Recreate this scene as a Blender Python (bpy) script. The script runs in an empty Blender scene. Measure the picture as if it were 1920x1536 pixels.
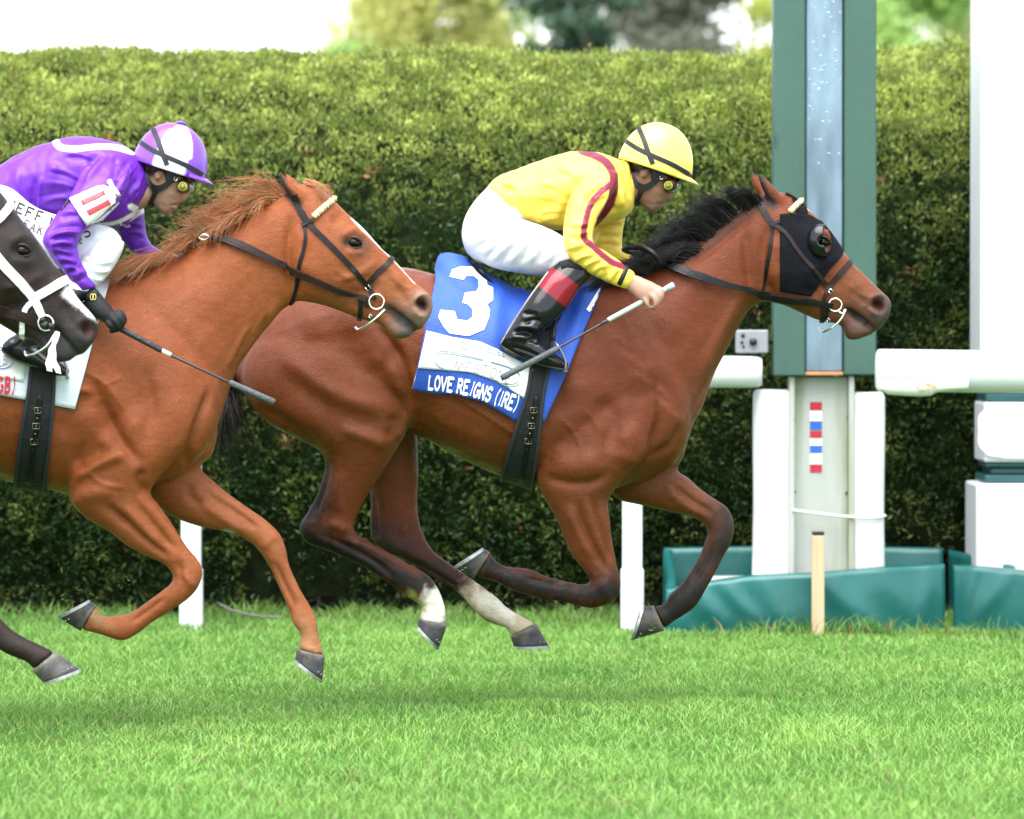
import bpy, math, random
import numpy as np
from mathutils import Vector
from mathutils.bvhtree import BVHTree

rng = np.random.default_rng(7)
random.seed(7)
scene = bpy.context.scene

# ---------------------------------------------------------------- camera, sky, sun, exposure
F = 9450.0                    # focal length in photo pixels (photo is 1920 x 1536)
CX, CY = 960.0, 605.0         # principal column, horizon row
CAMH = 1.38                   # camera height (m)
cam_data = bpy.data.cameras.new('camera')
cam = bpy.data.objects.new('camera', cam_data)
scene.collection.objects.link(cam)
cam.location = (0, 0, CAMH)
cam.rotation_euler = (math.radians(90) - math.atan((768 - CY) / F), 0, 0)
cam_data.sensor_width = 36.0
cam_data.lens = F / 1920 * 36
cam_data.clip_start = 0.5
cam_data.clip_end = 2000
cam_data.dof.use_dof = True
cam_data.dof.focus_distance = 17.6
cam_data.dof.aperture_fstop = 4.2
scene.camera = cam

SUN_EL, SUN_AZ = math.radians(70), math.radians(200)   # azimuth clockwise from +Y (north): behind the camera, to the left
world = bpy.data.worlds.new('World')
scene.world = world
world.use_nodes = True
wn = world.node_tree
wn.nodes.clear()
sky = wn.nodes.new('ShaderNodeTexSky')
sky.sky_type = 'NISHITA'
sky.sun_disc = False
sky.sun_elevation = SUN_EL
sky.sun_rotation = SUN_AZ
sky.air_density = 1.0
sky.dust_density = 1.2
sky.ozone_density = 1.0
hs = wn.nodes.new('ShaderNodeHueSaturation')
hs.inputs['Saturation'].default_value = 0.38      # thin bright cloud: a pale, nearly white sky
bg = wn.nodes.new('ShaderNodeBackground')
bg.inputs['Strength'].default_value = 0.112
wo = wn.nodes.new('ShaderNodeOutputWorld')
wn.links.new(sky.outputs[0], hs.inputs['Color'])
wn.links.new(hs.outputs[0], bg.inputs['Color'])
wn.links.new(bg.outputs[0], wo.inputs['Surface'])

sun_data = bpy.data.lights.new('sun', 'SUN')
sun_data.energy = 1.5
sun_data.angle = math.radians(62)
sun_data.color = (1.0, 0.96, 0.9)
sun = bpy.data.objects.new('sun', sun_data)
scene.collection.objects.link(sun)
sd = Vector((math.sin(SUN_AZ) * math.cos(SUN_EL), math.cos(SUN_AZ) * math.cos(SUN_EL), math.sin(SUN_EL)))
sun.rotation_euler = sd.to_track_quat('Z', 'Y').to_euler()

scene.view_settings.view_transform = 'Standard'
scene.view_settings.look = 'None'
scene.view_settings.exposure = 2.35
scene.view_settings.gamma = 1.0
scene.view_settings.use_curve_mapping = False
scene.render.engine = 'CYCLES'
scene.cycles.use_denoising = True
scene.cycles.max_bounces = 6
scene.cycles.transparent_max_bounces = 6

# ---------------------------------------------------------------- helpers
COL = scene.collection

def srgb(r, g, b):
    f = lambda c: c / 12.92 if c <= 0.04045 else ((c + 0.055) / 1.055) ** 2.4
    return (f(r / 255), f(g / 255), f(b / 255))

def P(u, v, D):
    k = D / F
    return np.array(((u - CX) * k, D, CAMH - (v - CY) * k))

MATS = {}
def mat(name, color=(0.5, 0.5, 0.5), rough=0.6, metal=0.0, spec=0.4, attr=None, noise=0.0, nscale=8.0, bump=0.0, bscale=60.0,
        coat=0.0, sheen=0.0, translucent=0.0, stretch=(1, 1, 1), mottle=None, speckle=0.0, rvar=0.0):
    """procedural principled material; attr: colour attribute that carries the thing's own colour pattern"""
    if name in MATS:
        return MATS[name]
    m = bpy.data.materials.new(name)
    m.use_nodes = True
    nt = m.node_tree
    b = nt.nodes['Principled BSDF']
    out = nt.nodes['Material Output']
    b.inputs['Roughness'].default_value = rough
    b.inputs['Metallic'].default_value = metal
    b.inputs['Specular IOR Level'].default_value = spec
    b.inputs['Coat Weight'].default_value = coat
    b.inputs['Coat Roughness'].default_value = 0.12
    b.inputs['Sheen Weight'].default_value = sheen
    tc = nt.nodes.new('ShaderNodeTexCoord')
    mp = nt.nodes.new('ShaderNodeMapping')
    mp.inputs['Scale'].default_value = stretch
    nt.links.new(tc.outputs['Object'], mp.inputs['Vector'])
    if attr:
        src = nt.nodes.new('ShaderNodeAttribute')
        src.attribute_name = attr
        col_out = src.outputs['Color']
    else:
        rgb = nt.nodes.new('ShaderNodeRGB')
        rgb.outputs[0].default_value = (*color, 1)
        col_out = rgb.outputs[0]
    if mottle:
        mc, mscale, lo, hi = mottle
        nz = nt.nodes.new('ShaderNodeTexNoise')
        nz.inputs['Scale'].default_value = mscale
        nz.inputs['Detail'].default_value = 6
        nt.links.new(mp.outputs[0], nz.inputs['Vector'])
        rp = nt.nodes.new('ShaderNodeMapRange')
        rp.inputs[1].default_value = lo
        rp.inputs[2].default_value = hi
        nt.links.new(nz.outputs['Fac'], rp.inputs[0])
        mx = nt.nodes.new('ShaderNodeMix')
        mx.data_type = 'RGBA'
        nt.links.new(rp.outputs[0], mx.inputs[0])
        nt.links.new(col_out, mx.inputs[6])
        mx.inputs[7].default_value = (*mc, 1)
        col_out = mx.outputs[2]
    if noise > 0:
        nz = nt.nodes.new('ShaderNodeTexNoise')
        nz.inputs['Scale'].default_value = nscale
        nz.inputs['Detail'].default_value = 5
        nt.links.new(mp.outputs[0], nz.inputs['Vector'])
        mr = nt.nodes.new('ShaderNodeMapRange')
        mr.inputs[1].default_value = 0.3
        mr.inputs[2].default_value = 0.7
        mr.inputs[3].default_value = 1 - noise
        mr.inputs[4].default_value = 1 + noise
        nt.links.new(nz.outputs['Fac'], mr.inputs[0])
        vm = nt.nodes.new('ShaderNodeVectorMath')
        vm.operation = 'SCALE'
        nt.links.new(col_out, vm.inputs[0])
        nt.links.new(mr.outputs[0], vm.inputs['Scale'])
        col_out = vm.outputs[0]
    if speckle > 0:
        nz = nt.nodes.new('ShaderNodeTexNoise')
        nz.inputs['Scale'].default_value = 210
        nz.inputs['Detail'].default_value = 3
        nz.inputs['Roughness'].default_value = 0.7
        nt.links.new(mp.outputs[0], nz.inputs['Vector'])
        mr = nt.nodes.new('ShaderNodeMapRange')
        mr.inputs[1].default_value = 0.3
        mr.inputs[2].default_value = 0.7
        mr.inputs[3].default_value = 1 - speckle
        mr.inputs[4].default_value = 1 + speckle
        nt.links.new(nz.outputs['Fac'], mr.inputs[0])
        vm = nt.nodes.new('ShaderNodeVectorMath')
        vm.operation = 'SCALE'
        nt.links.new(col_out, vm.inputs[0])
        nt.links.new(mr.outputs[0], vm.inputs['Scale'])
        col_out = vm.outputs[0]
    if rvar > 0:
        nz = nt.nodes.new('ShaderNodeTexNoise')
        nz.inputs['Scale'].default_value = 11
        nz.inputs['Detail'].default_value = 6
        nt.links.new(mp.outputs[0], nz.inputs['Vector'])
        mr = nt.nodes.new('ShaderNodeMapRange')
        mr.inputs[1].default_value = 0.35
        mr.inputs[2].default_value = 0.65
        mr.inputs[3].default_value = rough - rvar
        mr.inputs[4].default_value = rough + rvar
        nt.links.new(nz.outputs['Fac'], mr.inputs[0])
        nt.links.new(mr.outputs[0], b.inputs['Roughness'])
    nt.links.new(col_out, b.inputs['Base Color'])
    if bump > 0:
        nz = nt.nodes.new('ShaderNodeTexNoise')
        nz.inputs['Scale'].default_value = bscale
        nz.inputs['Detail'].default_value = 4
        nt.links.new(mp.outputs[0], nz.inputs['Vector'])
        bp = nt.nodes.new('ShaderNodeBump')
        bp.inputs['Strength'].default_value = bump
        bp.inputs['Distance'].default_value = 0.01
        nt.links.new(nz.outputs['Fac'], bp.inputs['Height'])
        nt.links.new(bp.outputs[0], b.inputs['Normal'])
    if translucent > 0:
        tr = nt.nodes.new('ShaderNodeBsdfTranslucent')
        nt.links.new(col_out, tr.inputs['Color'])
        ms = nt.nodes.new('ShaderNodeMixShader')
        ms.inputs[0].default_value = translucent
        nt.links.new(b.outputs[0], ms.inputs[1])
        nt.links.new(tr.outputs[0], ms.inputs[2])
        nt.links.new(ms.outputs[0], out.inputs['Surface'])
    MATS[name] = m
    return m

def tag(o, label=None, cat=None, group=None, kind=None):
    if label: o['label'] = label
    if cat: o['category'] = cat
    if group: o['group'] = group
    if kind: o['kind'] = kind
    return o

def empty(name, loc):
    o = bpy.data.objects.new(name, None)
    o.empty_display_size = 0.1
    COL.objects.link(o)
    o.location = loc
    return o

def world_loc(o):
    p = Vector((0, 0, 0))
    while o is not None:
        p = p + o.location
        o = o.parent
    return np.array(p)

def mesh_obj(name, V, faces, material, parent=None, smooth=True, colors=None, loc=None):
    """V in world coordinates. Origin: parent's (for parts) or loc / the base centre (for things)."""
    V = np.asarray(V, dtype=np.float64)
    if parent is not None:
        org = world_loc(parent)
    elif loc is not None:
        org = np.asarray(loc, float)
    else:
        org = np.array(((V[:, 0].min() + V[:, 0].max()) / 2, (V[:, 1].min() + V[:, 1].max()) / 2, V[:, 2].min()))
    me = bpy.data.meshes.new(name)
    L = V - org
    if isinstance(faces, np.ndarray):
        n, k = faces.shape
        me.vertices.add(len(L))
        me.vertices.foreach_set('co', L.astype(np.float32).ravel())
        me.loops.add(n * k)
        me.loops.foreach_set('vertex_index', faces.astype(np.int32).ravel())
        me.polygons.add(n)
        me.polygons.foreach_set('loop_start', np.arange(0, n * k, k, dtype=np.int32))
        me.update(calc_edges=True)
    else:
        me.from_pydata(L.tolist(), [], [tuple(int(i) for i in f) for f in faces])
        me.update()
    me.validate()
    if smooth:
        me.polygons.foreach_set('use_smooth', np.ones(len(me.polygons), dtype=bool))
    if colors is not None:
        a = me.color_attributes.new('pattern', 'FLOAT_COLOR', 'POINT')
        c4 = np.ones((len(L), 4), np.float32)
        c4[:, :3] = colors
        a.data.foreach_set('color', c4.ravel())
    o = bpy.data.objects.new(name, me)
    COL.objects.link(o)
    if material is not None:
        me.materials.append(material)
    if parent is not None:
        o.parent = parent
    else:
        o.location = org
    return o

class MB:
    """collects pieces into one mesh"""
    def __init__(s): s.V, s.F, s.n = [], [], 0
    def add(s, V, F):
        V = np.asarray(V, float)
        s.V.append(V)
        s.F += [tuple(int(i) + s.n for i in f) for f in F]
        s.n += len(V)
        return s
    def box(s, x0, x1, y0, y1, z0, z1, b=0.0):
        if b <= 0:
            V = [(x, y, z) for z in (z0, z1) for y in (y0, y1) for x in (x0, x1)]
            Fc = [(0, 2, 3, 1), (4, 5, 7, 6), (0, 1, 5, 4), (2, 6, 7, 3), (0, 4, 6, 2), (1, 3, 7, 5)]
            return s.add(V, Fc)
        # chamfered box: 24 vertices
        V, idx = [], {}
        for ix, x in enumerate((x0, x1)):
            for iy, y in enumerate((y0, y1)):
                for iz, z in enumerate((z0, z1)):
                    sx, sy, sz = (1 - 2 * ix) * b, (1 - 2 * iy) * b, (1 - 2 * iz) * b
                    for ax, q in enumerate(((x, y + sy, z + sz), (x + sx, y, z + sz), (x + sx, y + sy, z))):
                        idx[ix, iy, iz, ax] = len(V)
                        V.append(q)
        Fc = []
        I = lambda a, b_, c, d: idx[a, b_, c, d]
        for k in (0, 1):
            Fc.append([I(k, 0, 0, 0), I(k, 1, 0, 0), I(k, 1, 1, 0), I(k, 0, 1, 0)])
            Fc.append([I(0, k, 0, 1), I(1, k, 0, 1), I(1, k, 1, 1), I(0, k, 1, 1)])
            Fc.append([I(0, 0, k, 2), I(1, 0, k, 2), I(1, 1, k, 2), I(0, 1, k, 2)])
        for a in (0, 1):
            for c in (0, 1):
                Fc.append([I(0, a, c, 1), I(1, a, c, 1), I(1, a, c, 2), I(0, a, c, 2)])
                Fc.append([I(a, 0, c, 0), I(a, 1, c, 0), I(a, 1, c, 2), I(a, 0, c, 2)])
                Fc.append([I(a, c, 0, 0), I(a, c, 1, 0), I(a, c, 1, 1), I(a, c, 0, 1)])
        for a in (0, 1):
            for c in (0, 1):
                for d in (0, 1):
                    Fc.append([I(a, c, d, 0), I(a, c, d, 1), I(a, c, d, 2)])
        Va = np.array(V)
        ctr = Va.mean(0)
        out = []
        for f in Fc:
            p = Va[f]
            n = np.cross(p[1] - p[0], p[2] - p[0])
            out.append(f if np.dot(n, p.mean(0) - ctr) > 0 else f[::-1])
        return s.add(V, out)
    def build(s, name, m, parent=None, smooth=False, colors=None, loc=None):
        return mesh_obj(name, np.concatenate(s.V), s.F, m, parent, smooth, colors, loc)

def tube(pts, radii, n=8, cap=True):
    """round tube along 3D points; returns V, F"""
    pts = np.asarray(pts, float)
    radii = np.broadcast_to(np.asarray(radii, float), (len(pts),))
    T = np.gradient(pts, axis=0)
    T /= np.linalg.norm(T, axis=1)[:, None] + 1e-12
    ref = np.array((0, 0, 1.0)) if abs(T[0][2]) < 0.9 else np.array((1.0, 0, 0))
    V = []
    a = ref - T[0] * np.dot(ref, T[0])
    a /= np.linalg.norm(a)
    th = np.linspace(0, 2 * np.pi, n, endpoint=False)
    for i in range(len(pts)):
        a = a - T[i] * np.dot(a, T[i])
        a /= np.linalg.norm(a) + 1e-12
        b = np.cross(T[i], a)
        V.append(pts[i] + radii[i] * (np.cos(th)[:, None] * a + np.sin(th)[:, None] * b))
    V = np.concatenate(V)
    Fc = []
    for i in range(len(pts) - 1):
        for j in range(n):
            k = (j + 1) % n
            Fc.append((i * n + j, i * n + k, (i + 1) * n + k, (i + 1) * n + j))
    if cap:
        Fc.append(tuple(range(n))[::-1])
        Fc.append(tuple((len(pts) - 1) * n + j for j in range(n)))
    return V, Fc

def cr(A, per=5):
    """smooth non-uniform Catmull-Rom through the rows of A"""
    A = np.asarray(A, float)
    n = len(A)
    if n < 3:
        t = np.linspace(0, 1, per + 1)[:, None]
        return A[0] * (1 - t) + A[1] * t
    d = np.linalg.norm(np.diff(A[:, :min(4, A.shape[1])], axis=0), axis=1) + 1e-6
    t = np.concatenate([[0], np.cumsum(d)])
    m = np.zeros_like(A)
    s = np.diff(A, axis=0) / d[:, None]
    m[0], m[-1] = s[0], s[-1]
    w = d[1:] / (d[:-1] + d[1:])
    m[1:-1] = s[:-1] * w[:, None] + s[1:] * (1 - w)[:, None]
    out = []
    for i in range(n - 1):
        for q in range(per):
            x = q / per
            h00, h10, h01, h11 = 2*x**3-3*x*x+1, x**3-2*x*x+x, -2*x**3+3*x*x, x**3-x*x
            out.append(h00*A[i] + h10*d[i]*m[i] + h01*A[i+1] + h11*d[i]*m[i+1])
    out.append(A[-1])
    return np.array(out)

class Frame:
    """side-on working plane of one animal or rider at distance D; px in, metres out"""
    def __init__(s, D): s.D, s.k = D, D / F
    def p(s, u, v, dy=0.0): return P(u, v, s.D + dy)
    def loft(s, st, n=20, per=5, e=2.15):
        """st rows: (u1,v1,u2,v2,halfwidth_m[,dy]): a closed tube of rounded rings whose side outline runs through the points"""
        R = np.array([(*r, 0.0) if len(r) == 5 else r for r in st], float)
        R = cr(R, per)
        th = np.linspace(0, 2 * np.pi, n, endpoint=False)
        c, q = np.cos(th), np.sin(th)
        cc = np.sign(c) * np.abs(c) ** (2 / e)
        qq = np.sign(q) * np.abs(q) ** (2 / e)
        V = []
        for u1, v1, u2, v2, hw, dy in R:
            a, b = s.p(u1, v1, dy), s.p(u2, v2, dy)
            C, A = (a + b) / 2, (a - b) / 2
            V.append(C + cc[:, None] * A + (qq * max(hw, 1e-3))[:, None] * np.array((0, 1.0, 0)))
        m = len(V)
        V = np.concatenate(V + [np.array([V[0].mean(0)]), np.array([V[-1].mean(0)])])
        Fc = []
        for i in range(m - 1):
            for j in range(n):
                k = (j + 1) % n
                Fc.append((i*n+j, i*n+k, (i+1)*n+k, (i+1)*n+j))
        for j in range(n):
            k = (j + 1) % n
            Fc.append((m*n, k, j))
            Fc.append((m*n+1, (m-1)*n+j, (m-1)*n+k))
        return V, Fc

def quads_of(me):
    n = len(me.polygons)
    lt = np.zeros(n, np.int32); me.polygons.foreach_get('loop_total', lt)
    ls = np.zeros(n, np.int32); me.polygons.foreach_get('loop_start', ls)
    lv = np.zeros(len(me.loops), np.int32); me.loops.foreach_get('vertex_index', lv)
    q = lt == 4
    Q = lv[ls[q][:, None] + np.arange(4)]
    return Q

def remesh(parts, voxel, smooth=6):
    """voxel union of closed pieces -> one continuous skin (V, Q)"""
    mb = MB()
    for V, Fc in parts: mb.add(V, Fc)
    me = bpy.data.meshes.new('tmp')
    me.from_pydata(np.concatenate(mb.V).tolist(), [], mb.F)
    me.update()
    ob = bpy.data.objects.new('tmp', me)
    COL.objects.link(ob)
    md = ob.modifiers.new('r', 'REMESH')
    md.mode = 'VOXEL'
    md.voxel_size = voxel
    dg = bpy.context.evaluated_depsgraph_get()
    ev = ob.evaluated_get(dg)
    m2 = ev.to_mesh()
    V = np.zeros(len(m2.vertices) * 3); m2.vertices.foreach_get('co', V)
    V = V.reshape(-1, 3).copy()
    Q = quads_of(m2).copy()
    ev.to_mesh_clear()
    bpy.data.objects.remove(ob)
    bpy.data.meshes.remove(me)
    return lap(V, Q, smooth), Q

def lap(V, Q, it, lam=0.6, mu=-0.35):
    """smoothing on a closed quad skin (each edge is walked once from either end)"""
    A = np.concatenate([Q[:, 0], Q[:, 1], Q[:, 2], Q[:, 3]])
    B = np.concatenate([Q[:, 1], Q[:, 2], Q[:, 3], Q[:, 0]])
    n = len(V)
    deg = np.bincount(A, minlength=n).astype(float)[:, None] + 1e-9
    for i in range(it):
        for w in ((lam, mu) if mu else (lam,)):
            S = np.empty_like(V)
            for c in range(3):
                S[:, c] = np.bincount(A, V[B, c], n)
            V = V + w * (S / deg - V)
    return V

def vnormals(V, Q):
    f = np.cross(V[Q[:, 2]] - V[Q[:, 0]], V[Q[:, 3]] - V[Q[:, 1]])
    N = np.zeros_like(V)
    for k in range(4):
        for c in range(3):
            N[:, c] += np.bincount(Q[:, k], f[:, c], len(V))
    return N / (np.linalg.norm(N, axis=1)[:, None] + 1e-12)

def poly_dist(X, Z, pts):
    """distance (and signed side, 0..1 along) from points to a polyline in the XZ plane"""
    best = np.full(X.shape, 1e9); side = np.zeros(X.shape); along = np.zeros(X.shape)
    L = 0.0
    seg = [np.hypot(*(pts[i+1] - pts[i])) for i in range(len(pts)-1)]
    tot = sum(seg) + 1e-9
    for i in range(len(pts) - 1):
        a, b = pts[i], pts[i+1]
        d = b - a
        l2 = d @ d + 1e-12
        t = np.clip(((X - a[0]) * d[0] + (Z - a[1]) * d[1]) / l2, 0, 1)
        dx, dz = X - (a[0] + t * d[0]), Z - (a[1] + t * d[1])
        r = np.hypot(dx, dz)
        m = r < best
        best = np.where(m, r, best)
        side = np.where(m, np.sign(d[0] * dz - d[1] * dx), side)
        along = np.where(m, (L + t * seg[i]) / tot, along)
        L += seg[i]
    return best, side, along

def strokes_px(fr, pts, dy, smooth=True):
    A = cr(np.array(pts, float), 4) if (smooth and len(pts) > 2) else np.array(pts, float)
    return np.array([fr.p(u, v, dy)[[0, 2]] for u, v in A])

def sculpt(V, Q, fr, strokes, dy=-0.2, gain=1.0):
    """raise / sink the skin along traced lines. stroke: (pts, radius_px, height_px[, ylo, yhi, mode])"""
    NN = None
    for si, st in enumerate(strokes):
        if si % 8 == 0: NN = vnormals(V, Q)
        pts, r, a = st[:3]
        ylo, yhi = (st[3], st[4]) if len(st) > 4 else (-9, 9)
        mode = st[5] if len(st) > 5 else 'both'
        yy = dy if ylo < -1 else (ylo + yhi) / 2
        pl = strokes_px(fr, pts, yy)
        R = r * fr.k
        sel = (V[:, 0] > pl[:, 0].min() - 2.5*R) & (V[:, 0] < pl[:, 0].max() + 2.5*R) & (V[:, 2] > pl[:, 1].min() - 2.5*R) & (V[:, 2] < pl[:, 1].max() + 2.5*R)
        yr = V[:, 1] - fr.D
        sel &= (yr > ylo) & (yr < yhi)
        idx = np.nonzero(sel)[0]
        if len(idx) == 0: continue
        N = NN[idx]
        d, sd_, al = poly_dist(V[idx, 0], V[idx, 2], pl)
        w = np.exp(-(d / R) ** 2)
        taper = np.clip(np.minimum(al, 1 - al) / 0.22, 0.0, 1) if len(pl) > 2 else np.ones(len(idx))
        if mode == 'edge':       # one side proud, other side sunk
            w = w * np.clip(d / (0.35 * R), 0, 1) * sd_
        if mode in ('near', 'edge'):
            w = w * np.clip(-N[:, 1] * 1.4, 0, 1)
        else:
            w = w * np.clip(np.abs(N[:, 1]) * 1.4, 0, 1)
        V[idx] += N * (w * taper * a * gain * fr.k)[:, None]
    return V

def vnoise(Pt, scale, seed=0):
    """cheap smooth value noise in 3D, 0..1"""
    q = np.asarray(Pt, float) * scale + 100.0 + seed * 17.31
    i = np.floor(q).astype(np.int64)
    f = q - i
    f = f * f * (3 - 2 * f)
    def h(a, b, c):
        x = (a * 374761393 + b * 668265263 + c * 2147483647 + seed * 974711) & 0xFFFFFFFF
        x = ((x ^ (x >> 13)) * 1274126177) & 0xFFFFFFFF
        return ((x ^ (x >> 16)) & 0xFFFF) / 65535.0
    r = 0
    for dx in (0, 1):
        for dy in (0, 1):
            for dz in (0, 1):
                w = (f[:, 0] if dx else 1 - f[:, 0]) * (f[:, 1] if dy else 1 - f[:, 1]) * (f[:, 2] if dz else 1 - f[:, 2])
                r = r + w * h(i[:, 0] + dx, i[:, 1] + dy, i[:, 2] + dz)
    return r

def paint(V, C, fr, pts, r, color, soft=0.3, dy=-0.1, ylo=-9, yhi=9, rough=0.25, strength=1.0, closed=False, seed=3):
    """blend the thing's own colour along a traced line (closed: inside a traced outline)"""
    pl = strokes_px(fr, pts, dy, smooth=not closed)
    X, Z = V[:, 0], V[:, 2]
    R = r * fr.k
    if closed:
        pl2 = np.concatenate([pl, pl[:1]])
        d, _, _ = poly_dist(X, Z, pl2)
        ins = np.zeros(len(X), bool)
        for i in range(len(pl)):
            a, b = pl[i], pl2[i + 1]
            c = ((a[1] > Z) != (b[1] > Z))
            with np.errstate(divide='ignore', invalid='ignore'):
                xi = (b[0] - a[0]) * (Z - a[1]) / (b[1] - a[1] + 1e-12) + a[0]
            ins ^= c & (X < xi)
        d = np.where(ins, -d, d)
        x = -d / (R + 1e-9)
    else:
        d, _, _ = poly_dist(X, Z, pl)
        x = (R - d) / (R * soft + 1e-9)
    x = x + rough * 3 * (vnoise(V, 45, seed) - 0.5) + rough * 2 * (vnoise(V, 130, seed + 1) - 0.5)
    w = np.clip(x * 0.5 + 0.5, 0, 1) * strength
    yr = V[:, 1] - fr.D
    w = np.where((yr > ylo) & (yr < yhi), w, 0)[:, None]
    return C * (1 - w) + np.array(color) * w

def bvh_of(V, Q):
    return BVHTree.FromPolygons(np.asarray(V).tolist(), np.asarray(Q).tolist() if isinstance(Q, np.ndarray) else [list(map(int, f)) for f in Q])

class Skin:
    """a finished surface that straps and cloths can be laid on, seen from the near side"""
    def __init__(s, V, Q, fr):
        s.b, s.fr = bvh_of(V, Q), fr
    def hit(s, u, v, dy=-0.1, side=-1):
        fr = s.fr
        for it in range(2):
            p = fr.p(u, v, dy)
            o = Vector((p[0], fr.D + side * 3.0, p[2]))
            loc, nor, _, _ = s.b.ray_cast(o, Vector((0, -side, 0)))
            if loc is None:
                q = fr.p(u, v, 0)
                loc, nor, _, _ = s.b.find_nearest(Vector(q))
                return np.array(loc), np.array(nor)
            dy = side * abs(loc[1] - fr.D)
        return np.array(loc), np.array(nor)

def ribbon(sk, pts, w, th=0.004, sink=0.004, per=4, across=3, mirror=True, straight=False, side=-1, lift=0.0, dy=-0.1):
    """strap laid along traced px points; returns V, F of a closed slab. mirror adds the far-side half."""
    A = np.array(pts, float)
    if not straight and len(A) > 2: A = cr(A, per)
    else: A = cr(A, per) if len(A) == 2 else A
    Wd = np.broadcast_to(np.asarray(w, float), (len(A),)) if np.ndim(w) == 0 else np.interp(np.linspace(0, 1, len(A)), np.linspace(0, 1, len(w)), w)
    T = np.gradient(A, axis=0)
    T /= np.linalg.norm(T, axis=1)[:, None] + 1e-9
    Nn = np.stack([-T[:, 1], T[:, 0]], 1)
    out, inn = [], []
    for i in range(len(A)):
        for j in range(across):
            f = (j / (across - 1) - 0.5) * Wd[i]
            u, v = A[i] + Nn[i] * f
            loc, nor = sk.hit(u, v, dy, side)
            out.append(loc + nor * (th + lift)); inn.append(loc - nor * sink)
    n, m = len(A), across
    V = np.array(out + inn)
    o = n * m
    Fc = []
    for i in range(n - 1):
        for j in range(m - 1):
            a, b, c, d = i*m+j, i*m+j+1, (i+1)*m+j+1, (i+1)*m+j
            Fc.append((a, b, c, d)); Fc.append((o+d, o+c, o+b, o+a))
        Fc.append((i*m, (i+1)*m, o+(i+1)*m, o+i*m))
        Fc.append((i*m+m-1, o+i*m+m-1, o+(i+1)*m+m-1, (i+1)*m+m-1))
    for j in range(m - 1):
        Fc.append((j, o+j, o+j+1, j+1))
        k = (n-1)*m
        Fc.append((k+j+1, o+k+j+1, o+k+j, k+j))
    if mirror:
        V2 = V.copy(); V2[:, 1] = 2 * sk.fr.D - V2[:, 1]
        nV = len(V)
        Fc = Fc + [tuple(nV + i for i in f[::-1]) for f in Fc]
        V = np.concatenate([V, V2])
    return V, Fc

def rpoly(pts, n):
    A = np.array(pts, float)
    d = np.concatenate([[0], np.cumsum(np.linalg.norm(np.diff(A, axis=0), axis=1))])
    t = np.linspace(0, d[-1], n)
    return np.stack([np.interp(t, d, A[:, 0]), np.interp(t, d, A[:, 1])], 1)

class Panel:
    """cloth panel ruled between a top and a bottom px edge and laid over a skin"""
    def __init__(s, sk, top, bot, off=0.006, wav=0.0, seed=1, dy=-0.25, extra=None):
        s.sk, s.top, s.bot, s.off, s.wav, s.seed, s.dy, s.extra = sk, rpoly(top, 60), rpoly(bot, 60), off, wav, seed, dy, extra
    def uv(s, a, b):
        i = a * 59
        t = np.array((np.interp(i, range(60), s.top[:, 0]), np.interp(i, range(60), s.top[:, 1])))
        q = np.array((np.interp(i, range(60), s.bot[:, 0]), np.interp(i, range(60), s.bot[:, 1])))
        return t * (1 - b) + q * b
    def at(s, a, b, lift=0.0):
        u, v = s.uv(a, b)
        loc, nor = s.sk.hit(u, v, s.dy)
        o = s.off + lift
        if s.wav:
            o += s.wav * (vnoise(np.array([[u / 40.0, v / 60.0, 0.3]]), 1.0, s.seed)[0] - 0.2) * 2
        if s.extra: o += s.extra(u, v)
        nor = nor * np.array((0.5, 1, 0.5)); nor /= np.linalg.norm(nor) + 1e-9
        return loc + nor * o
    def mesh(s, nu=30, nv=24, th=0.003, mirror=False, lift=0.0, smooth=3):
        G = np.array([[s.at(i/(nu-1), j/(nv-1), lift) for i in range(nu)] for j in range(nv)])
        for _ in range(smooth):
            K = G.copy()
            K[1:-1, 1:-1, 1] = (G[:-2, 1:-1, 1] + G[2:, 1:-1, 1] + G[1:-1, :-2, 1] + G[1:-1, 2:, 1]) / 4
            G[..., 1] = np.minimum(K[..., 1], G[..., 1] + 0.002)
        s.G, s.nu, s.nv = G, nu, nv
        V = G.reshape(-1, 3)
        B = V.copy(); B[:, 1] += th
        n = len(V)
        Fc = []
        for j in range(nv - 1):
            for i in range(nu - 1):
                a = j*nu+i
                Fc.append((a, a+1, a+nu+1, a+nu)[::-1]); Fc.append((n+a, n+a+1, n+a+nu+1, n+a+nu))
        for i in range(nu - 1):
            Fc.append((i, i+1, n+i+1, n+i)); k = (nv-1)*nu+i
            Fc.append((k+1, k, n+k, n+k+1))
        for j in range(nv - 1):
            a = j*nu
            Fc.append((a+nu, a, n+a, n+a+nu)); k = a+nu-1
            Fc.append((k, k+nu, n+k+nu, n+k))
        V = np.concatenate([V, B])
        if mirror:
            V2 = V.copy(); V2[:, 1] = 2 * s.sk.fr.D - V2[:, 1]
            Fc = Fc + [tuple(len(V) + i for i in f[::-1]) for f in Fc]
            V = np.concatenate([V, V2])
        return V, Fc
    def surf(s, a, b):
        """bilinear look-up on the finished mesh"""
        x, y = np.clip(a, 0, 1) * (s.nu - 1), np.clip(b, 0, 1) * (s.nv - 1)
        i, j = min(int(x), s.nu - 2), min(int(y), s.nv - 2)
        fx, fy = x - i, y - j
        G = s.G
        return (G[j, i]*(1-fx) + G[j, i+1]*fx)*(1-fy) + (G[j+1, i]*(1-fx) + G[j+1, i+1]*fx)*fy
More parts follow.
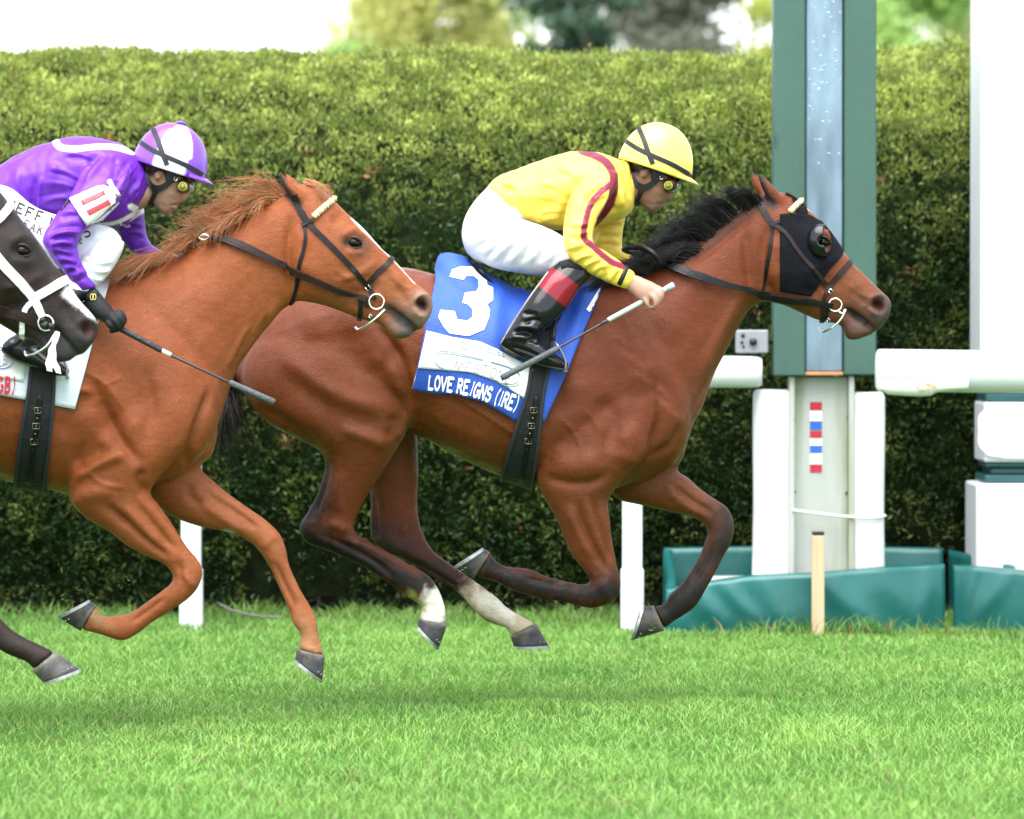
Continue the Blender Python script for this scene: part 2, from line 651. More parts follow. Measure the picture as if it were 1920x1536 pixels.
# ================================================================ the setting
GREEN_TURF = (0.075, 0.17, 0.028)
m_ground = mat('turf_ground', (0.048, 0.115, 0.020), 0.9, spec=0.1, noise=0.35, nscale=1.3, bump=0.6, bscale=30, mottle=((0.085, 0.075, 0.03), 3.0, 0.55, 0.8))
g = MB().add([(-400, -60, 0), (400, -60, 0), (400, 900, 0), (-400, 900, 0)], [(0, 1, 2, 3)]).build('ground', m_ground, loc=(0, 0, 0))
tag(g, 'green turf racecourse ground running back under the hedge', 'ground', kind='structure')
m_soil = mat('bare_soil', (0.032, 0.024, 0.015), 0.95, spec=0.1, noise=0.5, nscale=9, bump=0.8, bscale=25)
nsx = 80
xs = np.linspace(-8, 8, nsx)
vv = []
for x in xs:
    vv.append((x, 23.25 + 0.10 * math.sin(x * 2.1) + 0.06 * math.sin(x * 5.3 + 1), 0.004))
for x in xs:
    vv.append((x, 26.5, 0.006))
sb = mesh_obj('soil_strip', vv, [(i, i + 1, nsx + i + 1, nsx + i) for i in range(nsx - 1)], m_soil, loc=(0, 24, 0))
tag(sb, 'strip of bare dark soil under the hedge', 'soil', kind='structure')

# ---- grass: every blade a bent tapered strip
def grass_field():
    bands = [(12.6, 16.0, 3400), (16.0, 20.0, 3200), (20.0, 23.35, 3400)]
    XY = []
    for y0, y1, dens in bands:
        w = 0.104 * y1 + 0.95
        n = int(dens * (y1 - y0) * 2 * w)
        XY.append(np.stack([rng.uniform(-w, w, n), rng.uniform(y0, y1, n)], 1))
    XY = np.concatenate(XY)
    n = len(XY)
    P3 = np.stack([XY[:, 0], XY[:, 1], np.zeros(n)], 1)
    big = vnoise(P3 * np.array((1, 0.55, 1)), 1.6, 5)
    mid = vnoise(P3 * np.array((1, 0.5, 1)), 5.5, 6)
    fine = rng.random(n)
    edge = np.clip((XY[:, 1] - 22.5) / 0.7, 0, 1)
    tuft = np.clip((vnoise(P3 * np.array((1, 0.6, 1)), 3.2, 9) - 0.66) * 5, 0, 1)
    h = 0.015 + 0.013 * fine + 0.011 * mid + 0.018 * tuft + edge * 0.07 * rng.random(n) * (0.4 + mid)
    fr_ = (XY[:, 0] > 0.55) * np.clip((XY[:, 1] - 21.75) / .3, 0, 1) * (XY[:, 1] < 22.3) * (vnoise(P3, 2.2, 19) > 0.35)
    h = h + fr_ * 0.085 * rng.random(n) ** 2
    edge = np.maximum(edge, fr_ * 0.6)
    wd = rng.uniform(0.0016, 0.0034, n) * (1 + 0.3 * edge)
    ang = rng.uniform(0, 2 * np.pi, n)
    lean = rng.uniform(0.2, 1.5, n) * h
    la = rng.uniform(0, 2 * np.pi, n)
    ldir = np.stack([np.cos(la), np.sin(la), np.zeros(n)], 1)
    side = np.stack([np.cos(ang), np.sin(ang), np.zeros(n)], 1)
    side[:, 1] *= 0.6
    b = P3
    m_ = b + ldir * (lean * 0.35)[:, None] + np.array((0, 0, 1.0)) * (h * 0.6)[:, None]
    t = b + ldir * lean[:, None] + np.array((0, 0, 1.0)) * h[:, None]
    V = np.empty((n, 5, 3))
    V[:, 0] = b - side * wd[:, None]; V[:, 1] = b + side * wd[:, None]
    V[:, 2] = m_ + side * (wd * 0.8)[:, None]; V[:, 3] = m_ - side * (wd * 0.8)[:, None]
    V[:, 4] = t
    base = np.arange(n)[:, None] * 5
    T = np.concatenate([base + np.array((0, 1, 2)), base + np.array((0, 2, 3)), base + np.array((3, 2, 4))])
    mixv = np.clip(0.55 * big + 0.45 * mid + 0.35 * (fine - 0.5), 0, 1)
    lo, hi = np.array((0.088, 0.235, 0.036)), np.array((0.245, 0.420, 0.088))
    c = lo * (1 - mixv[:, None]) + hi * mixv[:, None]
    dry = (rng.random(n) < 0.045)
    c[dry] = np.array((0.26, 0.25, 0.11)) * rng.uniform(0.7, 1.1, (dry.sum(), 1))
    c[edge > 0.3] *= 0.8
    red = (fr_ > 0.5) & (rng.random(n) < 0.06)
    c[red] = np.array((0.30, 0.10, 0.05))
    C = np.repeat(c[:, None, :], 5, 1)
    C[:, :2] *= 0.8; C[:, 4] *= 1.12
    return V.reshape(-1, 3), T, C.reshape(-1, 3)
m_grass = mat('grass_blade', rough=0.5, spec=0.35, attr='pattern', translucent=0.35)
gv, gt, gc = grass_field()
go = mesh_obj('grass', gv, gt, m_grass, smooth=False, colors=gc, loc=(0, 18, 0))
tag(go, 'short bright green turf grass covering the track', 'grass', kind='stuff')

# ---- leaves helper: diamond leaves folded along the midrib
def leaf_cloud(C, N, L, W, col, jitter=0.6):
    """C centres, N outward directions, L length, W width"""
    n = len(C)
    d = N + rng.normal(0, jitter, (n, 3))
    d /= np.linalg.norm(d, axis=1)[:, None] + 1e-9
    r = rng.normal(0, 1, (n, 3))
    s = np.cross(d, r); s /= np.linalg.norm(s, axis=1)[:, None] + 1e-9
    up = np.cross(s, d)
    V = np.empty((n, 4, 3))
    V[:, 0] = C
    V[:, 1] = C + d * (L * 0.45)[:, None] + s * (W * 0.5)[:, None] + up * (W * 0.12)[:, None]
    V[:, 2] = C + d * L[:, None]
    V[:, 3] = C + d * (L * 0.45)[:, None] - s * (W * 0.5)[:, None] + up * (W * 0.12)[:, None]
    base = np.arange(n)[:, None] * 4
    T = np.concatenate([base + np.array((0, 1, 2)), base + np.array((0, 2, 3))])
    Cc = np.repeat(col[:, None, :], 4, 1)
    return V.reshape(-1, 3), T, Cc.reshape(-1, 3)

# ---- clipped hedge
HX0, HX1 = -6.6, 6.6
prof = cr(np.array([(23.52, 0.05), (23.42, 0.45), (23.40, 1.0), (23.42, 1.55), (23.52, 1.92), (23.80, 2.22), (24.30, 2.44), (24.95, 2.62), (25.6, 2.725), (26.2, 2.74), (26.7, 2.55), (26.9, 2.0), (26.9, 0.1)]), 6)
def hedge_surface(n):
    seg = np.linalg.norm(np.diff(prof, axis=0), axis=1)
    cum = np.concatenate([[0], np.cumsum(seg)])
    vis = cum[54]                       # front face and top
    t = np.where(rng.random(n) < 0.94, rng.uniform(0, vis, n), rng.uniform(vis, cum[-1], n))
    y = np.interp(t, cum, prof[:, 0]); z = np.interp(t, cum, prof[:, 1])
    tg = np.gradient(prof, axis=0); tg /= np.linalg.norm(tg, axis=1)[:, None]
    ty = np.interp(t, cum, tg[:, 0]); tz = np.interp(t, cum, tg[:, 1])
    x = np.where(rng.random(n) < 0.86, rng.uniform(-3.6, 3.6, n), rng.uniform(HX0, HX1, n))
    Pp = np.stack([x, y, z], 1)
    Nn = np.stack([np.zeros(n), -tz, ty], 1)
    return Pp, Nn, t / vis
def hedge_lump(Pp):
    return 0.07 * (vnoise(Pp, 2.0, 11) - 0.5) + 0.07 * (vnoise(Pp, 5.5, 12) - 0.5) + 0.05 * (vnoise(Pp, 13.0, 13) - 0.5)
hedge = empty('hedge', (0, 24.8, 0))
tag(hedge, 'tall clipped evergreen hedge with a domed top behind the rail', 'hedge')
# inner core shell, the hedge's interior shade put into its dark colour
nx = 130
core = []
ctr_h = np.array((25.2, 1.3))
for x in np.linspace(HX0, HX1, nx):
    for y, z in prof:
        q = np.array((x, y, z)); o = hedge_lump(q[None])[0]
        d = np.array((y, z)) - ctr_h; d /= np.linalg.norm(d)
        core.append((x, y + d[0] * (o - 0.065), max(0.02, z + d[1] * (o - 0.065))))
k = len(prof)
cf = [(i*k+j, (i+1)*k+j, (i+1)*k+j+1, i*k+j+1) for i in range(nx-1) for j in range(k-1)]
m_core = mat('hedge_shaded_core', (0.009, 0.014, 0.005), 0.95, spec=0.05, noise=0.6, nscale=14, bump=1.0, bscale=40)
mesh_obj('shaded_core', core, cf, m_core, hedge)
def hedge_leaves():
    ns = 60000
    Pp, Nn, t = hedge_surface(ns)
    lump = hedge_lump(Pp)
    depth = rng.exponential(0.022, ns)
    Pp = Pp + Nn * (lump - depth)[:, None]
    # bare hollows low on the face
    hol = vnoise(Pp * np.array((1, 1, 1.2)), 1.6, 21) + 0.25 * vnoise(Pp, 6, 22)
    low = np.clip((0.75 - Pp[:, 2]) / 0.6, 0, 1)
    keep = rng.random(ns) > np.clip((hol - 0.62) * 6, 0, 1) * (0.04 + 0.96 * low) * (t < 0.6)
    Pp, Nn, t, lump = Pp[keep], Nn[keep], t[keep], lump[keep]
    ns = len(Pp)
    nb = 5
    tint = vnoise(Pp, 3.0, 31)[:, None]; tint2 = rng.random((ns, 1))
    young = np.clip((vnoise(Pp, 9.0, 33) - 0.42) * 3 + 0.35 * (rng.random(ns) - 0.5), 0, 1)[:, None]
    dark_c = np.array((0.024, 0.056, 0.012)) * (0.75 + 0.5 * tint2)
    fresh_lit_c = np.array((0.42, 0.48, 0.105)) * (0.8 + 0.4 * tint)
    # light painted in: leaves brighten towards the sky-lit top, plus some random fresh tips
    top_lit = np.clip((Pp[:, 2:3] - 1.80) / 0.55 + 0.25 * (tint - 0.5), 0, 1)
    sc = dark_c * (1 - young * (0.22 + 0.68 * top_lit)) + fresh_lit_c * young * (0.22 + 0.68 * top_lit)
    sc = sc * (1 - 0.5 * top_lit) + np.array((0.34, 0.41, 0.080)) * 0.5 * top_lit * (0.7 + 0.6 * tint2)
    fresh = (rng.random(ns) < 0.03) & (vnoise(Pp, 2.5, 41) > 0.58)
    sc[fresh] = np.array((0.20, 0.30, 0.05))
    rust = (rng.random(ns) < 0.0015)
    sc[rust] = np.array((0.30, 0.12, 0.05)) * rng.uniform(0.6, 1.2, (rust.sum(), 1))
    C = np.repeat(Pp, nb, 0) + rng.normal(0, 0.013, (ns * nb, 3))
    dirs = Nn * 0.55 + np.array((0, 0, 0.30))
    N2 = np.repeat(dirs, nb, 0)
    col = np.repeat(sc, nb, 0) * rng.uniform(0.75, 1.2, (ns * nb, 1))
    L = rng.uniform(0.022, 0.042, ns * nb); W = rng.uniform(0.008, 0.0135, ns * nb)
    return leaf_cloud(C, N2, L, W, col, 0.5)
m_leaf = mat('hedge_leaf', rough=0.5, spec=0.3, attr='pattern', translucent=0.22)
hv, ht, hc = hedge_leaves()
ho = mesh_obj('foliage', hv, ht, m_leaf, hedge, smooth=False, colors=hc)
ho['kind'] = 'stuff'
# patches of rusty dead shoots
m_rust = mat('dead_shoots', (0.22, 0.10, 0.05), 0.8, noise=0.3)
for (u, v, D, rx, n) in ((655, 195, 24.6, 0.07, 90), (645, 157, 25.0, 0.06, 30), (700, 322, 23.7, 0.03, 25), (600, 330, 23.7, 0.035, 12), (540, 838, 23.3, 0.03, 14), (178, 138, 25.2, 0.03, 14), (1545, 120, 25.3, 0.03, 10), (690, 128, 25.2, 0.04, 12), (1640, 345, 23.6, 0.03, 10), (565, 285, 23.8, 0.04, 10)):
    c = P(u, v, D)
    C = c + rng.normal(0, 1, (n, 3)) * np.array((rx, 0.05, rx * 0.35))
    C[:, 1] -= 0.03
    V, T, _ = leaf_cloud(C, np.tile(np.array((0, -0.5, 0.5)), (n, 1)), rng.uniform(0.03, 0.055, n), rng.uniform(0.012, 0.02, n), np.ones((n, 3)), 0.7)
    mesh_obj('dead_shoots', V, T, m_rust, hedge, smooth=False)['kind'] = 'stuff'
# twisted twigs at the foot
m_twig = mat('bark_twig', (0.07, 0.05, 0.035), 0.9, noise=0.4, nscale=30)
for i in range(16):
    x = rng.uniform(HX0, HX1)
    y = rng.uniform(23.62, 23.9)
    hh = rng.uniform(0.3, 0.7)
    n = 6
    pts = np.stack([x + np.cumsum(rng.normal(0, 0.06, n)), y + np.cumsum(rng.normal(0, 0.02, n)), np.linspace(0, hh, n)], 1)
    V, Fc = tube(pts, np.linspace(0.010, 0.004, n), 6)
    mesh_obj('stem', V, Fc, m_twig, hedge)

# ---- trees far behind the hedge
def tree(name, label, u, D, ztop, zbot, half, col, col2, nleaf, leaf, trunk=True, bare=0.0, seed=1, conifer=False, gp='trees behind the hedge'):
    r = np.random.default_rng(seed)
    D, ztop, half, leaf, nleaf = D * 2.2, ztop * 2.2, half * 2.2, leaf * 2.6, int(nleaf * 2.0)
    x = (u - CX) * D / F
    root = empty(name, (x, D, 0))
    tag(root, label, 'tree', gp)
    mb = MB()
    hgt = ztop
    n = 9
    tp = np.stack([x + np.cumsum(r.normal(0, 0.12, n)), D + np.cumsum(r.normal(0, 0.05, n)), np.linspace(0, hgt * 0.92, n)], 1)
    V, Fc = tube(tp, np.linspace(0.16 + half * 0.05, 0.03, n), 8)
    mb.add(V, Fc)
    ends = []
    for i in range(16 if not conifer else 30):
        t = r.uniform(0.25, 0.95)
        z0 = t * hgt * 0.92
        b = np.array([np.interp(z0, tp[:, 2], tp[:, 0]), np.interp(z0, tp[:, 2], tp[:, 1]), z0])
        a = r.uniform(0, 2 * np.pi)
        if conifer:
            ln = half * (1.02 - t) * 1.1 + 0.3
            dz = -0.12 * ln
        else:
            ln = half * r.uniform(0.5, 1.0) * math.sin(math.pi * min(0.95, 0.25 + 0.7 * t))
            dz = r.uniform(0.2, 0.7) * ln
        e = b + np.array((math.cos(a) * ln, math.sin(a) * ln, dz))
        mid = (b + e) / 2 + np.array((0, 0, 0.08 * ln))
        V, Fc = tube(cr(np.array([b, mid, e]), 3), np.linspace(0.07, 0.012, 7), 5)
        mb.add(V, Fc)
        ends += [(b * (1 - q) + e * q, ln) for q in (0.45, 0.7, 0.9, 1.0)]
    mb.build('trunk', mat('tree_bark_' + name, (0.16, 0.13, 0.10), 0.9, noise=0.3, nscale=4), root, smooth=True)
    if nleaf:
        ne = len(ends)
        E = np.array([e for e, _ in ends])
        w = r.integers(0, ne, nleaf)
        sp = half * (0.20 if not conifer else 0.13)
        C = E[w] + r.normal(0, 1, (nleaf, 3)) * np.array((sp, sp, sp * (0.8 if not conifer else 0.4)))
        # gaps: drop whole clumps
        gap = vnoise(C, 1.1 / max(half, 0.5) * 2.2, seed) < 0.14 + bare
        C = C[~gap]
        m_ = vnoise(C, 0.9, seed + 5)[:, None] * 0.7 + r.random((len(C), 1)) * 0.3
        cc = (np.array(col) * (1 - m_) + np.array(col2) * m_) * (1.75 if not conifer else 1.9)  # crown colours brightened to paint in distance haze
        V, T, Cc = leaf_cloud(C, np.tile(np.array((0, 0, 0.25)), (len(C), 1)), r.uniform(0.7, 1.2, len(C)) * leaf, r.uniform(0.4, 0.7, len(C)) * leaf, cc, 1.0)
        o = mesh_obj('crown', V, T, mat('tree_leaf', rough=0.6, spec=0.2, attr='pattern', translucent=0.4), root, smooth=False, colors=Cc)
        o['kind'] = 'stuff'
    return root
YG, YG2 = (0.24, 0.26, 0.075), (0.36, 0.34, 0.13)
tree('budding_tree', 'slender nearly bare tree standing alone against the white sky', 400, 95, 8.5, 2, 0.9, (0.3, 0.28, 0.18), (0.4, 0.36, 0.24), 500, 0.10, bare=0.2, seed=4)
tree('young_tree', 'small round light green tree at the left end of the tree line', 645, 80, 5.6, 2, 0.75, (0.16, 0.26, 0.08), (0.28, 0.36, 0.12), 2600, 0.13, seed=12)
tree('spring_tree', 'broad yellow green tree in spring leaf above the purple and yellow riders', 790, 85, 9.6, 2, 1.75, YG, YG2, 9000, 0.15, seed=21)
tree('spring_tree', 'narrower olive green tree overlapping the broad yellow green one', 893, 92, 8.6, 2, 0.95, (0.16, 0.2, 0.07), YG, 4500, 0.14, seed=27)
tree('pale_tree', 'thin pale green tree just left of the dark conifer', 1005, 98, 8.8, 2, 0.7, (0.2, 0.27, 0.14), (0.3, 0.33, 0.18), 1700, 0.12, bare=0.1, seed=33)
tree('dark_conifer', 'dark blue green conifer with drooping branches above the yellow helmet', 1110, 70, 10.5, 1.5, 1.25, (0.020, 0.042, 0.030), (0.045, 0.075, 0.045), 8000, 0.16, seed=41, conifer=True)
tree('grey_tree', 'grey green rounded tree between the conifer and the post', 1300, 88, 10.0, 2, 1.6, (0.085, 0.095, 0.075), (0.15, 0.155, 0.12), 8000, 0.15, seed=52)
tree('yellow_tree', 'small yellow green tree close against the left edge of the post', 1428, 78, 8.2, 2, 0.75, YG, (0.34, 0.36, 0.10), 3200, 0.12, seed=61)
tree('green_tree', 'light green leafy tree right of the green post', 1690, 75, 9.0, 2, 1.2, (0.14, 0.25, 0.07), (0.30, 0.38, 0.13), 6000, 0.14, seed=71)
tree('pale_tree', 'pale yellow tree beside the tall white column', 1800, 82, 9.2, 2, 1.25, (0.26, 0.27, 0.12), (0.38, 0.37, 0.18), 5000, 0.14, seed=77)
tree('green_tree', 'green tree mostly hidden behind the tall white column', 1925, 79, 9.4, 2, 1.1, (0.14, 0.24, 0.07), (0.26, 0.33, 0.12), 4500, 0.14, seed=79)
tree('grey_tree', 'greyish tree hidden low behind the green post', 1575, 96, 9.0, 2, 1.1, (0.12, 0.15, 0.08), (0.22, 0.25, 0.12), 4000, 0.15, seed=83)

# ---------------------------------------------------------------- finish post, column, rails, mats
DR = 22.5
kr = DR / F
def X(u, D=DR): return (u - CX) * D / F
def Z(v, D=DR): return CAMH - (v - CY) * D / F
m_pgreen = mat('green_post_paint', (0.050, 0.108, 0.086), 0.5, spec=0.3, noise=0.12, nscale=3, bump=0.25, bscale=90, mottle=((0.03, 0.045, 0.04), 7.0, 0.66, 0.74), stretch=(1, 1, 0.25))
m_steel = mat('galvanised_strip', (0.20, 0.275, 0.345), 0.30, metal=0.65, noise=0.5, nscale=4, bump=0.18, bscale=22, stretch=(1.6, 1, 0.35))
m_wpaint = mat('weathered_white', (0.40, 0.42, 0.385), 0.6, noise=0.08, nscale=5, mottle=((0.25, 0.27, 0.15), 3.2, 0.48, 0.72), stretch=(2.4, 1, 0.35), bump=0.15)
m_vinyl = mat('white_vinyl', (0.68, 0.69, 0.70), 0.45, noise=0.03, nscale=6, bump=0.12, bscale=18)
m_white = mat('white_gloss_paint', (0.72, 0.735, 0.755), 0.4, noise=0.03, nscale=2, bump=0.08, bscale=12)

post = empty('finish_post', (X(1545), DR + 0.15, 0))
tag(post, 'tall green post with a shiny metal strip on a padded white base', 'post')
zt = 5.2
zb = Z(705)
mb = MB(); mb.box(X(1450), X(1509), DR - 0.03, DR + 0.17, zb, zt, 0.006); mb.build('green_board', m_pgreen, post)
mb = MB(); mb.box(X(1582), X(1642), DR - 0.03, DR + 0.17, zb + 0.004, zt, 0.006); mb.build('green_board', m_pgreen, post)
mb = MB(); mb.box(X(1509) + .001, X(1582) - .001, DR + 0.04, DR + 0.16, zb + 0.01, zt - 0.01); mb.build('back_board', m_pgreen, post)
mb = MB(); mb.box(X(1511), X(1580), DR + 0.012, DR + 0.038, zb + 0.02, zt - 0.03, 0.004); mb.build('metal_strip', m_steel, post)
mb = MB(); mb.box(X(1509) + .002, X(1582) - .002, DR - 0.015, DR + 0.038, zb + 0.002, zb + 0.018, 0.003); mb.build('orange_end_stop', mat('orange_wood', (0.45, 0.20, 0.09), 0.7, noise=0.2), post)
# water drops on the strip
m_drop = mat('water_drop', (0.36, 0.48, 0.56), 0.15, spec=0.4, metal=0.4)
for i in range(60):
    u = rng.uniform(1514, 1578); v = rng.uniform(0, 1) ** 1.5 * 330 - 20
    c = P(u, v, DR + 0.012)
    w_, h_ = rng.uniform(0.004, 0.009), rng.uniform(0.002, 0.004)
    th = np.linspace(0, 2*np.pi, 8, endpoint=False)
    V = [c + np.array((math.cos(t)*w_, 0, math.sin(t)*h_)) for t in th] + [c + np.array((0, -0.003, 0))]
    mesh_obj('water_drop', V, [(j, (j+1) % 8, 8) for j in range(8)], m_drop, post)
zb2 = 0.0
mb = MB(); mb.box(X(1490), X(1592), DR + 0.06, DR + 0.10, zb2, zb - 0.004, 0.004); mb.build('white_web', m_wpaint, post)
mb = MB(); mb.box(X(1480), X(1490), DR + 0.0, DR + 0.16, zb2, zb - 0.002, 0.003); mb.build('flange', m_wpaint, post)
mb = MB(); mb.box(X(1592), X(1602), DR + 0.0, DR + 0.16, zb2, zb - 0.003, 0.003); mb.build('flange', m_wpaint, post)
m_red = mat('red_tape', (0.40, 0.022, 0.045), 0.5); m_blue = mat('blue_tape', (0.022, 0.12, 0.46), 0.5); m_wt = mat('white_tape', (0.82, 0.84, 0.84), 0.5)
bands = [(754, 770, m_red), (770.5, 789.5, m_wt), (790, 806, m_blue), (808, 822, m_red), (822.5, 835.5, m_wt), (836, 850, m_blue), (850.5, 870.5, m_wt), (871, 886, m_red)]
for v0, v1, mm in bands:
    D_ = DR + 0.06
    mb = MB(); mb.box(X(1519, D_), X(1541, D_), D_ - 0.003, D_ + 0.001, Z(v1, D_), Z(v0, D_))
    mb.build('tape_square', mm, post)
for u, v in ((1490.5, 922), (1587, 924), (1590, 782), (1489, 788)):
    c = P(u, v, DR + 0.058)
    V, Fc = tube([c, c + np.array((0, -0.006, 0))], 0.006, 8)
    mesh_obj('bolt', V, Fc, mat('dull_bolt', (0.12, 0.12, 0.12), 0.5, metal=0.8), post)
def pad_roll(u0, u1, v0, v1, D_, tilt):
    """padded roll: rounded-rectangle column with a soft top"""
    w = (X(u1, D_) - X(u0, D_)) / 2
    cx = (X(u0, D_) + X(u1, D_)) / 2
    z0, z1 = Z(v1, D_), Z(v0, D_)
    rows = []
    th = np.linspace(0, 2*np.pi, 28, endpoint=False)
    hs_ = np.concatenate([np.linspace(z0, z1 - 0.03, 26), z1 - 0.03 + 0.03 * np.sin(np.linspace(0.2, np.pi/2, 5))])
    V = []
    for i, z in enumerate(hs_):
        q = 1.0 if z <= z1 - 0.03 else math.sqrt(max(0.02, 1 - ((z - (z1 - 0.03)) / 0.031) ** 2))
        q = 0.75 + 0.25 * q
        e = 3.2
        for t in th:
            c_, s_ = math.cos(t), math.sin(t)
            nn = 1 + 0.02 * math.sin(z * 9 + t * 2)
            V.append((cx + tilt * (z - z0) + w * q * nn * np.sign(c_) * abs(c_) ** (2/e), D_ + 0.10 + 0.10 * q * nn * np.sign(s_) * abs(s_) ** (2/e), z))
    m_ = len(hs_); n = 28
    Fc = [(i*n+j, i*n+(j+1) % n, (i+1)*n+(j+1) % n, (i+1)*n+j) for i in range(m_-1) for j in range(n)]
    Fc.append(tuple((m_-1)*n+j for j in range(n))); Fc.append(tuple(range(n))[::-1])
    return mesh_obj('padding_roll', V, Fc, m_vinyl, post)
pad_roll(1413, 1489, 731, 1110, DR - 0.0, 0.004)
pad_roll(1593, 1661, 736, 1110, DR - 0.0, 0.001)
pts = cr(np.array([P(1486, 957, DR - 0.004), P(1540, 964, DR - 0.008), P(1600, 970, DR - 0.010), P(1645, 971, DR - 0.008), P(1661, 967, DR + 0.04)]), 6)
V, Fc = tube(pts, 0.006, 6); mesh_obj('tie_rope', V, Fc, m_vinyl, post)

# tall white column on a moulded base (right edge)
DC = 22.9
col_ = empty('white_column', (X(1935, DC), DC + 0.2, 0))
tag(col_, 'wide white column with dark teal mouldings at the right edge', 'column')
m_teal = mat('dark_teal_paint', (0.025, 0.085, 0.092), 0.35, noise=0.1, nscale=5)
cxm = X(1945, DC)
def cbox(name, hu, v0, v1, m_, b=0.008, extra=0.0):
    w = hu * DC / F
    mb = MB(); mb.box(cxm - w, cxm + w, DC + 0.2 - w, DC + 0.2 + w, Z(v1, DC), Z(v0, DC), b)
    return mb.build(name, m_, col_)
mb = MB(); w = 109 * DC / F
mb.box(cxm - w, cxm + w, DC + 0.2 - w, DC + 0.2 + w, Z(700, DC), 5.4, 0.006); mb.build('shaft', m_white, col_)
cbox('moulding', 98, 702, 722, m_teal); cbox('moulding', 86, 722.5, 738, m_teal); cbox('moulding', 98, 738.5, 754, m_teal)
cbox('collar_block', 101, 754.5, 866, m_white)
cbox('moulding', 96, 866.5, 876, m_teal); cbox('moulding', 88, 876.5, 890, m_teal); cbox('moulding', 100, 890.5, 906, m_teal)
cbox('plinth', 117, 906.5, 1168, m_white, 0.01)
# lobed white plaque on the collar
th = np.linspace(0, 2*np.pi, 48, endpoint=False)
D_ = DC + 0.2 - 101 * DC / F - 0.02
rr = 1 + 0.035 * np.abs(np.sin(th * 5))
ou = [P(1905 + 70 * r_ * np.sign(math.cos(t)) * abs(math.cos(t)) ** 0.6, 808 + 50 * r_ * np.sign(math.sin(t)) * abs(math.sin(t)) ** 0.6, D_) for t, r_ in zip(th, rr)]
V = np.array(ou + [p + np.array((0, 0.02, 0)) for p in ou]); n = 48
mesh_obj('plaque', V, [tuple(range(n))] + [(i, (i+1) % n, n+(i+1) % n, n+i) for i in range(n)] + [tuple(range(2*n-1, n-1, -1))], m_white, col_, smooth=False)

# running rail
def rail(u0, u1, v0, v1, D_, name, label, dv=0):
    r = (v1 - v0) / 2 * D_ / F
    a = P(u0, (v0 + v1) / 2, D_); b = P(u1, (v0 + v1) / 2 + dv, D_)
    n = 20
    pts = [a + (b - a) * t for t in (0, 0.004, 0.012, 0.3, 0.6, 0.988, 0.996, 1)]
    rd = np.array((0.86, 0.96, 1, 1, 1, 1, 0.96, 0.86)) * r
    V, Fc = tube(pts, rd, n)
    return mesh_obj(name, V, Fc, m_vinyl)
o = rail(-350, 1428, 668, 727, DR, 'running_rail', '')
tag(o, 'white tubular rail ending left of the green post, behind the bay horse', 'rail', 'running rails')
o2 = rail(1643, 2260, 655, 734, DR - 0.5, 'running_rail', '', 8)
tag(o2, 'thick white wrapped rail running right from the green post to the column', 'rail', 'running rails')
# loose wrap hanging under the right rail
V = []
for i in range(18):
    t = i / 17
    u = 1646 + t * 170
    low = 735 + 6 * math.sin(t * math.pi) ** 2 + (5 if 0.1 < t < 0.6 else 0) - 6 * t
    for q, (vv_, yy) in enumerate(((712, -0.085), (726, -0.094), (low, -0.07), (low - 2, -0.02))):
        V.append(P(u, vv_ + (2 if q == 1 else 0), DR - 0.5 + yy))
mesh_obj('torn_wrap', V, [(i*4+j, (i+1)*4+j, (i+1)*4+j+1, i*4+j+1) for i in range(17) for j in range(3)], mat('stained_wrap', (0.84, 0.84, 0.80), 0.5, mottle=((0.45, 0.22, 0.08), 9, 0.62, 0.72)), o2)
def rail_post(u, name_label, lean=0.0):
    root = empty('rail_post', (X(u), DR + 0.05, 0))
    tag(root, name_label, 'post', 'white rail posts')
    w = 18.5 * kr
    zt_ = Z(700)
    mb = MB()
    mb.box(X(u) - w, X(u) + w, DR + 0.05 - w, DR + 0.05 + w, -0.03, zt_, 0.012)
    o = mb.build('upright', m_white, root)
    mb = MB(); mb.box(X(u) - w * 1.16, X(u) + w * 1.16, DR + 0.05 - w * 1.16, DR + 0.05 + w * 1.16, -0.02, Z(1066), 0.01)
    mb.build('sleeve', m_white, root)
rail_post(357, 'white rail post seen between the chestnut horse\'s forelegs')
rail_post(1186, 'white rail post seen behind the bay horse\'s forelegs')
rail_post(-473, 'white rail post out beyond the left edge')

# small camera box beside the post
cb = empty('camera_box', P(1410, 662, DR))
tag(cb, 'small grey white camera box with a dark lens left of the green post', 'camera')
mb = MB(); mb.box(X(1380), X(1440), DR - 0.02, DR + 0.09, Z(662), Z(619), 0.005)
mb.build('housing', mat('grey_box', (0.24, 0.25, 0.27), 0.45, noise=0.08, nscale=12), cb)
m_blk = mat('black_plastic', (0.012, 0.012, 0.014), 0.4)
for u, v, r in ((1412, 641, 0.017), (1393, 629, 0.009), (1391, 642, 0.007), (1394, 650, 0.006)):
    c = P(u, v, DR - 0.02)
    V, Fc = tube([c + np.array((0, 0.004, 0)), c + np.array((0, -0.022 if r > .01 else -.006, 0))], r, 14)
    mesh_obj('lens' if r > .01 else 'knob', V, Fc, m_blk, cb)
V, Fc = tube([P(1440, 640, DR + 0.05), P(1452, 640, DR + 0.05)], 0.012, 8); mesh_obj('bracket', V, Fc, m_blk, cb)

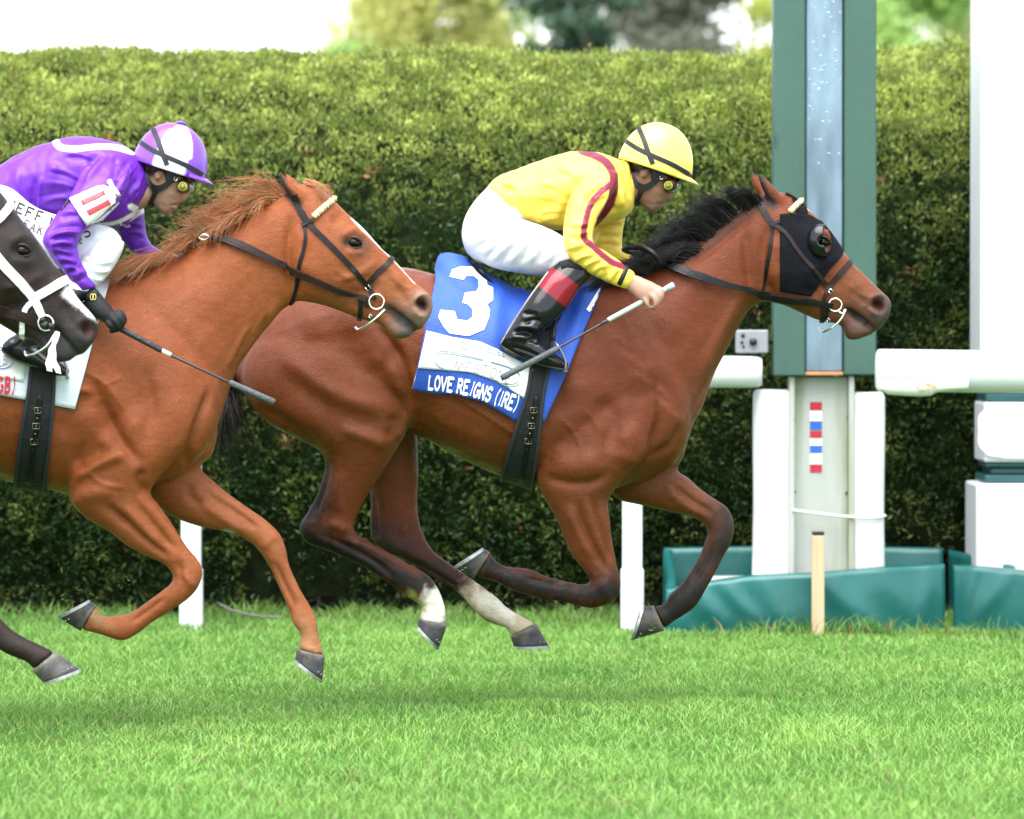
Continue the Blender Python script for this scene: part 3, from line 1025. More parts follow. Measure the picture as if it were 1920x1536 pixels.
# teal vinyl mats around the base
m_mat = mat('teal_vinyl', (0.012, 0.108, 0.100), 0.36, spec=0.4, noise=0.15, nscale=4, bump=0.3, bscale=14)
def crash_mat(label, pts, folds, seed, thick=0.05):
    """pts: rows (u, v_top, v_bottom, D): a soft upright mat with sagging top and diagonal folds"""
    A = cr(np.array(pts, float), 14)
    r_ = np.random.default_rng(seed)
    nv_ = 16
    F_, B_ = [], []
    for i, (u, vt, vb, D_) in enumerate(A):
        a, b = P(u, vt, D_), P(u, vb, D_)
        b[2] = min(b[2], -0.02)
        for j in range(nv_):
            t = j / (nv_ - 1)
            q = a * (1 - t) + b * t
            w = 0
            for (fu, sl, wd, amp) in folds:
                d = (u + sl * (t - 0.5) * 100 - fu) / wd
                w += 0.85 * amp * math.exp(-d * d) * (0.35 + 0.65 * math.sin(math.pi * min(1, t + 0.15)))
            w += 0.012 * (vnoise(np.array([[u / 60, t * 3, seed]]), 1.0, seed)[0] - 0.5)
            F_.append(q + np.array((0, -w - 0.015 * math.sin(math.pi * t), 0)))
            B_.append(q + np.array((0, thick, 0.008 if j == 0 else 0)))
    V = np.array(F_ + B_); n = len(F_); m_ = len(A)
    Fc = []
    for i in range(m_ - 1):
        for j in range(nv_ - 1):
            a = i*nv_+j
            Fc.append((a, a+1, a+nv_+1, a+nv_)); Fc.append((n+a+nv_, n+a+nv_+1, n+a+1, n+a))
        a = i*nv_; Fc.append((a, a+nv_, n+a+nv_, n+a))
    for j in range(nv_ - 1):
        Fc.append((j, n+j, n+j+1, j+1)); k = (m_-1)*nv_+j
        Fc.append((k, k+1, n+k+1, n+k))
    o = mesh_obj('crash_mat', V, Fc, m_mat)
    tag(o, label, 'mat', 'teal vinyl mats')
    return o
crash_mat('front teal vinyl mat with diagonal folds, behind the wooden stake', [(1249, 1108, 1180, 22.36), (1322, 1095, 1184, 22.32), (1410, 1083, 1186, 22.30), (1523, 1078, 1188, 22.28), (1657, 1067, 1180, 22.32), (1772, 1061, 1170, 22.42)],
          [(1330, -0.7, 26, 0.03), (1395, -0.9, 20, 0.022), (1450, -0.5, 26, 0.02), (1590, -1.1, 30, 0.028), (1690, -0.8, 34, 0.022), (1735, 0.2, 18, 0.02)], 3)
crash_mat('teal vinyl mat running to the right edge below the white column', [(1789, 1063, 1172, 22.42), (1840, 1066, 1176, 22.34), (1920, 1073, 1182, 22.28), (2080, 1085, 1190, 22.2)], [(1810, 0.3, 14, 0.02), (1850, 0.9, 22, 0.025), (1960, 0.8, 30, 0.02)], 5)
crash_mat('rear teal vinyl mat left of the padded white base', [(1246, 1031, 1150, 23.1), (1330, 1029, 1150, 23.1), (1425, 1028, 1150, 23.1)], [(1300, 0.3, 26, 0.012)], 7)
crash_mat('rear teal vinyl mat right of the padded white base', [(1432, 1029, 1150, 23.13), (1655, 1029, 1150, 23.13), (1768, 1031, 1150, 23.13)], [(1700, 0.3, 36, 0.012)], 8)
crash_mat('rear dark teal mat beside the foot of the white column', [(1780, 1034, 1150, 23.25), (1850, 1050, 1150, 22.95), (1905, 1065, 1150, 22.72)], [(1800, 0.3, 20, 0.01)], 9)
# left end of the mat box: receding mat
V = []
for i in range(8):
    t = i / 7
    D_ = 22.40 + t * 0.68
    a = P(1247, 1108, 22.40) * (1 - t) + P(1247, 1031, 23.08) * t
    for j in range(6):
        s_ = j / 5
        V.append(np.array((a[0] + 0.01 * math.sin(3 * s_ + 4 * t), D_, a[2] * (1 - s_) - 0.02 * s_)))
V = np.array(V); n = len(V)
V = np.concatenate([V, V + np.array((0.04, 0, 0))])
Fc = [(i*6+j, i*6+j+1, (i+1)*6+j+1, (i+1)*6+j) for i in range(7) for j in range(5)]
Fc += [tuple(n + k for k in f[::-1]) for f in Fc] + [(i*6, (i+1)*6, n+(i+1)*6, n+i*6) for i in range(7)]
o = mesh_obj('crash_mat', V, Fc, m_mat); tag(o, 'teal vinyl mat closing the left end of the mat box', 'mat', 'teal vinyl mats')
# white lid board inside the box
mb = MB(); mb.box(X(1330, 22.7), X(1412, 22.7), 22.45, 22.80, 0.21, 0.235, 0.006)
o = mb.build('white_board', m_wpaint); tag(o, 'flat white board lying inside the teal mat box', 'board')

# wooden stake with a black top
DS = 22.16
st = empty('wooden_stake', (X(1533, DS), DS, 0))
tag(st, 'short pale wooden stake with a black top in front of the teal mat', 'stake')
w = 11.5 * DS / F
mb = MB(); mb.box(X(1534, DS) - w, X(1534, DS) + w, DS - w, DS + w, -0.05, Z(1004, DS), 0.004)
mb.build('shaft', mat('pale_wood', (0.50, 0.37, 0.23), 0.7, noise=0.15, nscale=6, stretch=(8, 8, 0.5)), st)
mb = MB(); mb.box(X(1534, DS) - w * 0.98, X(1534, DS) + w * .98, DS - w * .98, DS + w * .98, Z(1003.7, DS), Z(996.5, DS), 0.003)
mb.build('black_top', m_blk, st)
# thin cable lying along the hedge foot
pts = cr(np.array([P(410, 1132, 23.2), P(440, 1146, 23.0), P(480, 1155, 22.9), P(528, 1158, 22.85)]), 6)
V, Fc = tube(pts, 0.005, 6); o = mesh_obj('cable', V, Fc, mat('grey_cable', (0.16, 0.14, 0.15), 0.6)); tag(o, 'thin grey cable lying at the foot of the hedge', 'cable')
# bits of turf kicked up
m_div = mat('turf_bit', (0.16, 0.22, 0.05), 0.8)
for i, (u, v) in enumerate(((190, 1048), (173, 1037), (160, 1020), (238, 1085), (245, 1093), (222, 1100), (76, 1098), (150, 1103), (166, 1110), (113, 1125), (130, 1133), (115, 1066), (1222, 1180), (176, 1127))):
    c = P(u, v, 17.3)
    V, T, _ = leaf_cloud(c + rng.normal(0, 0.006, (5, 3)), rng.normal(0, 1, (5, 3)), rng.uniform(0.012, 0.03, 5), rng.uniform(0.003, 0.007, 5), np.ones((5, 3)), 0.6)
    o = mesh_obj('turf_clod', V, T, m_div, smooth=False)
    tag(o, 'torn grass scrap clinging to the bay horse\'s far front hoof' if u > 900 else 'bit of torn grass flying around the chestnut horse\'s raised forefoot', 'clod', 'flying bits of turf')
# ================================================================ horses
m_coat = mat('horse_coat', rough=0.36, spec=0.20, attr='pattern', noise=0.14, nscale=34, speckle=0.22, rvar=0.10, bump=0.40, bscale=190, stretch=(1, 1, 2.2))
m_hoof = mat('hoof_horn', rough=0.5, spec=0.3, attr='pattern', mottle=((0.085, 0.070, 0.035), 38, 0.5, 0.7), noise=0.3, nscale=40, bump=0.25, bscale=120)
m_alu = mat('horseshoe_metal', (0.36, 0.37, 0.38), 0.4, metal=0.6, noise=0.35, nscale=60)
m_eye = mat('horse_eye', (0.004, 0.0025, 0.002), 0.08, spec=0.22)
m_blackleather = mat('black_leather', (0.0055, 0.0055, 0.0065), 0.45, spec=0.25, noise=0.2, nscale=30, bump=0.15, bscale=150)
m_brownleather = mat('brown_leather', (0.020, 0.010, 0.009), 0.45, spec=0.25, noise=0.2, nscale=30, bump=0.15, bscale=150)
m_chrome = mat('bit_steel', (0.80, 0.80, 0.78), 0.18, metal=1.0)
m_bandyellow = mat('yellow_ribbon', (0.75, 0.62, 0.22), 0.5)
m_bandwhite = mat('white_ribbon', (0.85, 0.84, 0.78), 0.5)

def xf(st, sc=1.0, rot=0.0, piv=(0, 0), to=(0, 0)):
    """similarity transform of traced rows in px (u,v pairs first)"""
    a = math.radians(rot); c, s = math.cos(a) * sc, math.sin(a) * sc
    def t(u, v):
        x, y = u - piv[0], v - piv[1]
        return (to[0] + c * x - s * y, to[1] + s * x + c * y)
    out = []
    for r in st:
        if len(r) == 2: out.append(t(*r)); continue
        q = (*t(r[0], r[1]), *t(r[2], r[3]))
        out.append((*q, r[4] * sc, *(r[5:])))
    return out

def hoof_mesh(fr, cf, cb, toe, heel, hw, dy, parent, light=0.0, shoe=True, seed=1):
    """cf/cb coronet front and back, toe/heel ends of the sole (px)"""
    n = 28
    th = np.linspace(0, 2*np.pi, n, endpoint=False)
    V, C = [], []
    rows = 7
    for i in range(rows):
        t = i / (rows - 1)
        f = fr.p(*(np.array(cf) * (1-t) + np.array(toe) * t), dy); b = fr.p(*(np.array(cb) * (1-t) + np.array(heel) * t), dy)
        ax = (f - b) / 2; c0 = (f + b) / 2
        w = hw * (0.88 + 0.22 * t)
        for a in th:
            ca, sa = math.cos(a), math.sin(a)
            x = np.sign(ca) * abs(ca) ** 0.9
            taper = 1 - 0.18 * max(0, -ca) ** 2
            V.append(c0 + ax * x + np.array((0, sa * w * taper, 0)))
            cc = np.array((0.045, 0.045, 0.05)) * (1 - 0.8 * max(0, 0.35 - t)) + np.array((0.20, 0.17, 0.12)) * max(0, 0.32 - t) * 1.6
            C.append(cc)
    V.append((fr.p(*toe, dy) + fr.p(*heel, dy)) / 2); C.append((0.1, 0.09, 0.08))
    V.append((fr.p(*cf, dy) + fr.p(*cb, dy)) / 2); C.append((0.1, 0.09, 0.08))
    Fc = [(i*n+j, (i+1)*n+j, (i+1)*n+(j+1) % n, i*n+(j+1) % n) for i in range(rows-1) for j in range(n)]
    k = (rows-1)*n
    Fc += [(k+j, rows*n, k+(j+1) % n) for j in range(n)] + [(j, (j+1) % n, rows*n+1) for j in range(n)]
    V = np.array(V); C = np.array(C) * (0.75 + 0.5 * vnoise(V, 60, seed)[:, None]) + light
    o = mesh_obj('hoof', V, Fc, m_hoof, parent, colors=C)
    if shoe:
        f, b = fr.p(*toe, dy), fr.p(*heel, dy)
        ax, c0 = (f - b) / 2, (f + b) / 2
        cc = (fr.p(*cf, dy) + fr.p(*cb, dy)) / 2
        dn = c0 - cc; dn -= ax * (dn @ ax) / (ax @ ax); dn /= np.linalg.norm(dn)
        ang = np.linspace(-2.6, 2.6, 30)
        ring = []
        for a in ang:
            taper = 1 - 0.18 * max(0, -math.cos(a)) ** 2
            for q, d in ((1.06, -0.001), (1.06, 0.009), (0.74, 0.009), (0.74, -0.001)):
                ring.append(c0 + ax * math.cos(a) * q + np.array((0, math.sin(a) * hw * 1.08 * q * taper, 0)) + dn * d)
        Fs = [(i*4+j, (i+1)*4+j, (i+1)*4+(j+1) % 4, i*4+(j+1) % 4) for i in range(29) for j in range(4)] + [(0, 1, 2, 3), (119, 118, 117, 116)]
        mesh_obj('horseshoe', ring, Fs, m_alu, o, smooth=False)
        for q in (0.35, 0.6, 0.82):      # clenched nails
            a = -q * 1.25
            p = c0 + ax * math.cos(a) * 1.0 + np.array((0, math.sin(a) * hw * 1.07, 0)) - dn * 0.016
            V2, F2 = tube([p - np.array((0.003, 0.003, 0)), p + np.array((0.003, -0.003, 0.001))], 0.0016, 5)
            mesh_obj('nail', V2, F2, m_alu, o)
    return o

def eye_obj(fr, sk, u, v, r, parent, side=-1, lid=(0.02, 0.012, 0.010), ang=0.25):
    loc, nor = sk.hit(u, v, -0.08, side)
    c = loc + np.array((0, -side * r * 0.40, 0))
    n, m_ = 20, 12
    ca, sa = math.cos(ang), math.sin(ang)
    def rot(x, z): return x * ca + z * sa, -x * sa + z * ca
    V = []
    for a in np.linspace(0, np.pi, m_):
        for b in np.linspace(0, 2*np.pi, n, endpoint=False):
            x, z = rot(math.sin(a)*math.cos(b) * 1.12 * r, math.cos(a) * 0.92 * r)
            V.append(c + np.array((x, math.sin(a)*math.sin(b) * r, z)))
    Fc = [(i*n+j, (i+1)*n+j, (i+1)*n+(j+1) % n, i*n+(j+1) % n) for i in range(m_-1) for j in range(n)]
    o = mesh_obj('eye', V, Fc, m_eye, parent)
    ml = mat('eyelid_%d' % int(lid[0] * 1000), lid, 0.5, spec=0.3)
    for up, hz, rad in ((1, 0.90, .0050), (-1, -0.78, .0036)):
        pts = []
        for t in np.linspace(-1.25, 1.25, 11):
            x, z = rot(t * r, hz * r * (1 - (t / 1.25) ** 2) ** 0.75 - (0.0 if abs(t) < 1.2 else 0))
            pts.append(c + np.array((x, side * r * (0.98 - 0.50 * (t / 1.25) ** 2 - 0.25 * abs(hz)), z)))
        V, Fc = tube(pts, rad * np.array([.4, .7, .9, 1, 1, 1, 1, 1, .9, .7, .4]), 8)
        mesh_obj('eyelid', V, Fc, ml, o)
    return o

def hair(name, paths, parent, color, color2, per=26, spread=0.012, tip=0.03, rad=0.0011, seed=1, seg=9, wave=0.010):
    """locks of hair: each path (3D control points) becomes a bundle of thin tapering strands"""
    r = np.random.default_rng(seed)
    Vs, Fs, Cs = [], [], []
    off = 0
    for path in paths:
        base = cr(np.array(path, float), 4)
        d = np.concatenate([[0], np.cumsum(np.linalg.norm(np.diff(base, axis=0), axis=1))])
        lockc = r.random()
        for s in range(per):
            ln = r.uniform(0.55, 1.0)
            t = np.linspace(0, d[-1] * ln, seg)
            c = np.stack([np.interp(t, d, base[:, k]) for k in range(3)], 1)
            f = np.linspace(0, 1, seg)[:, None]
            o0 = r.normal(0, spread, 3); o1 = r.normal(0, tip, 3)
            ph = r.uniform(0, 6.28); am = r.normal(0, wave)
            wv = np.stack([np.sin(f[:, 0] * 5 + ph), np.cos(f[:, 0] * 4 + ph), np.sin(f[:, 0] * 6 + ph * 2)], 1) * am * f
            c = c + o0 * (1 - f) + o1 * f ** 1.6 + wv
            rd = rad * r.uniform(0.7, 1.3) * (1.15 - f[:, 0]) 
            T = np.gradient(c, axis=0); T /= np.linalg.norm(T, axis=1)[:, None] + 1e-9
            a = np.cross(T, np.array((0, 1.0, 0.05))); a /= np.linalg.norm(a, axis=1)[:, None] + 1e-9
            b = np.cross(T, a)
            ring = np.stack([a, -0.5*a + 0.866*b, -0.5*a - 0.866*b], 1) * rd[:, None, None]
            V = (c[:, None, :] + ring).reshape(-1, 3)
            i = np.arange(seg - 1)[:, None] * 3
            q = []
            for j in range(3):
                k = (j + 1) % 3
                q.append(np.concatenate([i + j, i + k, i + 3 + k, i + 3 + j], 1))
            Vs.append(V); Fs.append(np.concatenate(q) + off); off += len(V)
            m = np.clip(0.5 * lockc + 0.5 * r.random(), 0, 1)
            cc = np.array(color) * (1 - m) + np.array(color2) * m
            Cs.append(np.repeat(cc[None], len(V), 0))
    m_ = mat('horse_hair', rough=0.38, spec=0.45, attr='pattern')
    return mesh_obj(name, np.concatenate(Vs), np.concatenate(Fs), m_, parent, colors=np.concatenate(Cs))

def build_horse(fr, parts, sculpts, base, paints, root, voxel=0.0068, smooth=7, pre=None):
    lofts = []
    for p in parts:
        kw = {}
        if isinstance(p, dict): kw = {k: v for k, v in p.items() if k != 'st'}; p = p['st']
        lofts.append(fr.loft(p, **kw))
    V, Q = remesh(lofts, voxel, 0)
    V = lap(V, Q, smooth, 0.5, 0)
    N = vnormals(V, Q)
    V = V + N * (0.0022 * (vnoise(V, 13, 51) - .5) + 0.0012 * (vnoise(V * np.array((1, 1, .5)), 34, 52) - .5))[:, None]
    V = sculpt(V, Q, fr, sculpts, gain=1.25)
    V = lap(V, Q, 1, 0.5, 0)
    C = np.tile(np.array(base), (len(V), 1)).astype(float)
    C *= (0.90 + 0.20 * vnoise(V, 7, 2))[:, None]
    for p in paints:
        C = paint(V, C, fr, **p)
    o = mesh_obj('body', V, Q, m_coat, root, colors=C)
    return V, Q, o

# ---------------------------------------------------------------- bay horse (number 3)
FB = Frame(18.0)
bay = empty('horse', (FB.p(950, 800)[0], FB.D, 0))
tag(bay, 'galloping bay horse with black legs, hood and a blue cloth numbered 3', 'horse', 'galloping racehorses')
B_TORSO = [(1302, 740, 1298, 800, .05), (1292, 690, 1285, 838, .13), (1262, 625, 1262, 872, .18), (1215, 555, 1218, 893, .205), (1150, 522, 1150, 918, .225),
           (1080, 532, 1060, 925, .25), (1000, 545, 985, 908, .28), (920, 540, 915, 884, .295), (840, 520, 850, 853, .295), (760, 502, 785, 818, .275),
           (690, 500, 725, 800, .265), (610, 516, 650, 795, .255), (535, 548, 575, 790, .235), (478, 605, 510, 770, .18), (446, 668, 455, 735, .10), (438, 690, 440, 710, .03)]
B_NECK = [(1462, 372, 1432, 560, .062), (1425, 370, 1420, 570, .074), (1392, 390, 1407, 580, .078), (1340, 428, 1385, 615, .085), (1285, 466, 1358, 668, .10),
          (1225, 496, 1336, 712, .13), (1165, 515, 1316, 768, .16), (1110, 530, 1290, 815, .17)]
B_HEAD = [(1672, 570, 1669, 588, .014), (1668, 560, 1660, 604, .036), (1657, 549, 1648, 618, .046), (1640, 534, 1630, 614, .050), (1619, 513, 1600, 592, .050), (1598, 492, 1548, 604, .056),
          (1580, 468, 1507, 590, .070), (1552, 430, 1472, 574, .092), (1512, 389, 1440, 567, .098), (1470, 361, 1414, 560, .086), (1435, 364, 1396, 525, .068), (1405, 388, 1385, 480, .04)]
B_JAW = [(1640, 622, 1632, 629, .012), (1632, 613, 1618, 634, .030), (1617, 602, 1600, 639, .038), (1603, 594, 1588, 636, .038), (1590, 584, 1577, 612, .038), (1565, 568, 1548, 604, .044), (1545, 560, 1520, 592, .05)]
B_EAR_N = [(1423, 320, 1425, 322, .004, -.045), (1421, 331, 1436, 334, .012, -.047), (1425, 347, 1452, 350, .019, -.047), (1432, 363, 1466, 366, .022, -.044), (1446, 382, 1480, 386, .022, -.038), (1460, 396, 1488, 402, .02, -.03)]
B_EAR_F = [(1406, 317, 1409, 319, .004, .045), (1405, 328, 1420, 331, .012, .047), (1408, 345, 1436, 348, .018, .047), (1417, 362, 1450, 365, .020, .044), (1432, 382, 1470, 386, .02, .036)]
B_HIND_N = [(720, 560, 500, 610, .10, -.10), (748, 620, 462, 665, .125, -.125), (766, 690, 452, 725, .135, -.135), (773, 755, 492, 786, .132, -.14), (760, 812, 555, 822, .115, -.14), (742, 845, 600, 848, .098, -.14),
            (722, 880, 608, 868, .082, -.137), (702, 910, 604, 895, .068, -.133), (684, 938, 592, 930, .056, -.13), (673, 962, 575, 962, .047, -.127), (664, 985, 560, 990, .042, -.125), (668, 1000, 570, 1014, .039, -.123),
            (690, 1013, 612, 1032, .031, -.12), (731, 1037, 680, 1064, .026, -.118), (770, 1059, 722, 1091, .026, -.115), (796, 1074, 748, 1108, .029, -.113), (814, 1090, 764, 1121, .033, -.112), (824, 1108, 776, 1128, .033, -.11),
            (833, 1130, 789, 1139, .029, -.11), (837, 1150, 788, 1152, .032, -.11), (838, 1172, 785, 1166, .038, -.11)]
B_HIND_F = [(745, 640, 560, 660, .12, .12), (772, 730, 600, 770, .12, .13), (781, 800, 640, 830, .10, .13), (784, 850, 672, 870, .085, .13), (785, 895, 690, 910, .07, .13), (783, 940, 694, 945, .055, .13), (786, 975, 692, 980, .045, .13),
            (795, 1003, 696, 1010, .042, .128), (812, 1031, 716, 1032, .038, .126), (835, 1050, 757, 1050, .030, .124), (870, 1074, 818, 1087, .026, .122), (905, 1100, 862, 1116, .027, .12), (934, 1122, 884, 1140, .033, .118),
            (950, 1138, 906, 1162, .033, .117), (968, 1150, 928, 1172, .030, .116), (988, 1161, 952, 1180, .031, .115), (1004, 1171, 958, 1194, .037, .115)]
B_FORE_N = [(1250, 660, 1040, 700, .07, -.12), (1255, 750, 1010, 800, .09, -.14), (1215, 850, 1003, 860, .10, -.145), (1165, 905, 1005, 900, .092, -.145), (1141, 938, 1017, 930, .078, -.142), (1144, 975, 1036, 962, .064, -.14),
            (1148, 1010, 1051, 994, .054, -.136), (1154, 1042, 1070, 1038, .045, -.133), (1159, 1070, 1091, 1067, .040, -.13), (1164, 1092, 1105, 1086, .041, -.128), (1160, 1115, 1106, 1092, .042, -.127), (1140, 1134, 1100, 1096, .040, -.126),
            (1112, 1141, 1088, 1095, .034, -.125), (1070, 1133, 1062, 1090, .027, -.123), (1020, 1124, 1025, 1080, .025, -.12), (975, 1113, 990, 1066, .030, -.118), (952, 1103, 966, 1064, .032, -.117), (930, 1092, 945, 1062, .029, -.115), (908, 1086, 928, 1050, .031, -.114), (890, 1082, 918, 1034, .036, -.113)]
B_FORE_F = [(1290, 740, 1140, 830, .08, .11), (1285, 850, 1130, 900, .09, .13), (1270, 880, 1155, 935, .078, .13), (1290, 895, 1205, 948, .066, .128), (1318, 920, 1255, 960, .054, .125), (1345, 938, 1293, 969, .045, .122), (1366, 953, 1315, 980, .041, .12),
            (1377, 985, 1326, 998, .041, .118), (1374, 1013, 1323, 1010, .038, .117), (1358, 1043, 1312, 1040, .028, .115), (1340, 1078, 1296, 1068, .025, .113), (1322, 1110, 1276, 1096, .029, .111), (1306, 1137, 1256, 1114, .033, .11),
            (1284, 1154, 1246, 1130, .030, .109), (1262, 1168, 1238, 1136, .028, .108), (1246, 1181, 1226, 1136, .036, .107)]
B_SCULPT = [
    # haunch
    ([(520, 650), (575, 705), (640, 745), (700, 762), (748, 772)], 17, 4.5), ([(530, 690), (590, 745), (660, 785), (730, 800)], 24, -5), ([(690, 660), (735, 700), (758, 748)], 16, 4),
    ([(700, 600), (745, 660), (768, 735), (775, 765)], 9, -7), ([(745, 640), (728, 680), (700, 700)], 18, -4), ([(770, 760), (760, 800), (745, 830)], 10, 6), ([(640, 800), (690, 820), (735, 838)], 14, 6),
    ([(735, 775), (738, 805), (725, 825)], 11, -4), ([(480, 760), (550, 800), (610, 850)], 12, -5),
    ([(614, 862), (606, 905), (590, 950), (582, 980)], 8, -7, -.3, -.02), ([(645, 880), (632, 925), (640, 968)], 9, 3, -.3, -.02), ([(628, 985), (642, 992)], 10, 5, -.3, -.02), ([(600, 1000), (640, 1020), (700, 1052), (745, 1088)], 5, -4, -.3, -.02), ([(640, 1010), (700, 1030), (760, 1065)], 5, 2, -.3, -.02),
    ([(560, 620), (620, 590), (690, 600)], 40, 4), ([(590, 640), (660, 640)], 30, -3),
    # far hind
    ([(700, 940), (708, 1000)], 6, -5, .02, .3), ([(760, 990), (770, 965)], 10, 4, .02, .3), ([(750, 1040), (820, 1078), (880, 1115)], 5, -4, .02, .3),
    # flank and ribs
    ([(800, 560), (790, 640), (800, 720)], 26, -6), ([(800, 770), (860, 815), (930, 850)], 30, 5),
    # shoulder
    ([(1140, 545), (1200, 640), (1255, 740), (1285, 790)], 16, -5), ([(1120, 580), (1170, 660), (1215, 740)], 30, 6), ([(1080, 690), (1090, 760), (1060, 830)], 30, 6), ([(1120, 745), (1150, 790), (1140, 850)], 18, -6), ([(1160, 800), (1190, 840), (1170, 880)], 26, 6),
    ([(1010, 890), (1060, 905), (1120, 900), (1145, 880)], 10, -5), ([(1030, 860), (1090, 870), (1130, 855)], 22, 5), ([(1225, 690), (1240, 770), (1218, 850)], 10, -5), ([(1278, 790), (1262, 830), (1215, 862)], 9, -5), ([(1175, 915), (1210, 900), (1245, 880)], 5, 5),
    # forearm
    ([(1082, 935), (1092, 985), (1120, 1040), (1142, 1080)], 6, -6, -.3, -.05), ([(1106, 925), (1122, 975), (1140, 1030), (1152, 1070)], 5, -5, -.3, -.05), ([(1060, 945), (1085, 1000), (1112, 1050)], 11, 5, -.3, -.05), ([(1097, 930), (1112, 985), (1136, 1045)], 6, 3, -.3, -.05),
    ([(1060, 1100), (1020, 1092), (985, 1085)], 4, -4, -.3, -.05), ([(1130, 1100), (1140, 1120)], 10, 3, -.3, -.05),
    ([(1255, 905), (1300, 940), (1340, 965)], 7, -5, .03, .3), ([(1240, 915), (1290, 950), (1325, 968)], 8, 3, .03, .3), ([(1340, 1010), (1318, 1060), (1296, 1095)], 5, -4, .03, .3),
    # neck
    ([(1415, 560), (1378, 625), (1335, 715), (1300, 780)], 9, -6), ([(1395, 545), (1355, 625), (1310, 720)], 12, 5), ([(1425, 395), (1380, 430), (1330, 472), (1285, 510)], 8, -5), ([(1330, 480), (1280, 560), (1240, 640)], 40, 5), ([(1400, 420), (1405, 500), (1412, 545)], 9, -5),
    # veins and skin creases
    *[([(1120 + i*14, 600 + i*20), (1160 + i*13, 625 + i*20), (1205 + i*10, 640 + i*22)], 6, 0.9 if i % 2 else -0.9) for i in range(8)],
    ([(800, 700), (860, 745), (930, 790), (1000, 840)], 3.5, 2.2), ([(860, 745), (900, 740), (960, 765)], 3, 1.8), ([(1240, 905), (1262, 925), (1258, 940)], 2.5, 2.4, .03, .3), ([(1262, 925), (1280, 936)], 2.5, 2.0, .03, .3),
    ([(1500, 520), (1530, 535), (1552, 560)], 3, 2.2, -.2, -.02), ([(1530, 535), (1560, 528)], 3, 1.8, -.2, -.02), ([(1590, 530), (1610, 550), (1635, 560)], 3, 2, -.2, -.01), ([(1090, 760), (1120, 800), (1128, 850)], 3.5, 2.2), ([(1050, 780), (1085, 830), (1090, 870)], 3.5, 2), ([(1030, 650), (1050, 720), (1045, 790)], 14, -3),
    ([(600, 560), (650, 640), (690, 720)], 26, -3), ([(820, 600), (830, 680), (850, 740)], 16, 2), ([(870, 600), (880, 690), (900, 770)], 12, -2),
    # head
    ([(1440, 420), (1432, 480), (1438, 535), (1460, 562)], 8, -5, -.2, -.02), ([(1455, 440), (1448, 490), (1455, 535)], 16, 4, -.2, -.02), ([(1575, 478), (1535, 500), (1490, 518)], 8, 3, -.2, -.02), ([(1575, 520), (1540, 540), (1500, 552)], 12, -4, -.2, -.02),
    ([(1515, 446), (1540, 432), (1562, 446)], 7, 4, -.2, -.02), ([(1538, 455)], 7, -5, -.2, -.02) if False else ([(1530, 456), (1546, 457)], 7, -5, -.2, -.02), ([(1525, 468), (1542, 474), (1560, 468)], 6, 2.5, -.2, -.02), ([(1495, 425), (1508, 415), (1520, 405)], 12, -4, -.2, -.02),
    ([(1634, 574), (1638, 560), (1650, 554), (1662, 560)], 4.5, 4, -.2, -.005), ([(1634, 574), (1640, 586), (1652, 592)], 4.5, 3.5, -.2, -.005), ([(1646, 570), (1652, 573)], 9, -15, -.2, -.005), ([(1585, 577), (1605, 590), (1628, 607), (1641, 621)], 3.2, -6, -.2, 0), ([(1600, 540), (1612, 555), (1625, 575)], 7, -3, -.2, -.02),
]
BLK = (0.007, 0.0055, 0.005)
WHT = (0.62, 0.58, 0.50)
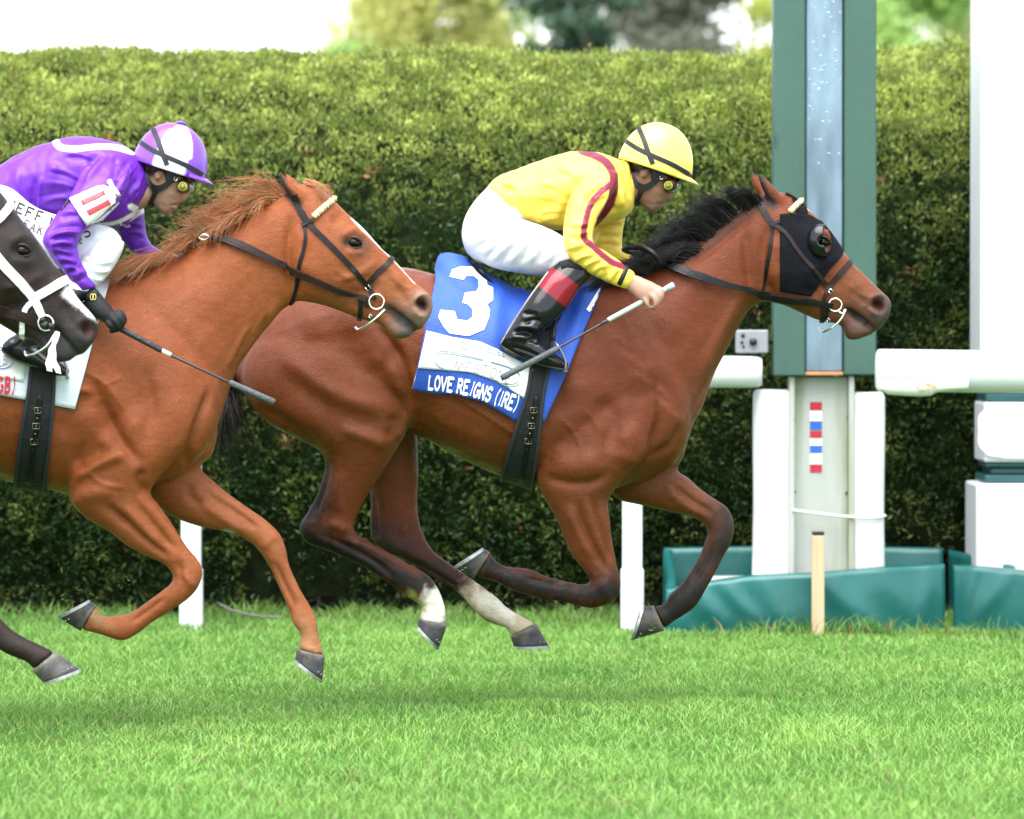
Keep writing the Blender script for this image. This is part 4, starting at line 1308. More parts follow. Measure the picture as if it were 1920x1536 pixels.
B_PAINT = [
    # warmer orange belly, elbows, thighs and face; plummy shoulder and neck
    dict(pts=[(600, 820), (700, 800), (800, 800), (900, 850), (1000, 880), (1090, 880), (1180, 890), (1260, 840)], r=60, color=(0.125, 0.036, 0.009), soft=1.6, dy=-.2, strength=.75, rough=.3),
    dict(pts=[(1480, 560), (1540, 590), (1600, 520), (1640, 545)], r=40, color=(0.150, 0.050, 0.016), soft=1.5, dy=-.06, strength=.7, rough=.3),
    dict(pts=[(1100, 960), (1120, 1040)], r=45, color=(0.135, 0.042, 0.012), soft=1.4, dy=-.12, ylo=-.4, yhi=0, strength=.7),
    dict(pts=[(1230, 910), (1310, 945)], r=40, color=(0.150, 0.050, 0.016), soft=1.4, dy=.12, ylo=0, yhi=.4, strength=.8),
    dict(pts=[(1405, 590), (1370, 650), (1330, 730), (1290, 800)], r=26, color=(0.150, 0.046, 0.014), soft=1.6, dy=0, strength=.8),
    dict(pts=[(1170, 600), (1200, 700), (1150, 790)], r=80, color=(0.116, 0.0262, 0.0090), soft=1.6, dy=-.22, strength=.7, rough=.3),
    dict(pts=[(1290, 520), (1230, 580)], r=60, color=(0.118, 0.0265, 0.0090), soft=1.6, dy=-.15, strength=.6, rough=.3),
    dict(pts=[(590, 940), (562, 985), (600, 1020), (680, 1045), (760, 1090), (800, 1100), (830, 1140)], r=34, color=BLK, soft=0.8, dy=-.12, ylo=-.4, yhi=0),
    dict(pts=[(610, 870), (596, 920), (575, 970)], r=12, color=BLK, soft=0.9, dy=-.12, ylo=-.4, yhi=0, strength=.9),
    dict(pts=[(834, 1118), (812, 1140), (812, 1175)], r=26, color=WHT, soft=0.35, dy=-.11, ylo=-.4, yhi=0, rough=.5),
    dict(pts=[(768, 1118), (790, 1136)], r=8, color=(0.22, 0.25, 0.06), soft=0.8, dy=-.11, ylo=-.4, yhi=0, rough=.6, strength=.8),
    dict(pts=[(700, 1000), (740, 1030), (800, 1060), (850, 1090), (880, 1110)], r=36, color=(0.020, 0.012, 0.010), soft=1.0, dy=.12, ylo=0, yhi=.4),
    dict(pts=[(900, 1125), (930, 1148), (985, 1180)], r=34, color=(0.46, 0.38, 0.27), soft=0.5, dy=.12, ylo=0, yhi=.4, rough=.5),
    dict(pts=[(905, 1118), (925, 1130), (950, 1150)], r=14, color=WHT, soft=0.8, dy=.12, ylo=0, yhi=.4, rough=.5),
    dict(pts=[(900, 1160), (925, 1172)], r=7, color=(0.12, 0.14, 0.04), soft=0.8, dy=.12, ylo=0, yhi=.4, rough=.5),
    dict(pts=[(1150, 1105), (1110, 1112), (1050, 1108), (980, 1090), (910, 1060)], r=36, color=BLK, soft=0.9, dy=-.12, ylo=-.4, yhi=0),
    dict(pts=[(1365, 960), (1352, 1020), (1320, 1070), (1285, 1120), (1235, 1160)], r=34, color=(0.022, 0.014, 0.012), soft=0.9, dy=.12, ylo=0, yhi=.4),
    dict(pts=[(1300, 1110), (1270, 1140), (1235, 1160)], r=30, color=BLK, soft=0.9, dy=.12, ylo=0, yhi=.4),
    # muzzle greys, nostril, lips
    dict(pts=[(1650, 600), (1625, 600), (1605, 618)], r=30, color=(0.075, 0.052, 0.042), soft=1.2, dy=-.05, strength=.85),
    dict(pts=[(1655, 560), (1664, 575), (1655, 600)], r=14, color=(0.05, 0.04, 0.038), soft=0.9, dy=-.05, strength=.9),
    dict(pts=[(1645, 569), (1650, 572), (1654, 577)], r=8, color=(0.045, 0.010, 0.009), soft=0.5, dy=-.05),
    dict(pts=[(1588, 580), (1608, 594), (1630, 611), (1640, 622)], r=5, color=(0.03, 0.025, 0.024), soft=1, dy=-.04),
    dict(pts=[(1525, 452), (1540, 455), (1554, 460)], r=12, color=(0.020, 0.012, 0.010), soft=0.8, dy=-.09),
    dict(pts=[(1508, 385), (1530, 401), (1550, 424)], r=3, color=(0.6, 0.58, 0.52), soft=0.5, dy=0),
    dict(pts=[(1424, 325), (1427, 345), (1436, 368), (1448, 384)], r=9, color=(0.018, 0.012, 0.011), soft=0.5, dy=-.06, ylo=-.3, yhi=0),
    dict(pts=[(1407, 319), (1410, 326)], r=7, color=(0.03, 0.018, 0.014), soft=0.6, dy=.05, ylo=0, yhi=.3),
    dict(pts=[(1430, 375), (1380, 410), (1330, 445), (1280, 480)], r=12, color=(0.03, 0.018, 0.015), soft=1.0, dy=0, strength=.7),
]
BV, BQ, bay_body = build_horse(FB, [dict(st=B_TORSO, n=28), B_NECK, B_HEAD, B_JAW, B_EAR_N, B_EAR_F, B_HIND_N, B_HIND_F, B_FORE_N, B_FORE_F], B_SCULPT, (0.132, 0.0300, 0.0078), B_PAINT, bay)
SKB = Skin(BV, BQ, FB)
hoof_mesh(FB, (839, 1170), (784, 1160), (823, 1215), (783, 1174), .043, -.11, bay, seed=1)
hoof_mesh(FB, (1005, 1170), (957, 1193), (1029, 1211), (963, 1213), .043, .115, bay, seed=2)
hoof_mesh(FB, (889, 1084), (919, 1036), (855, 1066), (910, 1030), .041, -.113, bay, seed=3)
hoof_mesh(FB, (1246, 1183), (1226, 1136), (1188, 1200), (1208, 1138), .041, .107, bay, seed=4)
eye_obj(FB, SKB, 1543, 455, 0.022, bay)
eye_obj(FB, SKB, 1538, 455, 0.021, bay, side=1)

# ---------------------------------------------------------------- chestnut horse (number 11)
FC = Frame(17.1)
ches = empty('horse', (FC.p(60, 800)[0], FC.D, 0))
tag(ches, 'galloping chestnut horse with a flying ginger mane and a white cloth', 'horse', 'galloping racehorses')
C_NECK = [(592, 352, 560, 562, .062), (555, 350, 548, 570, .074), (520, 368, 532, 580, .078), (465, 402, 508, 606, .086), (400, 440, 478, 645, .10), (330, 478, 452, 680, .125), (262, 505, 435, 720, .155), (200, 525, 415, 780, .17)]
C_TORSO = [(425, 735, 412, 785, .05), (415, 690, 395, 830, .13), (385, 630, 365, 868, .18), (330, 560, 330, 893, .205), (265, 525, 262, 918, .225), (190, 522, 170, 935, .25), (110, 540, 90, 918, .28), (30, 548, 20, 905, .295), (-60, 530, -50, 875, .295),
           (-140, 515, -120, 840, .275), (-220, 512, -180, 825, .265), (-300, 528, -260, 815, .25), (-370, 565, -335, 800, .22), (-425, 620, -400, 770, .16), (-455, 680, -450, 730, .08)]
C_HEAD = [(813, 568, 810, 588, .014), (808, 555, 802, 602, .036), (798, 545, 792, 617, .046), (780, 531, 772, 617, .050), (760, 510, 738, 594, .050), (735, 482, 690, 603, .056),
          (718, 468, 640, 585, .070), (686, 432, 605, 573, .092), (650, 398, 576, 567, .098), (618, 366, 552, 562, .088), (582, 343, 532, 530, .070), (548, 352, 520, 480, .04)]
C_JAW = [(778, 625, 772, 631, .012), (770, 618, 758, 635, .030), (755, 606, 742, 636, .038), (742, 596, 727, 626, .038), (728, 585, 714, 610, .038), (704, 572, 690, 602, .044), (680, 560, 655, 588, .05)]
C_EAR_N = [(525, 321, 528, 323, .004, -.045), (525, 334, 540, 333, .012, -.047), (530, 350, 553, 346, .019, -.047), (540, 367, 566, 358, .022, -.044), (555, 382, 580, 370, .022, -.038), (572, 394, 592, 382, .02, -.03)]
C_EAR_F = [(533, 321, 536, 323, .004, .045), (534, 334, 550, 333, .012, .047), (540, 350, 563, 346, .018, .047), (550, 367, 576, 358, .020, .044), (566, 382, 590, 370, .02, .036)]
C_FORE_N = [(375, 670, 170, 700, .07, -.12), (380, 760, 135, 800, .09, -.14), (340, 850, 125, 870, .10, -.145), (300, 895, 126, 915, .092, -.145), (282, 922, 133, 943, .085, -.142), (297, 945, 160, 972, .072, -.14), (315, 970, 200, 996, .061, -.137),
            (335, 1002, 243, 1027, .050, -.133), (354, 1030, 285, 1048, .043, -.13), (372, 1052, 310, 1061, .041, -.128), (380, 1075, 323, 1080, .042, -.127), (370, 1104, 320, 1094, .041, -.126), (352, 1124, 303, 1108, .036, -.125), (322, 1144, 278, 1126, .028, -.123),
            (285, 1168, 250, 1146, .025, -.12), (252, 1193, 225, 1154, .030, -.118), (228, 1203, 207, 1156, .032, -.117), (203, 1196, 192, 1155, .029, -.115), (178, 1188, 186, 1146, .031, -.114), (152, 1182, 180, 1133, .037, -.113)]
C_FORE_F = [(410, 740, 250, 830, .08, .11), (400, 850, 250, 905, .09, .13), (375, 878, 300, 955, .080, .13), (400, 902, 327, 972, .068, .128), (433, 929, 372, 987, .056, .125), (466, 952, 417, 997, .047, .122), (500, 976, 455, 1009, .042, .12), (525, 1002, 480, 1027, .042, .118),
            (537, 1032, 494, 1045, .040, .117), (542, 1056, 506, 1064, .031, .116), (555, 1088, 518, 1092, .025, .115), (572, 1120, 532, 1124, .026, .113), (586, 1145, 543, 1152, .031, .112), (595, 1168, 548, 1170, .033, .111), (597, 1188, 561, 1186, .029, .11), (601, 1208, 563, 1200, .030, .109), (608, 1230, 557, 1216, .037, .108)]
def hind_xf(st, du, dv, sc=1.0):
    return [(r[0]*sc+du, r[1]*sc+dv, r[2]*sc+du, r[3]*sc+dv, *r[4:]) for r in st]
C_HIND_N = hind_xf(B_HIND_N, -905, 30)
C_HIND_F = hind_xf(B_HIND_F, -1035, 45)
C_SCULPT = [
    ([(165, 700), (200, 770), (225, 820), (255, 858), (275, 872)], 11, -9), ([(180, 690), (235, 770), (275, 830)], 24, 6), ([(128, 905), (170, 880), (215, 858), (248, 848)], 9, 7), ([(135, 880), (170, 850), (200, 830)], 16, -5), ([(150, 760), (170, 800), (200, 850)], 26, 5),
    ([(272, 880), (262, 900), (275, 930)], 8, -7), ([(280, 700), (330, 760), (345, 830), (320, 875)], 34, 5), ([(395, 720), (372, 790), (345, 860), (332, 890)], 7, -8), ([(405, 770), (385, 830), (355, 865)], 12, 6), ([(340, 862), (332, 885), (300, 905)], 4, 6),
    ([(275, 690), (285, 760), (270, 840)], 12, -4), ([(140, 730), (175, 735), (195, 760)], 8, 4), ([(130, 950), (160, 930), (220, 920)], 14, 5), ([(195, 940), (215, 965), (245, 990)], 9, -4, -.3, -.05),
    # forearm
    ([(205, 945), (245, 985), (290, 1025), (318, 1050)], 6, -7, -.3, -.05), ([(252, 935), (290, 985), (330, 1035)], 5, -6, -.3, -.05), ([(225, 940), (265, 985), (305, 1030)], 7, 4, -.3, -.05), ([(275, 935), (310, 985), (345, 1030)], 6, 3, -.3, -.05), ([(345, 1080), (358, 1095)], 8, 4, -.3, -.05), ([(310, 1120), (270, 1150), (240, 1172)], 4, -5, -.3, -.05), ([(335, 1060), (340, 1085)], 6, -3, -.3, -.05),
    ([(355, 900), (365, 935), (385, 945)], 8, -5, .03, .3), ([(390, 925), (440, 955), (490, 995)], 6, -6, .03, .3), ([(375, 940), (420, 970), (465, 1000)], 8, 4, .03, .3), ([(515, 1050), (535, 1095), (558, 1140)], 5, -5, .03, .3), ([(530, 1045), (550, 1090), (570, 1130)], 4, 2, .03, .3), ([(500, 1020), (515, 1005)], 8, 3, .03, .3),
    *[([(300 + i*16, 600 + i*22), (340 + i*11, 640 + i*22), (362 + i*6, 690 + i*22)], 6, 1.0 if i % 2 else -1.0) for i in range(7)],
    ([(150, 690), (200, 720), (240, 780)], 3.5, 2.4), ([(200, 720), (225, 710)], 3, 2), ([(160, 880), (190, 905), (240, 915)], 3.5, 2.2), ([(620, 500), (650, 520), (680, 545)], 3, 2.2, -.2, -.02), ([(650, 520), (690, 512)], 3, 1.8, -.2, -.02), ([(725, 510), (748, 532), (775, 545)], 3, 2, -.2, -.01), ([(380, 900), (405, 925), (402, 945)], 2.5, 2.6, .03, .3), ([(170, 735), (140, 770), (110, 820)], 18, -3),
    ([(470, 600), (440, 650), (420, 700)], 5, 3), ([(500, 580), (480, 630), (455, 670)], 4, -3),
    # neck and head
    ([(540, 575), (500, 640), (470, 690), (435, 740)], 10, -6), ([(520, 560), (480, 640), (440, 700)], 14, 6), ([(470, 420), (420, 500), (370, 600)], 50, 4), ([(548, 400), (540, 470), (545, 530), (560, 556)], 9, -6, -.2, 0),
    ([(575, 420), (562, 470), (570, 525)], 20, 4, -.2, -.02), ([(712, 488), (672, 512), (625, 530)], 8, 3, -.2, -.02), ([(715, 530), (680, 548), (640, 560)], 12, -4, -.2, -.02), ([(640, 446), (662, 431), (688, 446)], 7, 4, -.2, -.02), ([(654, 457), (672, 458)], 7, -5, -.2, -.02), ([(648, 470), (664, 476), (682, 470)], 6, 2.5, -.2, -.02), ([(620, 420), (634, 410), (646, 400)], 12, -4, -.2, -.02),
    ([(778, 574), (782, 560), (794, 553), (806, 560)], 4.5, 4, -.2, -.005), ([(778, 574), (782, 588), (796, 596)], 4.5, 3.5, -.2, -.005), ([(790, 570), (795, 574)], 9.5, -16, -.2, -.005), ([(722, 572), (745, 590), (768, 609), (780, 622)], 3.2, -6, -.2, 0), ([(740, 535), (752, 552), (765, 575)], 7, -3, -.2, -.02), ([(725, 500), (750, 525)], 6, 3, -.2, -.02),
]
C_PAINT = [
    dict(pts=[(200, 960), (300, 1050), (350, 1090), (300, 1130), (230, 1180)], r=50, color=(0.265, 0.082, 0.028), soft=1.5, dy=-.12, ylo=-.4, yhi=0, strength=.7),
    dict(pts=[(400, 940), (500, 1010), (540, 1080), (580, 1180)], r=50, color=(0.280, 0.092, 0.034), soft=1.5, dy=.12, ylo=0, yhi=.4, strength=.8),
    dict(pts=[(520, 590), (470, 680), (420, 780)], r=30, color=(0.260, 0.080, 0.027), soft=1.6, dy=0, strength=.8),
    dict(pts=[(640, 560), (720, 540), (770, 560)], r=36, color=(0.250, 0.085, 0.032), soft=1.5, dy=-.06, strength=.6),
    dict(pts=[(300, 620), (260, 720), (200, 800)], r=80, color=(0.185, 0.046, 0.0150), soft=1.6, dy=-.22, strength=.6, rough=.3),
    dict(pts=[(662, 409), (692, 440), (737, 483), (778, 528)], r=3.2, color=(0.75, 0.70, 0.64), soft=0.6, dy=0),
    dict(pts=[(790, 600), (765, 602), (745, 618)], r=26, color=(0.15, 0.11, 0.085), soft=1.3, dy=-.05, strength=.9),
    dict(pts=[(750, 596), (768, 612), (758, 628)], r=12, color=(0.055, 0.055, 0.055), soft=1.2, dy=-.05, strength=.9),
    dict(pts=[(722, 572), (745, 590), (768, 609), (780, 622)], r=6, color=(0.035, 0.033, 0.033), soft=1.2, dy=-.05),
    dict(pts=[(788, 560), (800, 572), (798, 592)], r=13, color=(0.22, 0.16, 0.12), soft=1.0, dy=-.05, strength=.8),
    dict(pts=[(789, 568), (794, 571), (797, 578)], r=8.5, color=(0.030, 0.010, 0.009), soft=0.5, dy=-.05),
    dict(pts=[(650, 452), (664, 455), (680, 462)], r=11, color=(0.05, 0.028, 0.02), soft=1.0, dy=-.09),
    dict(pts=[(526, 326), (532, 350), (545, 370), (560, 384)], r=8, color=(0.035, 0.020, 0.014), soft=0.5, dy=-.06, ylo=-.3, yhi=0),
    dict(pts=[(110, 1150), (180, 1150)], r=22, color=(0.24, 0.20, 0.09), soft=1.0, dy=-.11, ylo=-.4, yhi=0, strength=.6, rough=.6),
    dict(pts=[(560, 1190), (585, 1220)], r=26, color=(0.40, 0.20, 0.10), soft=1.0, dy=.11, ylo=0, yhi=.4, strength=.8),
    dict(pts=[(425, 997), (435, 998)], r=5, color=(0.35, 0.32, 0.28), soft=0.6, dy=.12, ylo=0, yhi=.4, rough=.5),
]
CV, CQ, ches_body = build_horse(FC, [dict(st=C_TORSO, n=28), C_NECK, C_HEAD, C_JAW, C_EAR_N, C_EAR_F, C_HIND_N, C_HIND_F, C_FORE_N, C_FORE_F], C_SCULPT, (0.228, 0.060, 0.0155), C_PAINT, ches)
SKC = Skin(CV, CQ, FC)
hoof_mesh(FC, (150, 1184), (180, 1134), (112, 1160), (170, 1129), .043, -.113, ches, seed=5)
hoof_mesh(FC, (609, 1229), (556, 1217), (604, 1276), (553, 1236), .043, .108, ches, seed=6)
for (a, b, c, d, dy_, st_) in (((839, 1170), (784, 1160), (823, 1215), (783, 1174), -.11, (-905, 30)), ((1005, 1170), (957, 1193), (1029, 1211), (963, 1213), .115, (-1035, 45))):
    sh = lambda q: (q[0] + st_[0], q[1] + st_[1])
    hoof_mesh(FC, sh(a), sh(b), sh(c), sh(d), .043, dy_, ches, seed=8)
eye_obj(FC, SKC, 664, 456, 0.022, ches, lid=(0.045, 0.020, 0.012))
eye_obj(FC, SKC, 664, 456, 0.021, ches, side=1)

# ---------------------------------------------------------------- dark horse at the left edge
FD = Frame(16.2)
dark = empty('horse', (FD.p(-420, 800)[0], FD.D, 0))
tag(dark, 'dark brown horse with a white bridle, its head entering at the left edge', 'horse', 'galloping racehorses')
XH = dict(sc=1.10, rot=8.5, piv=(664, 456), to=(42, 470))
D_HEAD = xf(C_HEAD, **XH); D_JAW = xf(C_JAW, **XH); D_EAR_N = xf(C_EAR_N, **XH); D_EAR_F = xf(C_EAR_F, **XH)
def shift(st, du, dv): return [(r[0]+du, r[1]+dv, r[2]+du, r[3]+dv, *r[4:]) for r in st]
t0 = xf([(592, 352, 560, 562, .065), (555, 350, 548, 570, .078)], **XH)
D_NECK = t0 + [(-130, 340, -95, 580, .085), (-190, 395, -125, 640, .095), (-260, 450, -160, 700, .11), (-330, 490, -190, 745, .135), (-400, 520, -215, 800, .16), (-460, 540, -240, 850, .175)]
D_TORSO = shift(C_TORSO, -640, 40); D_FORE_N = shift(C_FORE_N, -640, 45)
D_HIND_N = shift(C_HIND_N, -640, 45); D_HIND_F = shift(C_HIND_F, -640, 45)
D_FORE_F = [(-235, 780, -400, 870, .085, .11), (-240, 890, -390, 950, .09, .12), (-215, 930, -320, 985, .08, .12), (-180, 970, -250, 1030, .068, .12), (-140, 1010, -195, 1065, .056, .12), (-105, 1045, -150, 1095, .046, .118), (-75, 1075, -118, 1120, .042, .117), (-48, 1105, -92, 1142, .040, .116),
            (-25, 1128, -66, 1163, .032, .115), (0, 1158, -34, 1190, .027, .114), (24, 1182, -10, 1214, .028, .113), (44, 1194, 12, 1228, .033, .112), (64, 1204, 34, 1237, .032, .111), (84, 1214, 50, 1243, .032, .11), (103, 1224, 62, 1256, .038, .108)]
def xs_(p): return xf(p, **XH)
D_SCULPT = [(xs_(s[0]), s[1]*1.1, s[2]*1.1, *s[3:]) for s in C_SCULPT if min(p[0] for p in s[0]) > 536]
D_PAINT = [
    dict(pts=[(134, 548), (156, 566), (178, 583), (200, 596)], r=15, color=(0.66, 0.65, 0.64), soft=0.25, dy=-.03, rough=.5),
    dict(pts=xs_([(789, 568), (794, 571), (797, 578)]), r=10, color=(0.07, 0.014, 0.012), soft=0.5, dy=-.05),
    dict(pts=xs_([(790, 600), (765, 602), (745, 618)]), r=30, color=(0.035, 0.033, 0.034), soft=1.2, dy=-.05),
    dict(pts=xs_([(722, 572), (745, 590), (768, 609), (780, 622)]), r=5, color=(0.10, 0.10, 0.10), soft=1.2, dy=-.05, strength=.5),
    dict(pts=xs_([(650, 452), (664, 455), (680, 462)]), r=14, color=(0.010, 0.009, 0.009), soft=1.0, dy=-.09),
]
DV, DQ, dark_body = build_horse(FD, [D_TORSO, D_NECK, D_HEAD, D_JAW, D_EAR_N, D_EAR_F, D_HIND_N, D_HIND_F, D_FORE_N, D_FORE_F], D_SCULPT, (0.020, 0.012, 0.0095), D_PAINT, dark, voxel=.010, smooth=4)
SKD = Skin(DV, DQ, FD)
hoof_mesh(FD, (104, 1222), (60, 1258), (148, 1256), (80, 1281), .046, .108, dark, light=0.02, seed=9)
hoof_mesh(FD, (150-640, 1229), (180-640, 1179), (112-640, 1205), (170-640, 1174), .043, -.113, dark, seed=10)
eye_obj(FD, SKD, 42, 471, 0.023, dark, ang=0.15)
# ================================================================ jockeys
m_skin = mat('skin', rough=0.45, spec=0.35, attr='pattern', noise=0.06, nscale=30)
m_silk = mat('racing_silk', rough=0.42, spec=0.32, attr='pattern', bump=0.06, bscale=160)
m_breech = mat('white_breeches', (0.66, 0.66, 0.71), 0.55, spec=0.3, bump=0.08, bscale=200)
m_boot = mat('patent_boot', rough=0.20, spec=0.30, attr='pattern', coat=0.12)
m_helmet = mat('helmet_cover', rough=0.30, spec=0.45, attr='pattern')
m_strap = mat('black_elastic', (0.007, 0.007, 0.010), 0.5, noise=0.15, nscale=60)
m_glove = mat('black_glove', (0.009, 0.0095, 0.0115), 0.7, bump=0.2, bscale=120)

def off(st, du, dv):
    return [(r[0]+du, r[1]+dv, r[2]+du, r[3]+dv, *r[4:]) for r in st]
def offp(st, du, dv): return [(a+du, b+dv) for a, b in st]
def mirror_y(st): return [(*r[:5], -r[5]) for r in st]
def scale_w(st, s): 
    out = []
    for r in st:
        a, b = np.array(r[:2]), np.array(r[2:4]); c = (a + b) / 2
        a, b = c + (a - c) * s, c + (b - c) * s
        out.append((a[0], a[1], b[0], b[1], r[4] * s, *r[5:]))
    return out
def finger(fr, pts, r):
    P3 = cr(np.array([fr.p(*q) for q in pts]), 4)
    V, Fc = tube(P3, np.linspace(r, r * 0.82, len(P3)), 10)
    return V, Fc

HEAD = [(1262, 305, 1182, 292, .070), (1268, 322, 1180, 306, .076), (1266, 338, 1182, 322, .075), (1259, 351, 1185, 338, .071), (1253, 362, 1189, 352, .066), (1249, 373, 1192, 365, .060),
        (1243, 383, 1196, 377, .052), (1235, 394, 1204, 387, .042), (1226, 401, 1213, 396, .026)]
NOSE = [(1264, 340, 1250, 338, .010), (1266, 352, 1248, 352, .013), (1265, 363, 1246, 364, .017), (1261, 371, 1246, 372, .019), (1254, 375, 1246, 376, .012)]
LIPU = [(1249, 377, 1236, 379, .012), (1247, 381, 1232, 383, .022), (1243, 383, 1230, 385, .018)]
LIPL = [(1242, 386, 1230, 387, .012), (1241, 390, 1228, 391, .020), (1237, 393, 1226, 394, .016)]
BROW = [(1270, 333, 1250, 331, .05), (1271, 338, 1250, 338, .058), (1266, 343, 1250, 342, .05)]
NECK = [(1215, 340, 1172, 318, .055), (1205, 368, 1165, 328, .060), (1190, 382, 1150, 332, .075), (1170, 392, 1130, 335, .09)]
EAR = [(1214, 314, 1204, 314, .006, -.078), (1217, 320, 1200, 320, .010, -.082), (1214, 328, 1199, 327, .010, -.083), (1208, 335, 1200, 334, .007, -.08)]

def helmet_mesh(fr, cu, cv, tilt, colorf, parent, la=71, hh=87, hw=.112):
    """dome with a brim; colorf(local x, side, up) -> colour"""
    a = math.radians(tilt)
    ex = np.array((math.cos(a), math.sin(a))); ey = np.array((math.sin(a), -math.cos(a)))
    nlat, nlon = 22, 56
    V, C = [], []
    def pt(x, y, z, inner=1.0):
        u, v = np.array((cu, cv)) + ex * x + ey * y
        p = fr.p(u, v, 0); p[1] += z
        return p
    for i in range(nlat):
        ph = (i / (nlat - 1)) * math.pi / 2
        for j in range(nlon):
            th = 2 * math.pi * j / nlon
            cp = max(1e-4, math.cos(ph)) ** 0.92
            x, z, y = la * cp * math.cos(th), hw * cp * math.sin(th), hh * math.sin(ph) ** 0.98
            x -= 3 * math.sin(ph)
            V.append(pt(x, y, z)); C.append(colorf(x, z, y, th, ph))
    Fc = [(i*nlon+j, i*nlon+(j+1) % nlon, (i+1)*nlon+(j+1) % nlon, (i+1)*nlon+j) for i in range(nlat-1) for j in range(nlon)]
    # rolled rim going inside
    o = len(V)
    for q, (s, y) in enumerate(((0.99, -3), (0.93, -4), (0.88, 2))):
        for j in range(nlon):
            th = 2 * math.pi * j / nlon
            V.append(pt(la * s * math.cos(th), y, hw * s * math.sin(th))); C.append(colorf(la * math.cos(th), hw * math.sin(th), 0, th, 0) if q == 0 else (0.02, 0.02, 0.02))
    rows = [0] + [o + q*nlon for q in range(3)]
    for r0, r1 in zip(rows[:-1], rows[1:]):
        Fc += [(r0+(j+1) % nlon, r0+j, r1+j, r1+(j+1) % nlon) for j in range(nlon)]
    Fc.append(tuple(o + 2*nlon + j for j in range(nlon)))
    V = np.array(V)
    h = mesh_obj('helmet', V, Fc, m_helmet, parent, colors=np.array(C))
    # brim
    bv, bc = [], []
    m_ = 25
    for j in range(m_):
        th = -0.95 + 1.9 * j / (m_ - 1)
        ext = 17 * math.cos(th * 1.55) ** 0.8 if abs(th) < 1.0 else 0
        for s, y, e in ((1.0, 6, 0), (1.0, 2, ext), (0.99, -1, ext), (0.97, -2, 0)):
            bv.append(pt(la * s * math.cos(th) + e, y - (2.5 if e else 0), hw * s * math.sin(th) * (1 + 0.1 * (e > 0)))); bc.append(colorf(la, 0, 1, 0.0, 0.0))
    bf = [(i*4+k, (i+1)*4+k, (i+1)*4+(k+1) % 4, i*4+(k+1) % 4) for i in range(m_-1) for k in range(4)]
    mesh_obj('brim', bv, bf, m_helmet, h, colors=np.array(bc))
    tri = [f for f in Fc]
    b = BVHTree.FromPolygons([tuple(v) for v in V], [tuple(f) for f in tri])
    sk = Skin.__new__(Skin); sk.b, sk.fr = b, fr
    return h, sk

def rib2(sk, pts, w, th, name, m_, parent, dy):
    V, Fc = ribbon(sk, pts, w, th, mirror=False, dy=dy)
    mesh_obj(name, V, Fc, m_, parent, smooth=False)
    V2 = V.copy(); V2[:, 1] = 2 * sk.fr.D - V2[:, 1]
    mesh_obj(name, V2, [f[::-1] for f in Fc], m_, parent, smooth=False)

def jockey_head_gear(fr, du, dv, body_sk, hel, hel_sk, root, lens_rim=(0.55, 0.52, 0.08)):
    T = lambda p: offp(p, du, dv)
    # helmet bands
    rib2(hel_sk, T([(1169, 262), (1195, 279), (1222, 292), (1262, 310), (1296, 330)]), 8.5, .003, 'helmet_band', m_strap, hel, -.1)
    rib2(hel_sk, T([(1198, 241), (1207, 262), (1216, 288), (1224, 308)]), 9, .0045, 'helmet_band', m_strap, hel, -.1)
    # harness under the helmet and round the ear
    har = empty('chin_harness', root.location); har.parent = root; har.location = (0, 0, 0)
    for pts, w in (([(1174, 300), (1182, 322), (1192, 344), (1204, 352), (1216, 349), (1230, 338), (1240, 330)], [7, 8, 10, 13, 11, 9, 8]), ([(1204, 352), (1198, 368), (1192, 384), (1196, 389)], [10, 8, 8, 7]), ([(1222, 306), (1224, 318), (1227, 336)], [14, 14, 12])):
        rib2(body_sk, T(pts), w, .010, 'strap', m_strap, har, -.08)
    rib2(body_sk, T([(1178, 304), (1205, 308), (1235, 320), (1270, 333)]), 10, .012, 'brow_pad', m_strap, har, -.08)
    # goggles
    gog = empty('goggles', root.location); gog.parent = root; gog.location = (0, 0, 0)
    V, Fc = fr.loft(off([(1266, 336, 1244, 332, .062), (1272, 341, 1242, 337, .074), (1272, 350, 1242, 349, .075), (1267, 358, 1244, 358, .066), (1262, 361, 1248, 361, .05)], du, dv), n=20)
    mesh_obj('goggle_frame', V, Fc, mat('goggle_frame', (0.075, 0.030, 0.018), 0.25, spec=0.5), gog)
    c = fr.p(1253 + du, 348 + dv, -.077)
    for r0, y0, y1, mm in ((0.0155, 0.012, -0.004, mat('goggle_ring', lens_rim, 0.3, spec=0.5)), (0.0115, 0.0, -0.0065, mat('goggle_lens', (0.22, 0.21, 0.03), 0.1, spec=0.7))):
        V, Fc = tube([c + np.array((0, y0, 0)), c + np.array((0, y1, 0))], r0, 18); mesh_obj('side_lens', V, Fc, mm, gog)
    V, Fc = fr.loft(off([(1273, 341, 1262, 341, .050), (1276, 347, 1262, 347, .056), (1274, 354, 1262, 354, .052), (1269, 358, 1260, 358, .04)], du, dv), n=16)
    mesh_obj('front_lens', V, Fc, mat('goggle_front', (0.35, 0.38, 0.38), 0.08, spec=0.8, metal=0.3), gog)
    rib2(body_sk, T([(1247, 341), (1238, 331), (1232, 322)]), 5, .014, 'elastic', m_strap, gog, -.08)
    c = fr.p(1240 + du, 333 + dv, -.092)
    pts = [c + np.array((a, 0, b)) for a, b in ((-.007, -.004), (.003, -.008), (.007, .004), (-.003, .008), (-.007, -.004))]
    V, Fc = tube(pts, .0015, 6); mesh_obj('buckle', V, Fc, m_chrome, gog)

def wrinkle(V, Q, fr, lines, dy):
    return sculpt(V, Q, fr, lines, dy)

